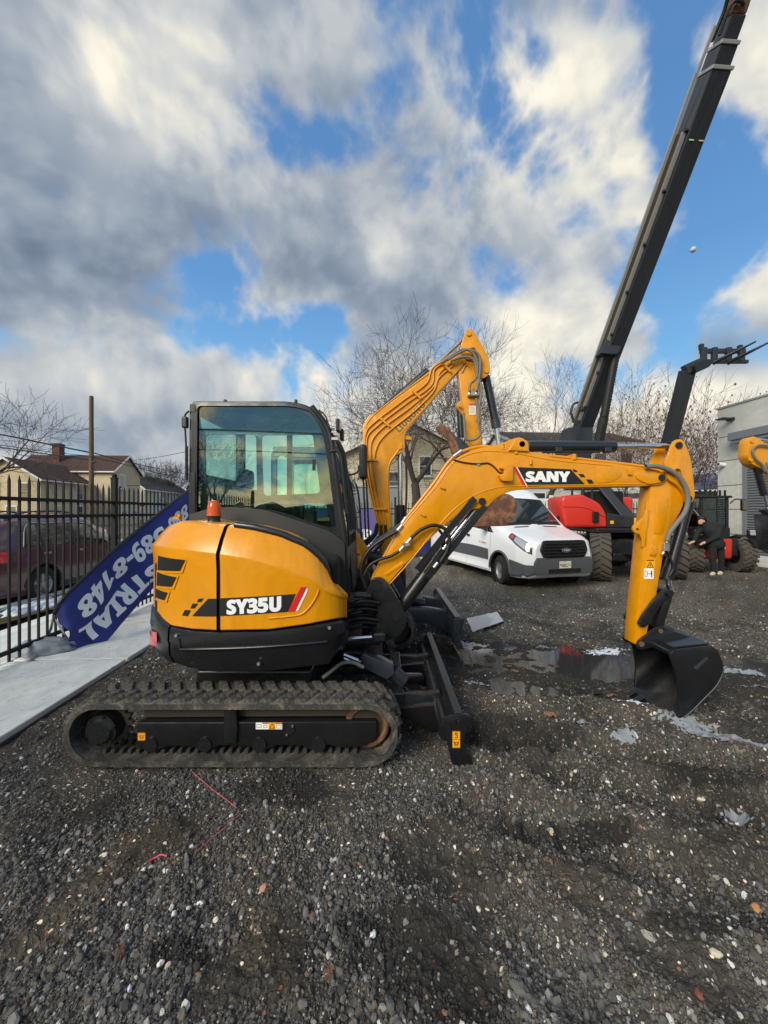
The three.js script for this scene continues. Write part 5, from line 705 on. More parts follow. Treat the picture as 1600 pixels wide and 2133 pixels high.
// ---- white panel van
{
  const van = thing('panel_van', 'white high-roof panel van with dark grille and plastic bumper, parked behind boom', 'van', [4.02, -0.13, -8.62], null, Math.PI + 0.262);
  const secs = [
    [0.00, [[0, 0.36], [0.62, 0.36], [0.70, 0.46], [0.73, 0.60], [0.72, 0.80], [0.68, 0.98], [0.55, 1.06], [0, 1.09]]],
    [0.12, [[0, 0.27], [0.80, 0.27], [0.88, 0.42], [0.90, 0.62], [0.88, 0.86], [0.80, 1.06], [0.64, 1.13], [0, 1.16]]],
    [0.35, [[0, 0.25], [0.92, 0.25], [0.98, 0.44], [0.985, 0.70], [0.97, 0.95], [0.89, 1.14], [0.72, 1.20], [0, 1.23]]],
    [0.80, [[0, 0.25], [0.98, 0.25], [1.01, 0.46], [1.015, 0.80], [1.0, 1.08], [0.94, 1.26], [0.78, 1.32], [0, 1.35]]],
    [1.02, [[0, 0.25], [0.99, 0.25], [1.02, 0.46], [1.025, 0.84], [1.01, 1.14], [0.95, 1.32], [0.82, 1.38], [0, 1.42]]],
    [1.85, [[0, 0.25], [1.0, 0.25], [1.03, 0.46], [1.03, 0.90], [1.02, 1.22], [0.94, 1.78], [0.80, 2.08], [0, 2.14]]],
    [2.30, [[0, 0.25], [1.0, 0.25], [1.03, 0.46], [1.03, 0.92], [1.025, 1.25], [0.96, 1.88], [0.83, 2.34], [0, 2.42]]],
    [2.9, [[0, 0.25], [1.0, 0.25], [1.03, 0.46], [1.03, 0.92], [1.03, 1.25], [0.98, 1.92], [0.88, 2.42], [0, 2.50]]],
    [5.30, [[0, 0.25], [1.0, 0.25], [1.03, 0.46], [1.03, 0.92], [1.03, 1.25], [0.98, 1.92], [0.88, 2.42], [0, 2.50]]],
    [5.42, [[0, 0.35], [0.94, 0.35], [0.99, 0.5], [0.99, 0.92], [0.99, 1.25], [0.95, 1.90], [0.84, 2.36], [0, 2.44]]]];
  const S = bodyFn(secs), ls = [...range(0, 0.35, 8), ...range(0.4, 1.85, 20), ...range(1.95, 2.9, 10), ...range(3.1, 5.3, 10), 5.42];
  loc(van, 'body', cutWheels(bodyGeo(S, ls, 42), [[0.98, 0.36, 0.44], [4.28, 0.36, 0.44]]), M.white);
  // glass sits a little proud of the sheet metal; dark band round it
  const ws = loc(van, 'windscreen', merge([onBody(S, [[1.12, 0.87], [1.78, 0.872], [1.78, 1], [1.12, 1]], 1, 0.012, 16, 10), onBody(S, [[1.12, 0.87], [1.78, 0.872], [1.78, 1], [1.12, 1]], -1, 0.012, 16, 10)]), phys(rgb(36, 46, 52), 0.05, { clearcoat: 1, clearcoatRoughness: 0.02, ior: 1.7 }));
  loc(ws, 'seal', merge([1, -1].map((s) => onBody(S, [[1.05, 0.862], [1.83, 0.864], [1.83, 1], [1.05, 1]], s, 0.006, 12, 8))), M.blackSatin);
  for (const s of [1, -1]) {
    loc(van, 'side_window', onBody(S, [[1.55, 0.60], [2.55, 0.60], [2.55, 0.74], [1.95, 0.74]], s, 0.008, 8, 6), phys(rgb(30, 34, 36), 0.06, { clearcoat: 1 }));
    loc(van, 'quarter_window', onBody(S, [[1.25, 0.61], [1.50, 0.60], [1.85, 0.73], [1.72, 0.72]], s, 0.008), phys(rgb(30, 34, 36), 0.06, { clearcoat: 1 }));
    loc(van, 'side_moulding', onBody(S, [[1.45, 0.325], [3.83, 0.325], [3.83, 0.405], [1.45, 0.405]], s, 0.02, 10, 4), M.greyPlastic);
    loc(van, 'sill', onBody(S, [[1.42, 0.145], [3.86, 0.145], [3.86, 0.20], [1.42, 0.20]], s, 0.012, 6, 2), M.greyPlastic);
    loc(van, 'wheel_arch', new THREE.TorusGeometry(0.445, 0.03, 8, 30, Math.PI).rotateY(Math.PI / 2).translate(s * 1.015, 0.36, 0.98), M.greyPlastic); loc(van, 'wheel_arch', new THREE.TorusGeometry(0.445, 0.03, 8, 30, Math.PI).rotateY(Math.PI / 2).translate(s * 1.02, 0.36, 4.28), M.greyPlastic);
    loc(van, 'wheel_well', new THREE.CylinderGeometry(0.43, 0.43, 0.5, 30, 1, true).rotateZ(Math.PI / 2).translate(s * 0.74, 0.36, 0.98), M.blackVoid);
    loc(van, 'door_seam', onBody(S, [[1.37, 0.20], [1.378, 0.20], [1.378, 0.60], [1.37, 0.60]], s, 0.003, 1, 12), M.blackVoid); loc(van, 'door_seam', onBody(S, [[2.60, 0.17], [2.608, 0.17], [2.608, 0.80], [2.60, 0.80]], s, 0.003, 1, 12), M.blackVoid);
    for (const l of [2.42, 2.72]) loc(van, 'door_handle', onBody(S, [[l, 0.50], [l + 0.16, 0.50], [l + 0.16, 0.525], [l, 0.525]], s, 0.02, 4, 2), M.blackSatin);
    const mir = loc(van, 'mirror', boxG(0.26, 0.34, 0.14, s * 1.20, 1.50, 1.48, 0.05), M.blackSatin); loc(mir, 'mirror_arm', boxG(0.16, 0.06, 0.08, s * 1.06, 1.38, 1.46, 0.02), M.blackSatin);
    const hl = loc(van, 'headlamp', onBody(S, [[0.04, 0.56], [0.66, 0.655], [0.64, 0.775], [0.06, 0.70]], s, 0.016, 12, 6), phys(rgb(60, 62, 64), 0.08, { clearcoat: 1 }));
    loc(hl, 'reflector', onBody(S, [[0.07, 0.585], [0.46, 0.645], [0.44, 0.73], [0.09, 0.69]], s, 0.022, 8, 4), M.lamp); loc(hl, 'turn_signal', onBody(S, [[0.50, 0.66], [0.62, 0.67], [0.58, 0.73], [0.50, 0.715]], s, 0.022, 4, 3), std(rgb(190, 84, 40), 0.3));
    carWheel(van, 'wheel', s * 0.90, 0.35, 0.98, 0.35, 0.24, std(rgb(150, 152, 154), 0.5, 0.6), 0, -0.22); carWheel(van, 'wheel', s * 0.90, 0.35, 4.28, 0.35, 0.24, std(rgb(150, 152, 154), 0.5, 0.6), 0);
  }
  const Sb = (l, t) => S(Math.max(0, l), t * 0.5); // lower half of the outline
  loc(van, 'front_bumper', merge([1, -1].map((s) => onBody(S, [[0.0, 0.0], [0.55, 0.0], [0.55, 0.385], [0.0, 0.40]], s, 0.026, 14, 16))), M.greyPlastic);
  loc(van, 'bumper_face', extr([[-0.74, 0.36, 0.05], [0.74, 0.36, 0.05], [0.77, 0.62, 0.04], [0.70, 0.74, 0.03], [-0.70, 0.74, 0.03], [-0.77, 0.62, 0.04]], -0.045, 0.06, { bevel: 0.012 }).rotateY(Math.PI), M.greyPlastic);
  loc(van, 'lower_intake', boxG(0.84, 0.09, 0.02, 0, 0.44, -0.052, 0.005), M.blackVoid);
  const gr = loc(van, 'grille', extr([[-0.52, 0.72, 0.07], [0.52, 0.72, 0.07], [0.62, 0.90, 0.05], [0.54, 1.12, 0.07], [-0.54, 1.12, 0.07], [-0.62, 0.90, 0.05]], -0.05, 0.07, { bevel: 0.012 }).rotateY(Math.PI), M.blackSatin);
  for (let k = 0; k < 5; k++) { const y = 0.785 + k * 0.066, w = 1.0 + 0.12 * Math.sin((k + 0.6) / 5 * 3.1); loc(gr, 'grille_bar', new RoundedBoxGeometry(w, 0.030, 0.04, 2, 0.012), std(rgb(20, 20, 22), 0.6), [0, y, -0.065]); }
  const em = loc(gr, 'emblem', new THREE.CylinderGeometry(0.095, 0.095, 0.02, 36).rotateX(Math.PI / 2).scale(1.25, 0.52, 1), std(rgb(190, 194, 200), 0.25, 0.8), [0, 0.905, -0.092]);
  loc(em, 'emblem_face', quadG([V3(0.088, -0.036, -0.0115), V3(-0.088, -0.036, -0.0115), V3(-0.088, 0.036, -0.0115), V3(0.088, 0.036, -0.0115)]), textMat(128, 56, (x) => { x.font = 'italic bold 40px serif'; x.fillStyle = '#dfe6ee'; x.textAlign = 'center'; x.textBaseline = 'middle'; x.fillText('Ford', 64, 28); }, '#26386a'));
  loc(van, 'licence_plate', quadG([V3(0.155, 0.50, -0.062), V3(-0.155, 0.50, -0.062), V3(-0.155, 0.655, -0.062), V3(0.155, 0.655, -0.062)]), textMat(192, 96, (x) => { x.fillStyle = '#b4452a'; x.fillRect(40, 68, 100, 12); x.fillStyle = '#caa23a'; x.fillRect(60, 76, 90, 8); x.font = 'bold 44px sans-serif'; x.fillStyle = '#38342e'; x.textAlign = 'center'; x.fillText('8EB8112', 96, 66); x.fillRect(30, 10, 8, 6); x.fillRect(150, 10, 8, 6); x.fillRect(70, 10, 50, 4); }, '#d9d5c6'));
  loc(van, 'plate_holder', boxG(0.33, 0.17, 0.02, 0, 0.578, -0.05), M.greyPlastic);
  for (const s of [1, -1]) loc(van, 'bonnet_slot', onBody(S, [[0.93, 0.90], [0.99, 0.90], [0.99, 0.955], [0.93, 0.955]], s, 0.006, 2, 4), M.blackVoid);
  for (const s of [1, -1]) loc(van, 'wiper', tubeG([V3(s * 0.1, 1.43, 1.03), V3(s * 0.4, 1.44, 1.06), V3(s * 0.75, 1.43, 1.10)], 0.012, 16, 5), M.blackSatin);
  loc(van, 'door_lettering', onBody(S, [[1.92, 0.445], [1.55, 0.445], [1.55, 0.48], [1.92, 0.48]], 1, 0.006, 4, 2), textMat(192, 56, (x) => { bigText(x, 'CHERY', 112, 28, 34, 140, '#b3262c', 8); x.fillStyle = '#2b3a78'; x.fillRect(10, 10, 12, 30); }, '#e8eaec'));
}
// ---- maroon estate car behind the fence, and parked cars further off
function makeCar(name, label, paint, base, turn, group, detail = true) {
  const car = thing(name, label, 'car', base, group, turn);
  const secs = [
    [0.0, [[0, 0.30], [0.62, 0.30], [0.72, 0.44], [0.72, 0.62], [0.66, 0.78], [0.5, 0.84], [0.4, 0.86], [0, 0.88]]], [0.25, [[0, 0.22], [0.82, 0.22], [0.88, 0.42], [0.88, 0.66], [0.82, 0.88], [0.66, 0.94], [0.5, 0.96], [0, 0.98]]],
    [1.10, [[0, 0.2], [0.86, 0.2], [0.92, 0.42], [0.92, 0.72], [0.88, 0.95], [0.74, 1.02], [0.6, 1.05], [0, 1.08]]], [1.35, [[0, 0.2], [0.86, 0.2], [0.92, 0.42], [0.92, 0.74], [0.89, 0.97], [0.80, 1.05], [0.62, 1.10], [0, 1.13]]],
    [2.05, [[0, 0.2], [0.86, 0.2], [0.92, 0.42], [0.92, 0.76], [0.90, 1.0], [0.72, 1.44], [0.56, 1.58], [0, 1.62]]], [2.7, [[0, 0.2], [0.86, 0.2], [0.92, 0.42], [0.92, 0.78], [0.90, 1.02], [0.72, 1.50], [0.56, 1.62], [0, 1.66]]],
    [3.9, [[0, 0.2], [0.86, 0.2], [0.92, 0.42], [0.93, 0.80], [0.90, 1.04], [0.72, 1.48], [0.56, 1.58], [0, 1.62]]], [4.45, [[0, 0.24], [0.82, 0.24], [0.90, 0.42], [0.91, 0.80], [0.87, 1.05], [0.70, 1.28], [0.56, 1.38], [0, 1.42]]], [4.6, [[0, 0.32], [0.70, 0.32], [0.80, 0.45], [0.80, 0.80], [0.78, 0.98], [0.62, 1.06], [0.5, 1.08], [0, 1.10]]]];
  const S = bodyFn(secs), ls = [...range(0, 0.25, 5), ...range(0.35, 1.35, 10), ...range(1.45, 2.7, 12), ...range(2.85, 4.45, 14), 4.6];
  loc(car, 'body', cutWheels(bodyGeo(S, ls, 36), [[0.88, 0.34, 0.40], [3.55, 0.34, 0.40]]), paint);
  const gl = phys(rgb(30, 36, 38), 0.05, { clearcoat: 1, ior: 1.7 });
  for (const s of [1, -1]) {
    const w = loc(car, 'side_window', onBody(S, [[1.75, 0.585], [3.95, 0.59], [3.72, 0.70], [2.20, 0.70]], s, 0.01, 14, 6), gl);
    loc(w, 'window_trim', tubeG([[1.70, 0.58], [1.9, 0.635], [2.12, 0.70], [2.6, 0.712], [3.3, 0.712], [3.72, 0.708], [3.98, 0.59]].map(([l, t]) => { const [a, b] = S(l, t); return V3(s * (a + 0.012), b, l); }), 0.012, 40, 5), M.zinc);
    for (const l of [2.72, 3.5]) loc(car, 'pillar', onBody(S, [[l, 0.58], [l + 0.07, 0.58], [l + 0.05, 0.705], [l, 0.705]], s, 0.014, 2, 4), M.blackSatin);
    for (const l of [1.62, 2.70, 3.62]) loc(car, 'door_seam', onBody(S, [[l, 0.20], [l + 0.008, 0.20], [l + 0.008, 0.58], [l, 0.58]], s, 0.003, 1, 8), M.blackVoid);
    loc(car, 'sill', onBody(S, [[1.25, 0.12], [3.2, 0.12], [3.2, 0.24], [1.25, 0.24]], s, 0.014, 6, 3), M.greyPlastic);
    for (const l of [0.88, 3.55]) { loc(car, 'wheel_arch', new THREE.TorusGeometry(0.41, 0.035, 8, 26, Math.PI).rotateY(Math.PI / 2).translate(s * 0.90, 0.34, l), M.blackSatin); loc(car, 'wheel_well', new THREE.CylinderGeometry(0.39, 0.39, 0.3, 26, 1, true).rotateZ(Math.PI / 2).translate(s * 0.74, 0.34, l), M.blackVoid); carWheel(car, 'wheel', s * 0.80, 0.34, l, 0.34, 0.22, std(rgb(168, 170, 172), 0.35, 0.7), 5); }
    const mi = loc(car, 'mirror', boxG(0.2, 0.15, 0.12, s * 1.03, 1.10, 1.72, 0.04), M.blackSatin);
    loc(car, 'tail_lamp', onBody(S, [[4.25, 0.46], [4.52, 0.46], [4.50, 0.55], [4.30, 0.56]], s, 0.012, 4, 4), M.redLens); loc(car, 'head_lamp', onBody(S, [[0.06, 0.46], [0.42, 0.50], [0.4, 0.57], [0.06, 0.54]], s, 0.012, 4, 4), M.lamp);
    for (const l of [2.5, 3.42]) loc(car, 'door_handle', onBody(S, [[l, 0.50], [l + 0.17, 0.50], [l + 0.17, 0.52], [l, 0.52]], s, 0.022, 3, 2), M.zinc);
    loc(car, 'roof_rail', tubeG([V3(s * 0.55, 1.60, 2.2), V3(s * 0.56, 1.70, 2.5), V3(s * 0.56, 1.69, 3.6), V3(s * 0.55, 1.58, 3.95)], 0.016, 30, 6), M.blackSatin);
  }
  const two = (c, off, nu, nv) => merge([1, -1].map((s) => onBody(S, c, s, off, nu, nv)));
  loc(car, 'windscreen', two([[1.40, 0.87], [2.02, 0.87], [2.02, 1], [1.40, 1]], 0.01, 8, 8), gl); loc(car, 'rear_window', two([[3.98, 0.87], [4.42, 0.87], [4.42, 1], [3.98, 1]], 0.01, 6, 8), gl);
  loc(car, 'bumper', two([[4.32, 0.0], [4.6, 0.0], [4.6, 0.26], [4.32, 0.26]], 0.02, 6, 8), M.greyPlastic);
  return car;
}
M.maroon = phys(rgb(78, 24, 34), 0.3, { clearcoat: 1, clearcoatRoughness: 0.06 });
{
  const p = lot(-6.9, 6.75); const q = lot(-6.9, 7.6 + 3.55); makeCar('parked_car', 'maroon estate car with silver window trim parked behind the black fence', M.maroon, [q.x, -0.085, q.z], TH);
  const r = lot(-13.2, 19.5); makeCar('parked_car', 'orange red car parked across the street beyond the fence post', phys(rgb(214, 70, 44), 0.3, { clearcoat: 1 }), [r.x, -0.085, r.z], TH);
  for (const [la, al, c, l] of [[-13.3, 13.2, [150, 160, 168], 'silver car parked across the street in front of the beige house'], [-20.5, 26, [60, 70, 80], 'dark blue grey car parked in the driveway of the beige house']]) { const s = lot(la, al); makeCar('parked_car', l, phys(rgb(...c), 0.3, { clearcoat: 1 }), [s.x, -0.085, s.z], TH + 0.02); }
}
// ---- big lugged tyre for the lifting machines
function lugTyre(parent, name, x, y, z, r, w, turn = 0, hubMat = M.blackSatin) {
  const o = loc(parent, name, new THREE.LatheGeometry([[r * 0.52, -w * 0.42], [r * 0.6, -w * 0.48], [r * 0.86, -w / 2], [r * 0.93, -w * 0.44], [r * 0.93, w * 0.44], [r * 0.86, w / 2], [r * 0.6, w * 0.48], [r * 0.52, w * 0.42]].map(([a, b]) => new THREE.Vector2(a, b)), 44).rotateZ(Math.PI / 2), M.tyreDusty, [x, y, z], [0, turn, 0]);
  const lug = (s) => { const P = [[-0.5, -0.13], [-0.02, 0.02], [0.03, 0.02], [0.03, 0.11], [-0.02, 0.11], [-0.5, -0.02]].map(([a, b]) => new THREE.Vector2(a * w * s, b * r * 1.5)); const g = new THREE.ExtrudeGeometry(new THREE.Shape(P), { depth: r * 0.085, bevelEnabled: true, bevelSize: r * 0.008, bevelThickness: r * 0.008, bevelSegments: 1 }); return g.rotateX(-Math.PI / 2).translate(0, r * 0.915, 0); };
  const L = lug(1), R = lug(-1), n = 20; for (let i = 0; i < n; i++) { loc(o, 'tread_lug', L, M.tyreDusty, [0, 0, 0], [i / n * 6.2832, 0, 0]); loc(o, 'tread_lug', R, M.tyreDusty, [0, 0, 0], [(i + 0.5) / n * 6.2832, 0, 0]); }
  for (const s of [-1, 1]) loc(o, 'rim', new THREE.LatheGeometry([[r * 0.55, w * 0.44], [r * 0.5, w * 0.36], [r * 0.42, w * 0.2], [0.1, w * 0.22], [0.0, w * 0.30]].map(([a, b]) => new THREE.Vector2(a, b)), 30).rotateZ(-Math.PI / 2 * s), hubMat);
  return o;
}
function beam(parent, name, a, b, w, h, mat, up = V3(0, 0, 1), r = 0) { // box from a to b; w across, h along the given direction
  const v = b.clone().sub(a), L = v.length(), y = v.normalize(), x = new THREE.Vector3().crossVectors(y, up).normalize(), z = new THREE.Vector3().crossVectors(x, y);
  const g = r ? new RoundedBoxGeometry(w, L, h, 1, r) : new THREE.BoxGeometry(w, L, h); const m = new THREE.Matrix4().makeBasis(x, y, z); g.applyMatrix4(m); const c = a.clone().add(b).multiplyScalar(0.5); return part(parent, name, g.translate(c.x, c.y, c.z), mat);
}
M.boomGrey = std(rgb(50, 54, 60), 0.55, 0.1, { roughnessMap: wearRough, map: dust });
M.alu = std(rgb(168, 168, 165), 0.5, 0.4);
{ // rotating telehandler with the long boom
  const g0 = -0.13, X = gx(1290, 10.6), t = thing('rotating_telehandler', 'red and dark grey rotating telehandler with tall raised telescopic boom beside the van', 'telehandler', [X, g0, -10.9]);
  for (const [x, z, r] of [[-0.95, 1.05, -0.48], [1.16, 0.75, -0.5], [-0.74, -1.7, 0], [1.16, -1.9, 0]]) lugTyre(t, 'wheel', x, 0.6, z, 0.6, 0.45, r);
  const w = (x, y, z) => V3(X + x, g0 + y, -10.9 + z);
  part(t, 'chassis', boxG(1.2, 0.4, 3.6, X + 0.2, g0 + 0.85, -11.2, 0.06), M.boomGrey);
  for (const s of [-0.45, 0.85]) part(t, 'axle', boxG(1.7, 0.22, 0.3, X + 0.2, g0 + 0.6, s < 0 ? -12.6 : -9.95, 0.05), M.blackSatin);
  part(t, 'outrigger', extr([[X - 0.1, g0 + 0.15, 0.05], [X + 0.55, g0 + 0.15, 0.05], [X + 0.6, g0 + 0.75, 0.3], [X + 0.3, g0 + 1.0, 0.1], [X - 0.1, g0 + 0.9, 0.05]], 9.75, 0.12, { bevel: 0.02 }), M.slate); part(t, 'outrigger', boxG(0.35, 0.7, 0.14, X + 0.75, g0 + 0.5, -9.72, 0.04), M.slate); part(t, 'outrigger_hose', tubeG([w(0.1, 1.0, 1.15), w(0.35, 0.9, 1.2), w(0.5, 0.6, 1.22)], 0.03, 20, 6), M.hose);
  part(t, 'turntable', new THREE.CylinderGeometry(0.7, 0.75, 0.16, 36).translate(X + 0.1, g0 + 1.14, -11.0), M.blackSatin); part(t, 'deck', boxG(2.3, 0.12, 2.4, X + 0.1, g0 + 1.27, -11.0, 0.03), M.blackSatin); part(t, 'side_tray', boxG(1.2, 0.05, 0.3, X + 0.6, g0 + 1.18, -9.9, 0.01), M.alu);
  const bon = part(t, 'bonnet', extr([[X - 1.75, g0 + 1.34, 0.1], [X - 1.85, g0 + 2.15, 0.15], [X - 1.3, g0 + 2.22, 0.1], [X - 0.82, g0 + 1.98, 0.14], [X - 0.66, g0 + 1.70, 0.08], [X - 0.64, g0 + 1.34, 0.05]], 10.05, 0.95, { bevel: 0.06, crease: 0.8 }), M.red); part(bon, 'bonnet_crease', tubeG([V3(X - 1.8, g0 + 1.9, -10.05), V3(X - 1.2, g0 + 1.86, -10.05), V3(X - 0.7, g0 + 1.62, -10.05)], 0.02, 20, 6), M.red);
  part(t, 'bonnet_mirror', boxG(0.16, 0.28, 0.06, X - 0.98, g0 + 1.62, -10.0, 0.02), M.blackSatin);
  part(t, 'red_panel', boxG(0.5, 0.9, 0.8, X + 0.75, g0 + 1.75, -11.9, 0.1), M.red); part(t, 'exhaust_stack', rodG(w(-0.95, 2.2, 0.2), w(-0.95, 2.8, 0.2), 0.05), M.blackSatin); part(t, 'grab_rail', merge([rodG(w(-1.3, 2.2, 0.3), w(-1.3, 2.75, 0.3), 0.03), rodG(w(-0.75, 2.05, 0.3), w(-0.75, 2.75, 0.3), 0.03)]), M.blackSatin);
  part(t, 'engine_box', extr([[X - 0.62, g0 + 1.34], [X - 0.62, g0 + 1.72, 0.04], [X + 0.35, g0 + 1.60, 0.04], [X + 0.42, g0 + 1.34]], 10.1, 0.9, { bevel: 0.02 }), M.boomGrey); part(t, 'inner_frame', boxG(0.9, 1.0, 0.7, X - 0.1, g0 + 1.85, -11.3, 0.05), M.blackVoid);
  for (const [x, wd] of [[1.30, 0.05], [1.36, 0.09]].slice(0, 1)) { const s = part(t, 'safety_sticker', boxG(0.08, 0.2, 0.006, X + 0.12, g0 + 1.5, -10.095), M.orangePrint); } part(t, 'safety_sticker', boxG(0.09, 0.08, 0.006, X - 0.5, g0 + 1.48, -10.095), M.orangePrint);
  for (const z of [10.25, 10.95]) { const a = at(1206, 955, z + 1.0), b = V3(X + 0.22 + (z > 10.5 ? 0.55 : 0), g0 + 1.34, -z); beam(t, 'mast_frame', a, b, 0.24, 0.1, M.boomGrey, V3(0, 0, 1), 0.02); }
  // boom: nested box sections, cable tray with drag chain, lift strut in a bellows
  const Q0 = at(1275, 700, 10.6), Q1 = at(1475, 154, 7.85), A = Q0.clone().lerp(Q1, -0.62), B = Q1.clone(), n = B.clone().sub(A).normalize(), side = V3(0, 0, 1).cross(n).normalize().negate(); // to the right of the boom
  if (side.x < 0) side.negate();
  const off = (p, s, z = 0) => p.clone().addScaledVector(side, s).add(V3(0, 0, z));
  beam(t, 'boom_section', off(A, 0.12), off(B, 0.12), 0.40, 0.50, M.boomGrey, V3(0, 0, 1), 0.03);
  const C = Q0.clone().lerp(Q1, 1.07).addScaledVector(side, 0.1), E = Q0.clone().lerp(Q1, 1.15).addScaledVector(side, 0.09), E2 = Q0.clone().lerp(Q1, 1.26).addScaledVector(side, 0.06), Hd = Q0.clone().lerp(Q1, 1.19); beam(t, 'boom_section', off(B, 0.11), C, 0.34, 0.42, M.boomGrey, V3(0, 0, 1), 0.02); beam(t, 'boom_section', C, E, 0.28, 0.34, M.boomGrey, V3(0, 0, 1), 0.02);
  for (const [p, w2] of [[off(B, 0.12), 0.43], [C, 0.37]]) { const c = beam(t, 'section_collar', p, p.clone().addScaledVector(n, 0.06), w2, w2 * 1.25, M.alu, V3(0, 0, 1), 0.01); }
  for (const k of [0.25, 0.5, 0.75]) for (const j of [0, 1, 2]) { const p = off(B.clone().addScaledVector(n, -0.12 - j * 0.12), -0.06 + k * 0.36, 0.255); part(t, 'collar_bolt', new THREE.SphereGeometry(0.022, 8, 6).translate(p.x, p.y, p.z), M.alu); }
  beam(t, 'boom_head', E, E2, 0.30, 0.30, M.rust, V3(0, 0, 1), 0.04); part(t, 'head_hose', tubeG([off(C, -0.30, 0.1), off(E, -0.26, 0.1), off(Hd, -0.2, 0.15), off(Hd, -0.05, 0.2)], 0.035, 30, 8), M.hose); part(t, 'head_hose', tubeG([off(C, -0.24, 0.2), off(E, -0.2, 0.22), off(E, -0.06, 0.24), off(E, 0.02, 0.2)], 0.028, 30, 8), M.hose);
  const A2 = A.clone().addScaledVector(n, 0.6);
  beam(t, 'cable_tray', off(A2, -0.29, 0.12), off(B, -0.29, 0.12).addScaledVector(n, -0.1), 0.06, 0.06, M.alu); beam(t, 'cable_tray', off(A2, -0.13, 0.18), off(B, -0.13, 0.18).addScaledVector(n, -1.0), 0.08, 0.06, M.alu); beam(t, 'drag_chain', off(A2, -0.215, 0.12), off(B, -0.215, 0.12).addScaledVector(n, -1.0), 0.07, 0.05, std(rgb(96, 84, 70), 0.9, 0, { bumpMap: rep(grain, 1, 40), bumpScale: 0.02 })); beam(t, 'cable_tray', off(B, -0.29, 0.1).addScaledVector(n, -0.6), off(C, -0.34, 0.1).addScaledVector(n, 0.2), 0.05, 0.05, M.alu);
  for (let k = 1; k < 8; k++) { const p = off(A.clone().lerp(B, k / 8), -0.1, 0.22); part(t, 'tray_clamp', boxG(0.10, 0.05, 0.06, p.x, p.y, p.z), M.blackSatin); }
  for (const [s, m] of [[0.05, std(rgb(150, 190, 160), 0.6)], [0.26, std(rgb(190, 160, 120), 0.6)]]) { const p = off(A.clone().lerp(B, 0.86), s - 0.02, 0.262); part(t, 'boom_sticker', new THREE.BoxGeometry(0.10, 0.16, 0.006).rotateZ(Math.atan2(n.y, n.x) - Math.PI / 2).translate(p.x, p.y, p.z), m); }
  const br = part(t, 'strut_bracket', extr(pxm([[1252, 735], [1262, 705, 4], [1299, 702, 4], [1290, 735, 8], [1278, 738]], 10.5), 10.5, 0.3), M.boomGrey); part(t, 'tray_end_bracket', boxG(0.12, 0.4, 0.12, gx(1206, 11.8), gy(846, 11.8), -11.6, 0.02), M.boomGrey);
  const s0 = at(1282, 738, 10.7), s1 = at(1258, 870, 11.0), s2 = at(1243, 940, 11.2); part(t, 'lift_strut', rodG(s1, s2, 0.13, 18), M.blackSatin);
  { const N = 44, pts = []; for (let k = 0; k <= N; k++) pts.push(new THREE.Vector2(0.105 + (k % 2 ? 0.018 : 0), k / N * s0.distanceTo(s1))); const gg = new THREE.LatheGeometry(pts, 20); const v = s1.clone().sub(s0).normalize(); gg.applyQuaternion(new THREE.Quaternion().setFromUnitVectors(UPY, v)); part(t, 'bellows', gg.translate(s0.x, s0.y, s0.z), M.hose); }
  part(t, 'boom_foot', extr(pxm([[1170, 945, 8], [1186, 890], [1236, 890], [1232, 960, 8], [1252, 1020], [1190, 1020]], 11.6), 11.6, 0.5, { bevel: 0.02 }), M.boomGrey); part(t, 'tray_hose', tubeG([at(1196, 880, 10.2), at(1190, 860, 10.2), at(1195, 842, 10.2), at(1204, 838, 10.2)], 0.03, 20, 6), M.hose);
}
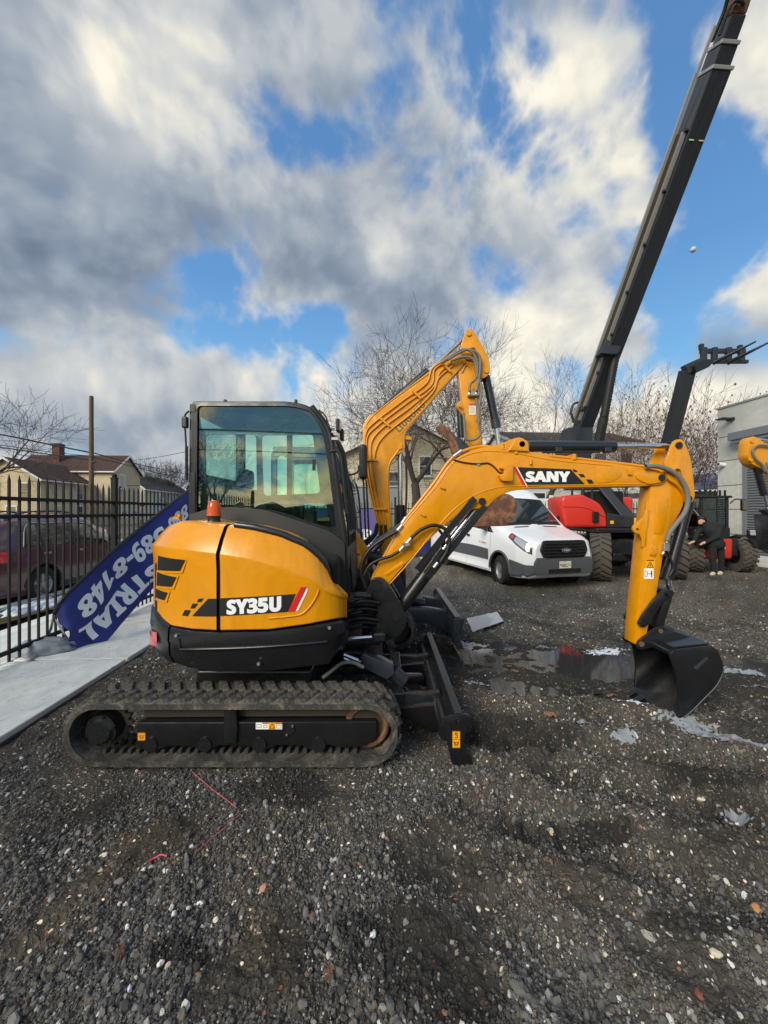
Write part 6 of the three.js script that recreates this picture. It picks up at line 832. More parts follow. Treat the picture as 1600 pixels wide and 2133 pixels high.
{ // smaller telehandler with pallet forks
  const d = 11.3, X = gx(1492, d), g0 = -0.13, t = thing('telehandler', 'small red telehandler with cab and raised pallet forks, person beside it', 'telehandler', [X, g0, -12.05]);
  for (const [x, z, r] of [[-0.67, 0.75, -0.5], [0.67, 0.75, -0.12], [-0.66, -1.6, 0], [0.66, -1.6, 0]]) lugTyre(t, 'wheel', x, 0.48, z, 0.48, 0.36, r);
  const pt = (p, n, g, m) => part(p, n, g.translate(0, 0, -0.45), m), w = (x, y, z) => V3(X + x, g0 + y, -11.6 + z);
  pt(t, 'chassis', boxG(0.9, 0.5, 3.0, X, g0 + 0.72, -12.1, 0.06), M.blackSatin); pt(t, 'front_axle', boxG(1.2, 0.2, 0.24, X, g0 + 0.48, -10.9, 0.04), M.blackSatin); pt(t, 'rear_axle', boxG(1.2, 0.2, 0.24, X, g0 + 0.48, -13.2, 0.04), M.blackSatin);
  const nose = pt(t, 'nose_panel', extr([[X - 0.50, g0 + 0.42, 0.06], [X + 0.20, g0 + 0.42, 0.06], [X + 0.22, g0 + 0.98, 0.08], [X - 0.56, g0 + 0.98, 0.08]], 10.55, 0.4, { bevel: 0.04 }), M.red); pt(nose, 'nose_badge', new THREE.CylinderGeometry(0.05, 0.05, 0.01, 20).rotateX(Math.PI / 2).translate(X - 0.05, g0 + 0.72, -10.55), M.whitePrint); pt(nose, 'nose_port', new THREE.CylinderGeometry(0.04, 0.04, 0.01, 20).rotateX(Math.PI / 2).translate(X - 0.42, g0 + 0.72, -10.55), M.blackVoid);
  for (const [x, dd] of [[-0.74, 0], [0.86, 0.0]]) { pt(t, 'mudguard', new THREE.CylinderGeometry(0.56, 0.56, 0.42, 24, 1, true, -1.1, 2.2).rotateZ(Math.PI / 2).rotateX(-Math.PI / 2 + 0).translate(X + x, g0 + 0.52, -10.86), M.blackSatin); const hl = pt(t, 'headlamp', boxG(0.34, 0.2, 0.12, X + x + (x < 0 ? 0.05 : 0), g0 + 1.16, -10.62, 0.06), M.blackSatin); pt(hl, 'lamp_lens', boxG(0.28, 0.15, 0.02, X + x + (x < 0 ? 0.05 : 0), g0 + 1.16, -10.555, 0.008), M.lamp); }
  // cab on the machine's left
  const c0 = X - 0.36, c1 = X + 0.40; for (const x of [c0, c1]) for (const z of [-10.95, -12.2]) pt(t, 'cab_post', boxG(0.07, 1.25, 0.07, x, g0 + 1.55, z, 0.015), M.blackSatin);
  pt(t, 'cab_roof', boxG(0.95, 0.07, 1.4, (c0 + c1) / 2, g0 + 2.2, -11.55, 0.03), M.blackSatin); pt(t, 'windscreen', boxG(0.72, 0.95, 0.01, (c0 + c1) / 2, g0 + 1.68, -10.95), M.carGlass); for (const x of [c0, c1]) pt(t, 'side_glass', boxG(0.01, 0.95, 1.2, x, g0 + 1.68, -11.55), M.carGlass); pt(t, 'cab_base', boxG(0.9, 0.4, 1.4, (c0 + c1) / 2, g0 + 1.1, -11.6, 0.04), M.blackSatin); pt(t, 'seat', boxG(0.5, 0.8, 0.3, (c0 + c1) / 2, g0 + 1.55, -11.9, 0.08), M.darkPlastic); pt(t, 'roof_bar', merge([0, 1, 2, 3, 4, 5].map((k) => boxG(0.04, 0.2, 0.04, c0 + k * 0.15, g0 + 2.3, -11.0))), M.blackSatin);
  pt(t, 'beacon', new THREE.SphereGeometry(0.06, 14, 10).translate(c0 - 0.12, g0 + 2.26, -11.2), M.amber); pt(t, 'mirror_arm', tubeG([w(0.45, 2.0, 0.7), w(0.55, 2.12, 0.75), w(0.72, 2.12, 0.78)], 0.02, 16, 6), M.blackSatin); const mi = pt(t, 'mirror', boxG(0.16, 0.34, 0.1, X + 0.76, g0 + 1.95, -10.8, 0.04), M.blackSatin); pt(mi, 'mirror_back', boxG(0.12, 0.28, 0.02, X + 0.76, g0 + 1.95, -10.745, 0.01), std(rgb(96, 92, 84), 0.6));
  pt(t, 'fender_arch', tubeG([w(-0.95, 1.0, 0.9), w(-0.85, 1.9, 0.5), w(-0.7, 2.15, 0.3), w(-0.45, 1.6, 0.7), w(-0.36, 1.1, 0.8)], 0.045, 40, 8), M.blackSatin); pt(t, 'red_frame', boxG(0.3, 0.7, 1.6, X - 0.82, g0 + 1.35, -12.2, 0.06), M.red);
  // boom, elbow, carriage, two forks
  const bd = 11.7; beam(t, 'boom', at(1372, 1010, bd + 1.2), at(1432, 772, bd), 0.36, 0.3, M.boomGrey, V3(0, 0, 1), 0.03); beam(t, 'boom_foot', V3(X - 0.75, g0 + 1.3, -13.6), at(1372, 1010, bd + 1.2), 0.36, 0.3, M.boomGrey, V3(0, 0, 1), 0.03); beam(t, 'boom_nose', at(1425, 772, bd), at(1468, 753, bd - 0.15), 0.30, 0.3, M.boomGrey, V3(0, 0, 1), 0.03);
  plate(t, 'tilt_link', [[1446, 760, 3], [1470, 748, 3], [1490, 748, 3], [1478, 764, 3], [1452, 776, 3]], bd - 0.3, 0.3, M.blackSatin);
  const car = merge([boxG(1.35, 0.13, 0.10, gx(1502, bd), gy(733, bd), -bd + 0.05, 0.01), boxG(1.4, 0.10, 0.10, gx(1506, bd), gy(755, bd), -bd + 0.05, 0.01)]); part(t, 'fork_carriage', car, M.boomGrey); for (const px of [1460, 1482, 1511, 1538]) part(t, 'carriage_upright', boxG(0.14, 0.46, 0.12, gx(px, bd), gy(743, bd), -bd + 0.10, 0.01), M.boomGrey); part(t, 'carriage_post', boxG(0.1, 0.16, 0.1, gx(1458, bd), gy(724, bd), -bd + 0.05), M.boomGrey); part(t, 'carriage_post', boxG(0.1, 0.12, 0.1, gx(1538, bd), gy(725, bd), -bd + 0.05), M.boomGrey);
  for (const [a, b] of [[[1484, 757], [1575, 711]], [[1514, 757], [1606, 711]]]) { const p = at(a[0], a[1], bd - 0.1), q = at(b[0], b[1], bd - 0.75); const v = q.clone().sub(p); const g = new THREE.CylinderGeometry(0.025, 0.075, v.length(), 4).rotateY(Math.PI / 4).scale(1, 1, 0.8).applyQuaternion(new THREE.Quaternion().setFromUnitVectors(UPY, v.clone().normalize())); part(t, 'fork', g.translate((p.x + q.x) / 2, (p.y + q.y) / 2, (p.z + q.z) / 2), M.blackSatin); }
}

// ------------------------------------------------------------------ fences
M.fence = std(rgb(20, 21, 23), 0.78, 0, {});
const picketG = (() => { const s = 0.010, h = 1.89, g = new THREE.BoxGeometry(s * 2, h, s * 2).translate(0, h / 2 + 0.06, 0), tip = new THREE.CylinderGeometry(0.001, s * 1.42, 0.07, 4).rotateY(Math.PI / 4).translate(0, h + 0.06 + 0.035, 0); return merge([g, tip]); })();
const postG = merge([boxG(0.065, 2.12, 0.065, 0, 1.06, 0), boxG(0.078, 0.02, 0.078, 0, 2.12, 0), new THREE.SphereGeometry(0.035, 14, 10).translate(0, 2.155, 0)]);
function fence(label, p0, dir, len, n0) {        // runs from p0 along dir
  const f = thing('picket_fence', label, 'fence', [p0.x, p0.y, p0.z], null, Math.atan2(-dir.z, dir.x));
  for (const [y, h] of [[1.76, 0.04], [1.57, 0.04], [0.165, 0.04]]) loc(f, 'rail', boxG(len, h, 0.036, len / 2, y, 0), M.fence);
  for (let x = n0; x < len; x += 0.1215) { if (Math.abs((x % 2.43) - 0.0) < 0.05) continue; loc(f, 'picket', picketG, M.fence, [x, 0, 0.0]); }
  for (let x = 0; x <= len + 0.01; x += 2.43) loc(f, 'post', postG, M.fence, [x, 0, 0]);
  return f;
}
// street side: a post stands at the pixel column 258
{ const along = 3.67 * F / (755 - 258) * 1.0; const start = along - 2.43 * 4; fence('long black metal picket fence along the concrete walk and street', lot(-3.67, start, 0.0), uDir, 2.43 * 8 + 0.9 - 0.9, 0.1215); }
{ fence('black metal picket fence across the rear of the yard behind the machines', lot(-3.67, 13.9, -0.02), uRight, 2.43 * 6, 0.1215); }
{ const b = (lat0, lat1, y0, y1, mat, name, label) => { const p = lot((lat0 + lat1) / 2, 13.84); const m = solo(name, gridG(24, 10, (u, v) => V3((u - 0.5) * (lat1 - lat0), lerp(y0, y1, v) - 0.02 * Math.sin(v * 3.14), 0.012 * Math.sin(u * 23 + v * 5) * Math.sin(v * 3.14))), mat, label, 'banner'); m.position.set(p.x, 0, p.z); m.rotation.y = TH; };
  b(-2.05, 0.62, 0.22, 1.72, textMat(1024, 576, (x) => { x.strokeStyle = '#7fb9c6'; x.lineWidth = 34; x.beginPath(); x.arc(560, 330, 230, Math.PI * 1.05, Math.PI * 1.75); x.stroke(); bigText(x, 'ER', 800, 340, 130, 240, '#eceef2', 14); bigText(x, 'Indust', 770, 480, 62, 330, '#e6e8ee'); }, '#5c5490'), 'fence_banner', 'purple banner with a pale arc and white lettering on rear fence');
  b(0.75, 2.75, 0.12, 1.05, textMat(512, 240, (x) => bigText(x, 'w.c'.toUpperCase(), 160, 90, 70, 210, '#e8eaf0'), '#1e2660'), 'fence_banner', 'navy blue banner with white letters low on the rear fence'); }
// ------------------------------------------------------------------ feather flag fallen against the fence, with its weight bag
{
  const top = [[113, 1278], [125, 1255], [180, 1200], [250, 1135], [330, 1070], [385, 1027], [425, 1000]], bot = [[147, 1345], [190, 1354], [214, 1342], [262, 1290], [312, 1235], [385, 1160], [450, 1095]];
  const flag = thing('feather_flag', 'navy blue feather flag with white phone number slumped against the fence', 'flag', [lot(-3.4, 4.6).x, 0.02, lot(-3.4, 4.6).z]);
  const c3 = (pts, lat) => new THREE.CatmullRomCurve3(pts.map(([px, py], i) => { // each point on the plane lat = const of the lot
    const dx = (px - CX) / F, k = lat(i) / (uRight.x * dx - uRight.z); return V3(dx * k, CH - (py - CY) / F * k, -k); }));
  const T = c3(top, (i) => -3.52 + 0.09 * i), Bm = c3(bot, (i) => -3.34 + 0.09 * i);
  const S = (u, v) => { const p = T.getPointAt(u).lerp(Bm.getPointAt(u), v); const w = (0.055 * Math.sin(u * 11 + v * 3.4) + 0.028 * Math.sin(u * 27 - v * 6)) * Math.sin(v * 3.1) + 0.014 * Math.sin(v * 14 + u * 9); p.y -= 0.03 * Math.sin(u * 3.1) * Math.sin(v * 3.1); return p.addScaledVector(uRight, w); };
  const cloth = textMat(2048, 512, (x) => { // u runs along the flag from its foot, v from the sleeve to the free edge
    x.save(); x.fillStyle = '#2c3a86'; x.fillRect(0, 0, 2048, 512); x.translate(1024, 256); x.scale(-1, 1); // the print is read from the far end
    const put = (s, cx, cy, h, w, st) => bigText(x, s, cx, cy, h, w, '#f6f8fc', st);
    put('866-589-8148', 120, 96, 138, 1480, 8); put('INDUSTRIAL', 200, -116, 132, 1380, 10); x.restore(); }, '#2c3a86', { rough: 0.8 });
  const sheet = part(flag, 'cloth', gridG(90, 30, (u, v) => S(u, v)), cloth);
  part(flag, 'cloth_back', gridG(40, 14, (u, v) => S(u, v).addScaledVector(uRight, -0.004)), std(rgb(44, 52, 104), 0.85));
  part(flag, 'pole_sleeve', tubeG(T.getPoints(30), 0.022, 60, 8), M.blackSatin);
  part(flag, 'pole', tubeG([T.getPoint(0), at(106, 1310, 4.75), at(97, 1335, 4.45), at(91, 1356, 4.35)], 0.014, 20, 8), M.blackSatin);
  part(flag, 'lower_hem', gridG(8, 12, (u, v) => { const a = at(112, 1282, 4.55).lerp(at(150, 1350, 4.55), v), b = at(119, 1290, 4.5).lerp(at(146, 1350, 4.5), v); return a.lerp(b, u).add(V3(0.01 * Math.sin(u * 6), 0, 0.02 * Math.sin(v * 5 + u * 3))); }), std(rgb(150, 156, 166), 0.8));
  const gp = at(92, 1366, 4.36), gm = MarchBlob(gp);
  const bag = thing('weight_bag', 'grey water weight bag lying over the flag foot on the walk', 'bag', [gp.x, 0.035, gp.z]);
  part(bag, 'bag_body', gm, std(rgb(128, 136, 144), 0.5, 0, { bumpMap: rep(grain, 1), bumpScale: 0.006 }));
  part(bag, 'base_leg', rodG(V3(gx(84, 4.3), 0.05, -4.32), V3(gx(66, 4.1), 0.042, -4.06), 0.016, 8), M.alu); part(bag, 'base_leg', rodG(V3(gx(120, 4.4), 0.05, -4.40), V3(gx(166, 4.5), 0.042, -4.5), 0.014, 8), M.alu);
}
function MarchBlob(c) { const g = new THREE.SphereGeometry(1, 48, 24), p = g.attributes.position; for (let i = 0; i < p.count; i++) { let x = p.getX(i), y = p.getY(i), z = p.getZ(i); const q = 1 + 0.10 * n3(x * 2 + 4, y * 2, z * 2) + 0.04 * n3(x * 6, y * 6, z * 6); const dent = 1 - 0.25 * Math.exp(-((x * 2.2) ** 2 + (z * 3) ** 2)) * (y > 0 ? 1 : 0); p.setXYZ(i, c.x + x * 0.30 * q, 0.037 + (y > 0 ? y * 0.16 * q * dent : y * 0.001) + 0.002, c.z + z * 0.17 * q - x * 0.06); } g.computeVertexNormals(); return g; }

// ------------------------------------------------------------------ workshop building on the right: concrete panels, roller shutter, canopy, lamp, camera
{
  const c = V3(12.0, -0.13, -13.8); // far corner of the long wall; the wall runs back towards the viewer
  const b = thing('workshop', 'light grey panel workshop with roller shutter and flat canopy', 'building', [c.x, c.y, c.z], null, TH);
  M.panel = std(rgb(212, 213, 210), 0.85, 0, { map: noiseTex(512, (u, v) => { const k = 0.9 + 0.06 * tile(u, v, 4, 4, 21) + 0.02 * tile(u, v, 70, 2); return [k, k, k * 0.985]; }, true), bumpMap: rep(grain, 2), bumpScale: 0.001 });
  loc(b, 'core', boxG(9, 5.3, 13.6, 4.56, 2.65, 6.9), std(rgb(120, 121, 120), 0.9));
  const rows = [[0.35, 0.97], [0.99, 1.83], [1.85, 2.66], [2.68, 3.54], [3.56, 4.38], [4.40, 5.41]];
  loc(b, 'plinth', boxG(0.12, 0.36, 14, 0.02, 0.17, 7.0), M.concrete);
  const sh0 = 0.97, sh1 = 5.2, shTop = 4.0;
  for (const [y0, y1] of rows) { const below = y0 < shTop - 0.6; loc(b, 'wall_panel', boxG(0.10, y1 - y0, (below ? sh0 : 2.62) - 0.01, 0.02, (y0 + y1) / 2, (below ? sh0 : 2.62) / 2, 0.008), M.panel); loc(b, 'wall_panel', boxG(0.10, y1 - y0, below ? 4 : 4.2, 0.02, (y0 + y1) / 2, below ? sh1 + 2.0 : 2.63 + 2.1, 0.008), M.panel); if (below) loc(b, 'wall_panel', boxG(0.10, y1 - y0, 4, 0.02, (y0 + y1) / 2, sh1 + 6.02, 0.008), M.panel); else loc(b, 'wall_panel', boxG(0.10, y1 - y0, 4.2, 0.02, (y0 + y1) / 2, 8.94, 0.008), M.panel); loc(b, 'end_panel', boxG(8.9, y1 - y0, 0.08, 4.5, (y0 + y1) / 2, 0.0, 0.008), M.panel); }
  loc(b, 'parapet_cap', boxG(0.2, 0.06, 14, 0.04, 5.44, 6.95), std(rgb(150, 152, 152), 0.7));
  const st = loc(b, 'shutter_box', boxG(0.06, shTop, sh1 - sh0 - 0.02, 0.03, shTop / 2 + 0.12, (sh0 + sh1) / 2), std(rgb(70, 74, 80), 0.7));
  const slat = (() => { const s = new THREE.Shape(); s.moveTo(0, 0); s.quadraticCurveTo(-0.05, 0.035, -0.012, 0.072); s.lineTo(0, 0.085); s.closePath(); return toCreasedNormals(new THREE.ExtrudeGeometry(s, { depth: sh1 - sh0 - 0.06, bevelEnabled: false, curveSegments: 5 }), 0.7); })(), slm = std(rgb(118, 122, 128), 0.45, 0.35);
  for (let y = 0.36; y < shTop - 0.05; y += 0.0865) loc(st, 'shutter_slat', slat, slm, [-0.004, y, sh0 + 0.03]);
  loc(b, 'shutter_guide', boxG(0.10, shTop, 0.10, -0.02, shTop / 2 + 0.3, sh0 + 0.02), std(rgb(126, 130, 138), 0.5, 0.3));
  loc(b, 'canopy', boxG(0.42, 0.26, 5.2, -0.22, 4.28, 3.36, 0.02), std(rgb(122, 128, 136), 0.5, 0.2)); loc(b, 'canopy_soffit', boxG(0.36, 0.10, 5.0, -0.2, 4.10, 3.36), std(rgb(122, 128, 136), 0.5, 0.2));
  const lm = loc(b, 'wall_lamp', extr([[-0.55, 0.0, 0.02], [-0.42, 0.06, 0.05], [-0.12, 0.05, 0.03], [-0.05, 0.07, 0.02], [0.02, 0.07], [0.02, -0.03], [-0.08, -0.05, 0.02], [-0.14, -0.01], [-0.45, -0.02, 0.02]], -0.1, 0.2, { bevel: 0.01 }), M.blackSatin, [-0.05, 4.93, 0.55]);
  const cm = loc(b, 'security_camera', new THREE.CylinderGeometry(0.07, 0.07, 0.22, 20).rotateZ(Math.PI / 2 - 0.15), M.white, [-0.16, 3.42, 0.28]); loc(cm, 'camera_lens', new THREE.SphereGeometry(0.05, 14, 10), M.blackSatin, [-0.10, 0.01, 0]);
}
// shed with a tarpaulin roof and the white boundary fence behind
{
  const d = 20, s = thing('shed', 'old shed with blue grey tarpaulin roof behind the small telehandler', 'shed', [gx(1475, d), -0.2, -d - 1], null, TH);
  loc(s, 'wall', boxG(4.6, 2.9, 4, 0, 1.45, -1), std(rgb(128, 126, 124), 0.95, 0, { bumpMap: rep(grain, 1), bumpScale: 0.01 }));
  loc(s, 'wall_band', boxG(4.66, 0.7, 0.06, 0, 2.5, 1.02), std(rgb(104, 104, 104), 0.95)); loc(s, 'lean_to_roof', boxG(4.9, 0.08, 1.2, 0, 2.2, 1.5), std(rgb(150, 152, 156), 0.8));
  loc(s, 'tarpaulin_roof', gridG(30, 14, (u, v) => V3((u - 0.5) * 5.2, lerp(2.95, 4.05, v) + 0.05 * n2(u * 7, v * 5) - 0.08 * Math.sin(u * 9) * (1 - v) * 0.3, lerp(1.3, -1.2, v))), std(rgb(112, 124, 150), 0.6));
  const w = thing('white_fence', 'plain white panel fence behind the telehandlers', 'fence', [gx(1200, 18), -0.2, -18], null, TH);
  for (let k = -2; k < 6; k++) { loc(w, 'panel', boxG(2.3, 2.25, 0.04, k * 2.4, 1.2, 0), std(rgb(214, 212, 204), 0.8)); loc(w, 'rail', boxG(2.3, 0.14, 0.06, k * 2.4, 2.38, 0), std(rgb(220, 218, 210), 0.8)); loc(w, 'post', boxG(0.13, 2.6, 0.13, k * 2.4 - 1.2, 1.3, 0), std(rgb(220, 218, 210), 0.8)); }
  const tk = thing('box_trailer', 'grey ribbed box trailer standing behind the purple banner', 'trailer', [gx(782, 16), -0.05, -16.6], null, TH);
  loc(tk, 'box', boxG(2.0, 2.15, 2.6, 0, 1.62, 0, 0.12), std(rgb(128, 132, 136), 0.6, 0.1)); for (let k = 0; k < 6; k++) loc(tk, 'rib', boxG(0.06, 1.5, 0.04, -0.8 + k * 0.32, 1.45, 1.31), std(rgb(140, 144, 148), 0.6)); for (const x of [-0.9, 0.9]) carWheel(tk, 'wheel', x, 0.33, 0.3, 0.33, 0.2, M.zinc, 0); loc(tk, 'chassis', boxG(1.6, 0.12, 3.4, 0, 0.5, 0), M.blackSatin); loc(tk, 'roof_cap', boxG(2.08, 0.08, 2.68, 0, 2.68, 0, 0.03), std(rgb(146, 150, 152), 0.6));
}
// ------------------------------------------------------------------ houses
const siding = (r, g, b) => std(rgb(r, g, b), 0.85, 0, { map: (() => { const t = noiseTex(256, (u, v) => { const k = 0.93 + 0.05 * tile(u, v, 8, 3, 2); return [k, k, k]; }, true); t.repeat.set(0.3, 0.3); return t; })(), bumpMap: sidingBump, bumpScale: 0.03 });
const sidingBump = (() => { const t = noiseTex(64, (u, v) => { const f = (v * 4) % 1; return f < 0.1 ? 0.0 : 1 - f * 0.8; }); t.repeat.set(1, 1.9); return t; })();
M.roofBrown = std(rgb(86, 62, 54), 0.95, 0, { map: noiseTex(512, (u, v) => { const r = Math.floor(v * 32), k = 0.82 + 0.2 * n2(Math.floor(u * 24 + (r % 2) * 0.5) * 3.1, r * 5.7) * 0.6 + 0.1 * tile(u, v, 20, 2); return [k, k, k]; }, true), bumpMap: rep(grain, 6), bumpScale: 0.02 });
M.roofGrey = M.roofBrown.clone(); M.roofGrey.color = rgb(84, 84, 82);
function uvMetres(g) { const p = g.attributes.position, n = g.attributes.normal, uv = []; for (let i = 0; i < p.count; i++) { const ax = Math.abs(n.getX(i)), az = Math.abs(n.getZ(i)); uv.push(ax > az ? p.getZ(i) : p.getX(i), p.getY(i)); } g.setAttribute('uv', new THREE.Float32BufferAttribute(uv, 2)); return g; }
function windowOn(h, x, y, z, w, ht, face, extra) { // face: 'z' looks to +z, 'x' looks to +x
  const r = face === 'z' ? [0, 0, 0] : [0, Math.PI / 2, 0]; const f = loc(h, 'window', boxG(w + 0.18, ht + 0.18, 0.08, 0, 0, 0), std(rgb(232, 232, 228), 0.7), [x, y, z], r);
  loc(f, 'pane', boxG(w, ht / 2 - 0.04, 0.02, 0, ht / 4, 0.045), M.paneDark); loc(f, 'pane', boxG(w, ht / 2 - 0.04, 0.02, 0, -ht / 4, 0.045), M.paneDark); loc(f, 'sill', boxG(w + 0.26, 0.07, 0.14, 0, -ht / 2 - 0.1, 0.03), std(rgb(226, 226, 222), 0.7)); return f; }
M.paneDark = phys(rgb(58, 66, 72), 0.06, { clearcoat: 1, ior: 1.6 });
function gableHouse(h, wallMat, roofMat, x0, x1, z0, z1, eave, ridge, alongZ, nm = 'wall', ov = 0.35) { // ridge runs along z (front to back) or along x
  const wd = x1 - x0, dp = z1 - z0;
  const shp = new THREE.Shape(), W = alongZ ? wd : dp; shp.moveTo(-W / 2, 0); shp.lineTo(W / 2, 0); shp.lineTo(W / 2, eave); shp.lineTo(0, ridge - 0.05); shp.lineTo(-W / 2, eave); shp.closePath();
  const g = new THREE.ExtrudeGeometry(shp, { depth: alongZ ? dp : wd, bevelEnabled: false }); if (alongZ) g.translate((x0 + x1) / 2, 0, z0); else g.rotateY(Math.PI / 2).translate(x0, 0, (z0 + z1) / 2);
  loc(h, nm, uvMetres(g), wallMat);
  const sl = Math.atan2(ridge - eave, W / 2), L = (W / 2 + ov) / Math.cos(sl);
  for (const s of [-1, 1]) { const len = (alongZ ? dp : wd) + 2 * ov, rg = new THREE.BoxGeometry(L, 0.12, len); const u = rg.attributes.uv; for (let i = 0; i < u.count; i++) u.setXY(i, u.getX(i) * 3, u.getY(i) * 3); rg.rotateZ(-s * sl).translate(s * (W / 2 + ov) / 2, (ridge + eave - (ridge - eave) / (W / 2) * ov) / 2 + 0.07, 0); if (!alongZ) rg.rotateY(Math.PI / 2); rg.translate((x0 + x1) / 2, 0, (z0 + z1) / 2); const rf = loc(h, 'roof', rg, roofMat);
    const ft = boxG(L, 0.2, 0.05, 0, 0, 0).rotateZ(-s * sl); for (const e of [-1, 1]) { const f2 = ft.clone().translate(s * (W / 2 + ov) / 2, (ridge + eave - (ridge - eave) / (W / 2) * ov) / 2 + 0.01, e * (len / 2 + 0.02)); if (!alongZ) f2.rotateY(Math.PI / 2); f2.translate((x0 + x1) / 2, 0, (z0 + z1) / 2); loc(rf, 'barge_board', f2, M.whiteTrim); }
    const gut = boxG(0.12, 0.14, len, s * (W / 2 + ov + 0.04), eave - (ridge - eave) / (W / 2) * ov + 0.02, 0); if (!alongZ) gut.rotateY(Math.PI / 2); loc(rf, 'gutter', gut.translate((x0 + x1) / 2, 0, (z0 + z1) / 2), M.whiteTrim); }
}
M.whiteTrim = std(rgb(226, 224, 218), 0.7);
{ // beige house across the street: front gable block and a taller cross wing
  const c = at(85, 1066, 40), [la, al] = toLot(c.x, c.z), o = lot(la, al, -0.1), h = thing('house', 'beige sided two storey house with brown roof and chimney across the street', 'house', [o.x, o.y, o.z], null, TH);
  const m1 = siding(212, 194, 158), m2 = siding(212, 194, 160);
  gableHouse(h, m1, M.roofBrown, -6.9, 0, -7.5, 0, 5.2, 7.3, true); gableHouse(h, m2, M.roofBrown, -9, 2.6, -13.2, -7.5, 6.9, 9.0, false);
  for (const [x, y] of [[-1.7, 3.9], [-4.6, 3.9], [-2.9, 1.5], [-5.4, 1.5]]) windowOn(h, x, y, 0.03, 0.95, 1.6, 'z'); for (const [z, y] of [[-5.4, 4.0], [-2.2, 1.6], [-5.4, 1.6]]) windowOn(h, 0.03, y, z, 0.95, 1.6, 'x'); for (const [z, y] of [[-9.2, 5.6], [-9.6, 2.0], [-11.8, 2.0]]) windowOn(h, 2.63, y, z, 1.0, 1.7, 'x');
  const ch = loc(h, 'chimney', boxG(0.9, 2.4, 0.9, -5.2, 9.1, -9.2), std(rgb(98, 66, 56), 0.95, 0, { bumpMap: rep(grain, 2), bumpScale: 0.02 })); loc(ch, 'chimney_cap', boxG(1.0, 0.15, 1.0, -5.2, 10.3, -9.2), std(rgb(80, 58, 50), 0.95)); loc(h, 'downpipe', tubeG([V3(0.3, 5.0, 0.3), V3(-0.1, 4.7, 0.08), V3(-0.1, 0.2, 0.08)], 0.07, 20, 6), M.whiteTrim);
  const u = loc(h, 'window_unit', boxG(0.5, 0.45, 0.4, 2.8, 4.8, -9.2), M.whiteTrim);
}
{ const c = at(301, 1066, 58), [la, al] = toLot(c.x, c.z), o = lot(la, al, -0.1), h = thing('house', 'white sided house with grey roof and small front gable further down the street', 'house', [o.x, o.y, o.z], null, TH);
  gableHouse(h, siding(222, 214, 190), M.roofGrey, -3.4, 0, -3, 0.0, 5.3, 6.7, true, 'wall', 0.3); gableHouse(h, siding(206, 206, 204), M.roofGrey, -8, -0.02, -15, -0.6, 5.2, 7.7, true, 'wall', 0.3);
  for (const [x, y] of [[-1.0, 4.0], [-2.4, 4.0], [-1.0, 1.4], [-2.4, 1.4]]) windowOn(h, x, y, 0.03, 0.8, 1.5, 'z'); for (const z of [-4.5, -7, -10, -13]) for (const y of [1.6, 4.1]) windowOn(h, 0.03, y, z, 0.8, 1.4, 'x'); loc(h, 'porch_band', boxG(3.5, 0.5, 0.1, -1.7, 2.9, 0.06), std(rgb(134, 76, 60), 0.9)); }
{ const d = 25, h = thing('house', 'cream sided house with gable end behind the bare trees', 'house', [gx(868, d), -0.1, -d], null, TH);
  gableHouse(h, siding(222, 212, 186), M.roofGrey, -5.2, 4.2, -9, 0, 5.3, 7.6, true); for (const [x, y] of [[0.55, 4.7], [-1.6, 3.7], [2.6, 2.6], [-3.4, 2.2]]) windowOn(h, x, y, 0.03, 0.7, 1.2, 'z'); }
{ const d = 27, h = thing('house', 'white sided house behind the telescopic boom and white fence', 'house', [gx(1215, d), -0.1, -d], null, TH);
  gableHouse(h, siding(226, 222, 212), M.roofGrey, -4.8, 4.4, -8, 0, 6.6, 8.0, false, 'wall', 0.2); for (const [x, y] of [[-1.4, 5.2], [1.2, 5.2], [3.1, 5.2], [3.1, 2.4], [-3.2, 2.4]]) windowOn(h, x, y, 0.03, 0.8, 1.3, 'z'); }

// ------------------------------------------------------------------ bare winter trees
M.bark = std(rgb(72, 63, 58), 0.95, 0, { bumpMap: rep(grain, 2), bumpScale: 0.02 }); M.shrubTwig = std(rgb(104, 78, 66), 0.95); M.twig = std(rgb(94, 82, 76), 0.95);
function branchTube(out, a, b, r0, r1, sides) { // one tapered length, appended to the arrays
  const v = b.clone().sub(a).normalize(), x = new THREE.Vector3(v.y, -v.x, 0.01).cross(v).normalize(), y = new THREE.Vector3().crossVectors(v, x), base = out.pos.length / 3;
  for (const [p, r] of [[a, r0], [b, r1]]) for (let k = 0; k < sides; k++) { const t = k / sides * 6.2832, n = x.clone().multiplyScalar(Math.cos(t)).addScaledVector(y, Math.sin(t)); out.pos.push(p.x + n.x * r, p.y + n.y * r, p.z + n.z * r); out.nor.push(n.x, n.y, n.z); }
  for (let k = 0; k < sides; k++) { const i = base + k, j = base + (k + 1) % sides; out.ix.push(i, j, j + sides, i, j + sides, i + sides); }
}
const geoOf = (o) => { const g = new THREE.BufferGeometry(); g.setAttribute('position', new THREE.Float32BufferAttribute(o.pos, 3)); g.setAttribute('normal', new THREE.Float32BufferAttribute(o.nor, 3)); g.setAttribute('uv', new THREE.Float32BufferAttribute(new Float32Array(o.pos.length / 3 * 2).map((_, i) => o.pos[(i >> 1) * 3 + (i & 1)]), 2)); g.setIndex(o.ix); return g; };
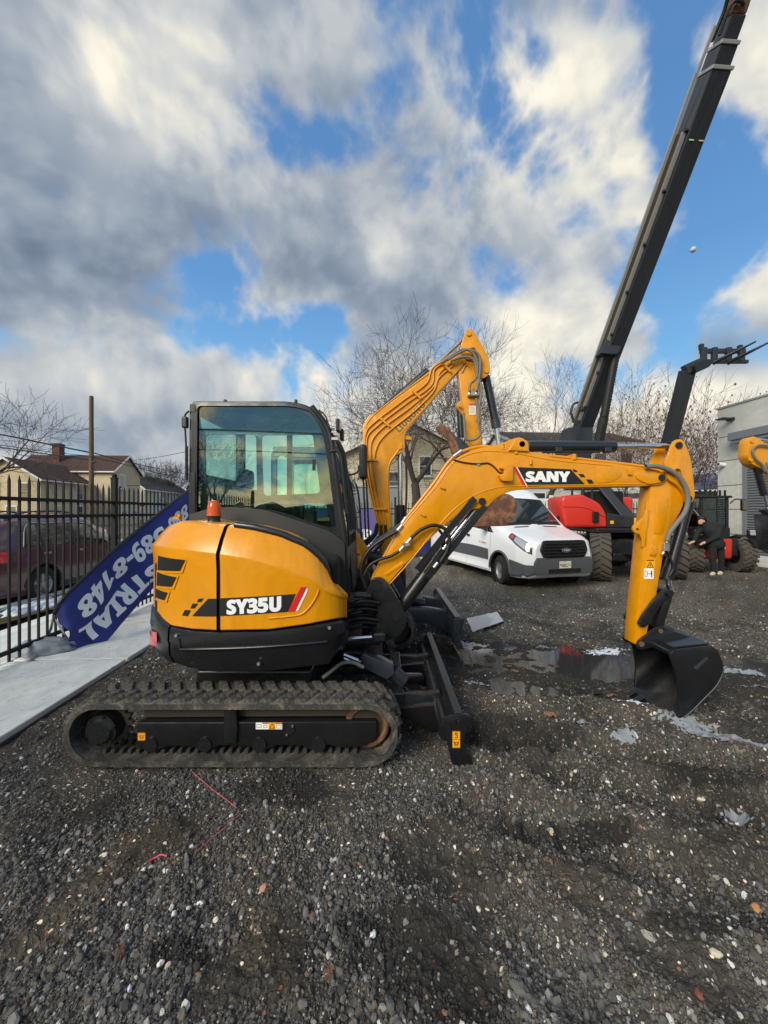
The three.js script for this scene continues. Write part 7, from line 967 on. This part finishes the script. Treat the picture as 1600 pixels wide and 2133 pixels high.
function bareTree(label, base, H, seed, o = {}) {
  const { spread = 0.5, stems = 1, trunkH = 0.25, r0 = H * 0.017, lev = 6, lean = 0, droop = 0, ratio = 0.76, kids = 2.5, minR = 0.008, group, name = 'bare_tree', pods = 0 } = o;
  const rn = rngOf(seed), T = { pos: [], nor: [], ix: [] }, C = { pos: [], nor: [], ix: [] }, PD = [];
  const t = thing(name, label, 'tree', base, group);
  const grow = (p, dir, len, r, L) => {
    const n = L === 0 ? 5 : L < 3 ? 4 : 3; let a = p.clone(), d = dir.clone(), rr = r;
    for (let i = 0; i < n; i++) {
      d.add(V3((rn() - 0.5), (rn() - 0.5) * 0.6 + (L > 2 ? 0.09 - droop : 0.03), (rn() - 0.5)).multiplyScalar(0.26 + 0.05 * L)).normalize();
      const b = a.clone().addScaledVector(d, len / n), r1 = Math.max(minR * 0.55, rr * (L === 0 ? 0.93 : 0.86)); branchTube(L < 2 ? T : C, a, b, rr, r1, L === 0 ? 9 : L < 3 ? 5 : 3); a = b; rr = r1;
      if (L > 0 && L < lev && i < n - 1 && rn() < 0.72) { const s = d.clone().applyAxisAngle(V3(rn() - 0.5, rn() - 0.5, rn() - 0.5).normalize(), 0.5 + rn() * 0.6); grow(a, s, len * (0.55 + rn() * 0.3), rr * 0.55, L + 1); }
    }
    if (L >= lev) { if (pods && rn() < pods) PD.push(a); return; }
    const k = Math.max(2, Math.round(kids + (rn() - 0.5) * 1.4)), ph = rn() * 6.28, side = new THREE.Vector3().crossVectors(d, V3(0.3, 0.1, 1)).normalize();
    for (let i = 0; i < k; i++) { const s = d.clone().applyAxisAngle(side, spread * (0.55 + rn() * 0.75)).applyAxisAngle(d, ph + i / k * 6.283 + rn() * 0.6); grow(a, s, len * (ratio * (0.8 + rn() * 0.4)), Math.max(minR, rr * (0.62 + rn() * 0.16)), L + 1); }
  };
  for (let s = 0; s < stems; s++) { const a = s / stems * 6.283 + seed, q = stems > 1 ? 0.30 : 0; grow(V3(Math.cos(a) * q * 0.5, -0.1, Math.sin(a) * q * 0.5), V3(Math.cos(a) * q * (0.7 + rn()) + lean, 1, Math.sin(a) * q * (0.7 + rn())).normalize(), H * trunkH, r0, 0); }
  const y1 = Math.max(...[...Array(C.pos.length / 3).keys()].map((i) => C.pos[i * 3 + 1]).reduce((m, y) => [Math.max(m[0], y)], [0])), k = H / y1; for (const Q of [T, C]) for (let i = 0; i < Q.pos.length; i++) Q.pos[i] *= (i % 3 === 1 ? k : lerp(1, k, 0.6));
  loc(t, 'trunk', geoOf(T), M.bark); loc(t, 'crown', geoOf(C), name === 'shrub_tree' ? M.shrubTwig : M.twig);
  if (PD.length) { const im = new THREE.InstancedMesh(new THREE.IcosahedronGeometry(0.028, 0), std(rgb(120, 96, 80), 0.95), PD.length), m = new THREE.Matrix4(); PD.forEach((p, i) => { m.makeTranslation(p.x * lerp(1, k, 0.6), p.y * k, p.z * lerp(1, k, 0.6)); const s = 0.6 + rn(); m.scale(V3(s, s * 1.4, s)); im.setMatrixAt(i, m); }); im.name = 'seed_pods'; im.userData.kind = 'stuff'; shade(im); t.add(im); }
  return t;
}
const onGround = (px, d, y = -0.1) => [gx(px, d), y, -d];
bareTree('tall spreading bare tree with forked trunk in front of the cream house', onGround(868, 21), 12.6, 21, { spread: 0.72, trunkH: 0.20, kids: 2.6, ratio: 0.80, r0: 0.26, lev: 6, minR: 0.007 });
bareTree('slender bare tree behind the raised yellow arm', onGround(975, 23.5), 13.0, 8, { spread: 0.46, trunkH: 0.26, kids: 2.7, lev: 6, ratio: 0.78, r0: 0.22, minR: 0.007 });
bareTree('upright bare tree between the yellow arm and the telescopic boom', onGround(1128, 24), 12.2, 33, { spread: 0.42, trunkH: 0.30, kids: 2.4, r0: 0.26, lev: 6, ratio: 0.76, minR: 0.007 });
bareTree('many stemmed bare shrub tree with seed heads behind the telehandlers', onGround(1335, 18.5, -0.2), 8.0, 45, { spread: 0.32, stems: 9, trunkH: 0.30, kids: 2.1, r0: 0.06, lev: 5, ratio: 0.72, minR: 0.006, name: 'shrub_tree', pods: 0.12 });
bareTree('bare shrub tree with seed heads beside the grey workshop', onGround(1425, 20, -0.2), 7.2, 57, { spread: 0.32, stems: 8, trunkH: 0.30, kids: 2.1, r0: 0.06, lev: 4, ratio: 0.74, minR: 0.007, name: 'shrub_tree', pods: 0.22 });
bareTree('large bare tree with twisted limbs above the beige house', onGround(-75, 33), 13.6, 66, { spread: 0.66, trunkH: 0.18, kids: 2.8, r0: 0.32, lev: 5, ratio: 0.80, droop: 0.03, minR: 0.012 });
bareTree('bare tree rising above the white house roof', onGround(318, 66), 11.5, 71, { spread: 0.5, trunkH: 0.24, kids: 2.8, r0: 0.2, lev: 5, minR: 0.02 });
bareTree('bare tree with a leaning trunk behind the white house', onGround(362, 70), 12.2, 83, { spread: 0.48, trunkH: 0.26, kids: 2.8, r0: 0.2, lev: 5, minR: 0.02, lean: 0.2 });
bareTree('thin bare tree standing beside the rear fence banner', onGround(700, 26), 9.5, 92, { spread: 0.44, trunkH: 0.28, kids: 2.5, r0: 0.12, lev: 5 });
// across the road behind the viewer: what the cab glass mirrors
bareTree('bare tree across the road behind the viewpoint, mirrored in the cab glass', [-14, -0.1, 26], 9.0, 101, { spread: 0.5, trunkH: 0.26, kids: 2.7, r0: 0.2, lev: 5, minR: 0.02 });
bareTree('low bare tree beyond the viewpoint, mirrored under the cab window', [-22, -0.1, 30], 8.0, 113, { spread: 0.55, trunkH: 0.24, kids: 2.7, r0: 0.2, lev: 5, minR: 0.02 });
{ const b = thing('hedge_bank', 'dark wooded bank across the road, mirrored low in the cab glass', 'hedge', [-20, -0.2, 42]); loc(b, 'bank', gridG(80, 12, (u, v) => V3((u - 0.5) * 120, (2.4 + 1.2 * fbm(u * 30, 3, 3)) * Math.sin(v * 3.14), (v - 0.5) * 6 + 2 * n2(u * 20, v * 3))), std(rgb(52, 48, 42), 1, 0, { bumpMap: rep(grain, 30), bumpScale: 0.1 })); }
// ------------------------------------------------------------------ utility poles and wires
M.woodPole = std(rgb(108, 88, 70), 0.92, 0, { bumpMap: rep(grain, 1, 12), bumpScale: 0.01, map: rep(dust, 1, 6) }); M.wire = std(rgb(36, 36, 38), 0.7);
{
  const d = 24, p = thing('utility_pole', 'plain brown wooden utility pole rising above the beige house roof', 'utility pole', onGround(190.5, d));
  loc(p, 'shaft', new THREE.CylinderGeometry(0.115, 0.15, 8.95, 18).translate(0, 4.47, 0), M.woodPole); loc(p, 'cable_clamp', boxG(0.3, 0.08, 0.3, 0, 5.2, 0), M.blackSatin); loc(p, 'cable_clamp', boxG(0.34, 0.1, 0.2, 0.1, 4.85, 0.02), M.blackSatin); loc(p, 'drop_cable', tubeG([V3(0.1, 4.8, 0.15), V3(0.35, 4.4, 0.18), V3(0.28, 3.9, 0.16), V3(0.1, 3.6, 0.15)], 0.015, 24, 5), M.wire);
  const wire = (pts, r, label) => { solo('power_line', tubeG(pts.map(([x, y, dd]) => at(x, y, dd)), r, 40, 6), M.wire, label, 'cable'); };
  wire([[-160, 885, 22], [0, 905, 22.5], [100, 925, 23.3], [190, 943, 24]], 0.045, 'thick overhead cable running left from the wooden pole above the chimney');
  wire([[-160, 906, 22], [0, 927, 22.5], [100, 941, 23.3], [190, 950, 24]], 0.02, 'thin overhead wire running left from the pole, middle of three'); wire([[-160, 918, 22], [0, 932, 22.5], [100, 946, 23.3], [190, 958, 24]], 0.035, 'lower overhead cable running left from the pole across the brown roof');
  wire([[190, 942, 24], [250, 958, 30], [320, 974, 40], [400, 990, 55]], 0.035, 'overhead cable running from the pole past the white house'); wire([[190, 952, 24], [250, 965, 30], [320, 983, 40], [400, 1002, 55]], 0.03, 'lower overhead wire running from the pole past the white house roof'); wire([[262, 1012, 40], [330, 1010, 42], [400, 1002, 46]], 0.03, 'slack overhead wire crossing in front of the grey roof'); wire([[260, 962, 60], [330, 952, 50], [392, 940, 40]], 0.03, 'thin overhead wire rising toward the cab above the bare trees');
  const q = thing('utility_pole', 'utility pole with crossarm across the road, mirrored in the cab glass', 'utility pole', [-13.2, -0.1, 17]); loc(q, 'shaft', new THREE.CylinderGeometry(0.12, 0.16, 9.6, 16).translate(0, 4.8, 0), M.woodPole); loc(q, 'crossarm', boxG(2.4, 0.12, 0.12, 0, 9.0, 0.1), M.woodPole); for (const x of [-1.1, -0.5, 0.5, 1.1]) loc(q, 'insulator', new THREE.CylinderGeometry(0.05, 0.07, 0.2, 10), M.blackSatin, [x, 9.15, 0.1]);
  for (const [y, r, l] of [[9.25, 0.03, 'upper wire across the road behind the viewpoint, mirrored high in the glass'], [8.6, 0.03, 'second wire across the road behind the viewpoint, mirrored in the glass'], [6.6, 0.05, 'thick cable across the road behind the viewpoint, mirrored in the glass'], [5.4, 0.04, 'lowest cable across the road behind the viewpoint, mirrored in the glass']]) solo('power_line', tubeG([V3(-60, y + 0.5, 16), V3(-36, y - 0.5, 16.6), V3(-13.2, y, 17), V3(6, y - 0.5, 17.4), V3(30, y + 0.4, 18)], r, 60, 6), M.wire, l, 'cable');
}
// the moon in the blue gap
{ const D = 2400, m = solo('moon', new THREE.SphereGeometry(5.6 * D / F, 32, 24), std(rgb(214, 222, 232), 1, 0, { map: noiseTex(128, (u, v) => { const k = 0.88 + 0.12 * tile(u, v, 5, 3); return [k, k, k]; }, true) }), 'pale waxing moon in the blue sky beside the telescopic boom', 'moon'); m.position.copy(at(1444, 520, D)); }
// ------------------------------------------------------------------ person in dark clothes leaning over the small telehandler's nose
{
  const d = 10.72, X = gx(1492, d), Z = -d, G = -0.13;
  const bonesOf = (B, cell, lo, hi, k = 0.035) => { // tapered capsules joined by a smooth minimum
    const n = Math.ceil(Math.max(hi[0] - lo[0], hi[1] - lo[1], hi[2] - lo[2]) / cell) + 4, mc = new MarchingCubes(n, new THREE.MeshBasicMaterial(), true, false, 120000), size = n * cell; mc.isolation = 0;
    const c0 = [(lo[0] + hi[0]) / 2, (lo[1] + hi[1]) / 2, (lo[2] + hi[2]) / 2];
    for (let z = 0; z < n; z++) for (let y = 0; y < n; y++) for (let x = 0; x < n; x++) {
      const p = [c0[0] + (x / n - 0.5) * size, c0[1] + (y / n - 0.5) * size, c0[2] + (z / n - 0.5) * size]; let s = 9;
      for (const [a, b, ra, rb, q = k] of B) { const v = [b[0] - a[0], b[1] - a[1], b[2] - a[2]], w = [p[0] - a[0], p[1] - a[1], p[2] - a[2]], t = clamp((v[0] * w[0] + v[1] * w[1] + v[2] * w[2]) / (v[0] ** 2 + v[1] ** 2 + v[2] ** 2 + 1e-9)), e = Math.hypot(w[0] - t * v[0], w[1] - t * v[1], w[2] - t * v[2]) - lerp(ra, rb, t), h = clamp(0.5 + 0.5 * (s - e) / q); s = lerp(s, e, h) - q * h * (1 - h); }
      mc.field[x + y * n + z * n * n] = -s;
    }
    mc.update(); const cnt = mc.count, g = new THREE.BufferGeometry(), P = new Float32Array(cnt * 3), Nn = new Float32Array(cnt * 3);
    for (let i = 0; i < cnt; i++) for (let c = 0; c < 3; c++) { P[i * 3 + c] = c0[c] + mc.positionArray[i * 3 + c] * size / 2; Nn[i * 3 + c] = mc.normalArray[i * 3 + c]; }
    g.setAttribute('position', new THREE.BufferAttribute(P, 3)); g.setAttribute('normal', new THREE.BufferAttribute(Nn, 3)); g.setAttribute('uv', new THREE.BufferAttribute(new Float32Array(cnt * 2), 2)); return g; };
  const per = thing('person', 'person in dark jacket and trousers with pale shoes leaning over red machine nose', 'person', [X, G, Z]);
  const skin = std(rgb(196, 150, 124), 0.6), cloth = std(rgb(26, 29, 34), 0.9, 0, { bumpMap: rep(grain, 1), bumpScale: 0.003 }), trous = std(rgb(24, 25, 28), 0.92), hair = std(rgb(20, 18, 18), 0.7), shoe = std(rgb(196, 186, 164), 0.8);
  // seen from behind his left: standing, trunk bent to the left and away
  const hipL = [-0.10, 0.86, 0.02], hipR = [0.12, 0.86, -0.02], chest = [-0.10, 1.24, -0.06], neck = [-0.20, 1.40, -0.10], head = [-0.30, 1.50, -0.13];
  const legs = [[hipL, [-0.16, 0.47, 0.05], 0.105, 0.075], [[-0.16, 0.47, 0.05], [-0.14, 0.10, 0.10], 0.078, 0.055], [hipR, [0.16, 0.47, -0.02], 0.105, 0.075], [[0.16, 0.47, -0.02], [0.17, 0.10, -0.02], 0.078, 0.055], [hipL, hipR, 0.12, 0.12]];
  const body = loc(per, 'body', bonesOf([...legs, [[0.01, 0.9, 0], chest, 0.13, 0.15], [chest, neck, 0.13, 0.065], [neck, [-0.26, 1.46, -0.12], 0.055, 0.05], [[-0.30, 1.52, -0.13], [-0.31, 1.46, -0.14], 0.088, 0.068]], 0.02, [-0.6, 0, -0.5], [0.4, 1.65, 0.4], 0.04), trous);
  loc(body, 'jacket', bonesOf([[[0.0, 0.86, 0], [-0.02, 1.05, -0.02], 0.175, 0.17], [[-0.02, 1.05, -0.02], chest, 0.17, 0.185], [chest, [-0.17, 1.36, -0.09], 0.17, 0.10], [[-0.20, 1.34, -0.22], [0.02, 1.36, 0.08], 0.085, 0.10], [[0.02, 1.34, 0.10], [-0.10, 1.08, 0.16], 0.085, 0.068], [[-0.10, 1.08, 0.16], [-0.33, 0.93, 0.08], 0.066, 0.052], [[-0.22, 1.32, -0.24], [-0.36, 1.08, -0.24], 0.078, 0.064], [[-0.36, 1.08, -0.24], [-0.50, 0.94, -0.12], 0.064, 0.05], [[-0.10, 1.40, -0.04], [-0.22, 1.38, -0.14], 0.085, 0.075]], 0.02, [-0.7, 0.6, -0.5], [0.4, 1.6, 0.4], 0.03), cloth);
  loc(body, 'face', bonesOf([[[-0.315, 1.51, -0.12], [-0.335, 1.45, -0.12], 0.078, 0.058], [[-0.385, 1.49, -0.11], [-0.40, 1.47, -0.11], 0.014, 0.014], [[-0.36, 1.43, -0.12], [-0.37, 1.425, -0.12], 0.03, 0.025], [[-0.30, 1.49, -0.045], [-0.30, 1.47, -0.045], 0.02, 0.016]], 0.008, [-0.45, 1.35, -0.25], [-0.2, 1.62, 0.0], 0.015), skin);
  loc(body, 'hair', bonesOf([[[-0.285, 1.555, -0.13], [-0.25, 1.50, -0.13], 0.098, 0.08], [[-0.34, 1.58, -0.13], [-0.36, 1.565, -0.13], 0.055, 0.045]], 0.010, [-0.5, 1.35, -0.35], [-0.1, 1.72, 0.1], 0.03), hair);
  for (const [hx, hy, hz] of [[-0.36, 0.915, 0.07], [-0.53, 0.92, -0.11]]) { const B = [[[hx, hy, hz], [hx - 0.07, hy - 0.03, hz], 0.03, 0.036, 0.02]]; for (let f = 0; f < 4; f++) B.push([[hx - 0.075, hy - 0.03, hz - 0.03 + f * 0.02], [hx - 0.115, hy - 0.045, hz - 0.032 + f * 0.021], 0.011, 0.010, 0.006], [[hx - 0.115, hy - 0.045, hz - 0.032 + f * 0.021], [hx - 0.13 - (f === 1 || f === 2 ? 0.008 : 0), hy - 0.075, hz - 0.032 + f * 0.021], 0.010, 0.008, 0.005]); B.push([[hx - 0.03, hy - 0.01, hz + 0.03], [hx - 0.07, hy - 0.035, hz + 0.055], 0.013, 0.010, 0.008]); loc(body, 'hand', bonesOf(B, 0.005, [hx - 0.17, hy - 0.11, hz - 0.08], [hx + 0.05, hy + 0.06, hz + 0.09], 0.01), skin); }
  for (const [x, z, r] of [[-0.14, 0.10, 0.5], [0.17, -0.02, 0.15]]) { const s = loc(body, 'shoe', bonesOf([[[x, 0.06, z - 0.02], [x - 0.10, 0.045, z + 0.06], 0.055, 0.05], [[x - 0.10, 0.045, z + 0.06], [x - 0.16, 0.04, z + 0.09], 0.05, 0.038]], 0.012, [x - 0.25, -0.02, z - 0.12], [x + 0.1, 0.14, z + 0.2], 0.03), shoe); }
}
// ------------------------------------------------------------------ small things lying on the gravel
{
  const put = (px, py) => { const d0 = CH * F / (py - CY), x = gx(px, d0), y = ground(x, -d0), d = (CH - y) * F / (py - CY); return V3(gx(px, d), ground(gx(px, d), -d), -d); };
  const sheetP = [[972, 1291], [1035, 1282], [1049, 1305], [985, 1318]].map(([a, b]) => put(a, b)); const yS = Math.max(...sheetP.map((p) => p.y)) + 0.012; sheetP.forEach((p) => { p.y = yS; });
  const sh = solo('plastic_sheet', (() => { const top = quadG([sheetP[3], sheetP[2], sheetP[1], sheetP[0]], 12, 8), p = top.attributes.position; for (let i = 0; i < p.count; i++) p.setY(i, p.getY(i) + 0.006 * n2(p.getX(i) * 6, p.getZ(i) * 6)); const bot = top.clone().translate(0, -0.008, 0); return merge([top, bot]); })(), phys(rgb(170, 174, 178), 0.32, { clearcoat: 0.5, bumpMap: rep(grain, 2), bumpScale: 0.002 }), 'scratched translucent plastic sheet lying beside the second excavator blade', 'sheet');
  const leafG = (seed, lobes) => { const r = rngOf(seed), g = new THREE.CircleGeometry(1, 30), p = g.attributes.position; for (let i = 1; i < p.count; i++) { const a = Math.atan2(p.getY(i), p.getX(i)), q = 0.7 + 0.3 * Math.abs(Math.cos(a * lobes / 2)) + 0.06 * r(); p.setXY(i, Math.cos(a) * q, Math.sin(a) * q * 0.62); } for (let i = 0; i < p.count; i++) p.setZ(i, 0.18 * n2(p.getX(i) * 2 + seed, p.getY(i) * 2)); g.rotateX(-Math.PI / 2); g.computeVertexNormals(); return g; };
  const LG = [leafG(1, 5), leafG(2, 7), leafG(3, 2)], LM = [std(rgb(112, 76, 56), 0.8), std(rgb(138, 98, 76), 0.8), std(rgb(92, 62, 48), 0.85)], rn = rngOf(9);
  const leaf = (px, py, s, k, m, label, group) => { const p = put(px, py), l = solo('fallen_leaf', LG[k], LM[m], label, 'leaf', group); l.position.set(p.x, p.y + 0.012, p.z); l.scale.setScalar(s); l.rotation.set(0.2 * (rn() - 0.5), rn() * 6, 0.2 * (rn() - 0.5)); };
  leaf(250, 1990, 0.030, 2, 2, 'dark brown curled leaf lying alone on the dark gravel'); leaf(685, 2030, 0.026, 0, 0, 'orange brown crumpled leaf beside the damp dark patch'); leaf(1140, 1487, 0.07, 1, 1, 'large tan oak leaf lying among ice patches');
  for (const [px, py] of [[1075, 1400], [1060, 1392], [1095, 1395], [1270, 1455], [1285, 1460], [1180, 1440], [1020, 1390], [1110, 1350], [1160, 1395], [1240, 1480], [1455, 1500], [1530, 1545], [1480, 1520], [975, 1335], [1050, 1320], [1210, 1400], [965, 1655], [985, 1665], [1000, 1660], [990, 1675], [1015, 1650], [1120, 1500], [1300, 1420], [1365, 1330]]) leaf(px, py, py > 1600 ? 0.008 + rn() * 0.008 : 0.02 + rn() * 0.018, rn() * 3 | 0, rn() * 3 | 0, 'small brown dead leaf scattered on the wet gravel', 'small dead leaves on the gravel');
  const string = (pts, r, mat, label, name = 'pink_string') => solo(name, tubeG(pts.map(([x, y]) => { const p = put(x, y); p.y += 0.014; return p; }), r, 30, 5), mat, label, 'string'); const pk = std(rgb(196, 96, 104), 0.8), hot = std(rgb(226, 70, 104), 0.7);
  string([[400, 1612], [420, 1630], [450, 1655], [470, 1670], [494, 1688]], 0.0022, pk, 'taut pink string leading out from under the track'); string([[500, 1702], [470, 1728], [440, 1750], [405, 1778]], 0.002, pk, 'loose pink string lying below the taut one on gravel'); string([[310, 1800], [322, 1793], [335, 1790], [348, 1791]], 0.004, hot, 'bright pink frayed scrap of tape on the gravel');
  const chip = (px, py, w, h, c, label) => { const p = put(px, py), m = solo('stone', (() => { const g = new THREE.IcosahedronGeometry(1, 1), q = g.attributes.position, s = {}; const r = rngOf(px); for (let i = 0; i < q.count; i++) { const k = [q.getX(i), q.getY(i), q.getZ(i)].map((v) => v.toFixed(2)).join(), f = s[k] ||= 0.75 + 0.45 * r(); q.setXYZ(i, q.getX(i) * f, q.getY(i) * f, q.getZ(i) * f); } g.computeVertexNormals(); return g; })(), std(rgb(...c), 0.9), label, 'stone'); m.position.set(p.x, p.y + h * 0.5, p.z); m.scale.set(w, h, w * 0.7); m.rotation.y = px; };
  for (const [px, py, w, h, c, l] of [[548, 1852, 0.020, 0.008, [200, 146, 120], 'flat salmon coloured brick chip on gravel'], [1148, 1735, 0.022, 0.010, [196, 182, 150], 'long tan stone lying by a rut'], [450, 1920, 0.014, 0.008, [222, 216, 196], 'pale oblong pebble in the open gravel'], [385, 2100, 0.020, 0.010, [206, 202, 192], 'large whitish stone chip among dark stones'], [350, 2015, 0.016, 0.011, [196, 180, 158], 'rounded beige pebble paired with a white one'], [334, 2010, 0.013, 0.009, [226, 224, 218], 'small white pebble beside the beige one'], [1350, 1952, 0.022, 0.014, [150, 148, 142], 'broad grey stone standing proud of the gravel'], [1492, 1985, 0.020, 0.012, [192, 184, 164], 'pale angular stone chip on rutted ground'], [1456, 2075, 0.018, 0.010, [130, 74, 62], 'dull red brick fragment on the gravel'], [1080, 2060, 0.030, 0.014, [92, 92, 88], 'large dark grey flat stone half sunk in gravel'], [777, 1950, 0.016, 0.010, [220, 218, 210], 'white upright pebble at the damp patch edge'], [418, 1888, 0.016, 0.012, [226, 224, 218], 'chalky white stone among small chips'], [1458, 1645, 0.030, 0.010, [214, 204, 178], 'cream flat stone near the ice'], [1575, 1895, 0.022, 0.014, [176, 130, 78], 'orange tan stone near the ruts']]) chip(px, py, w, h, c, l);
}

renderer.render(scene, camera);
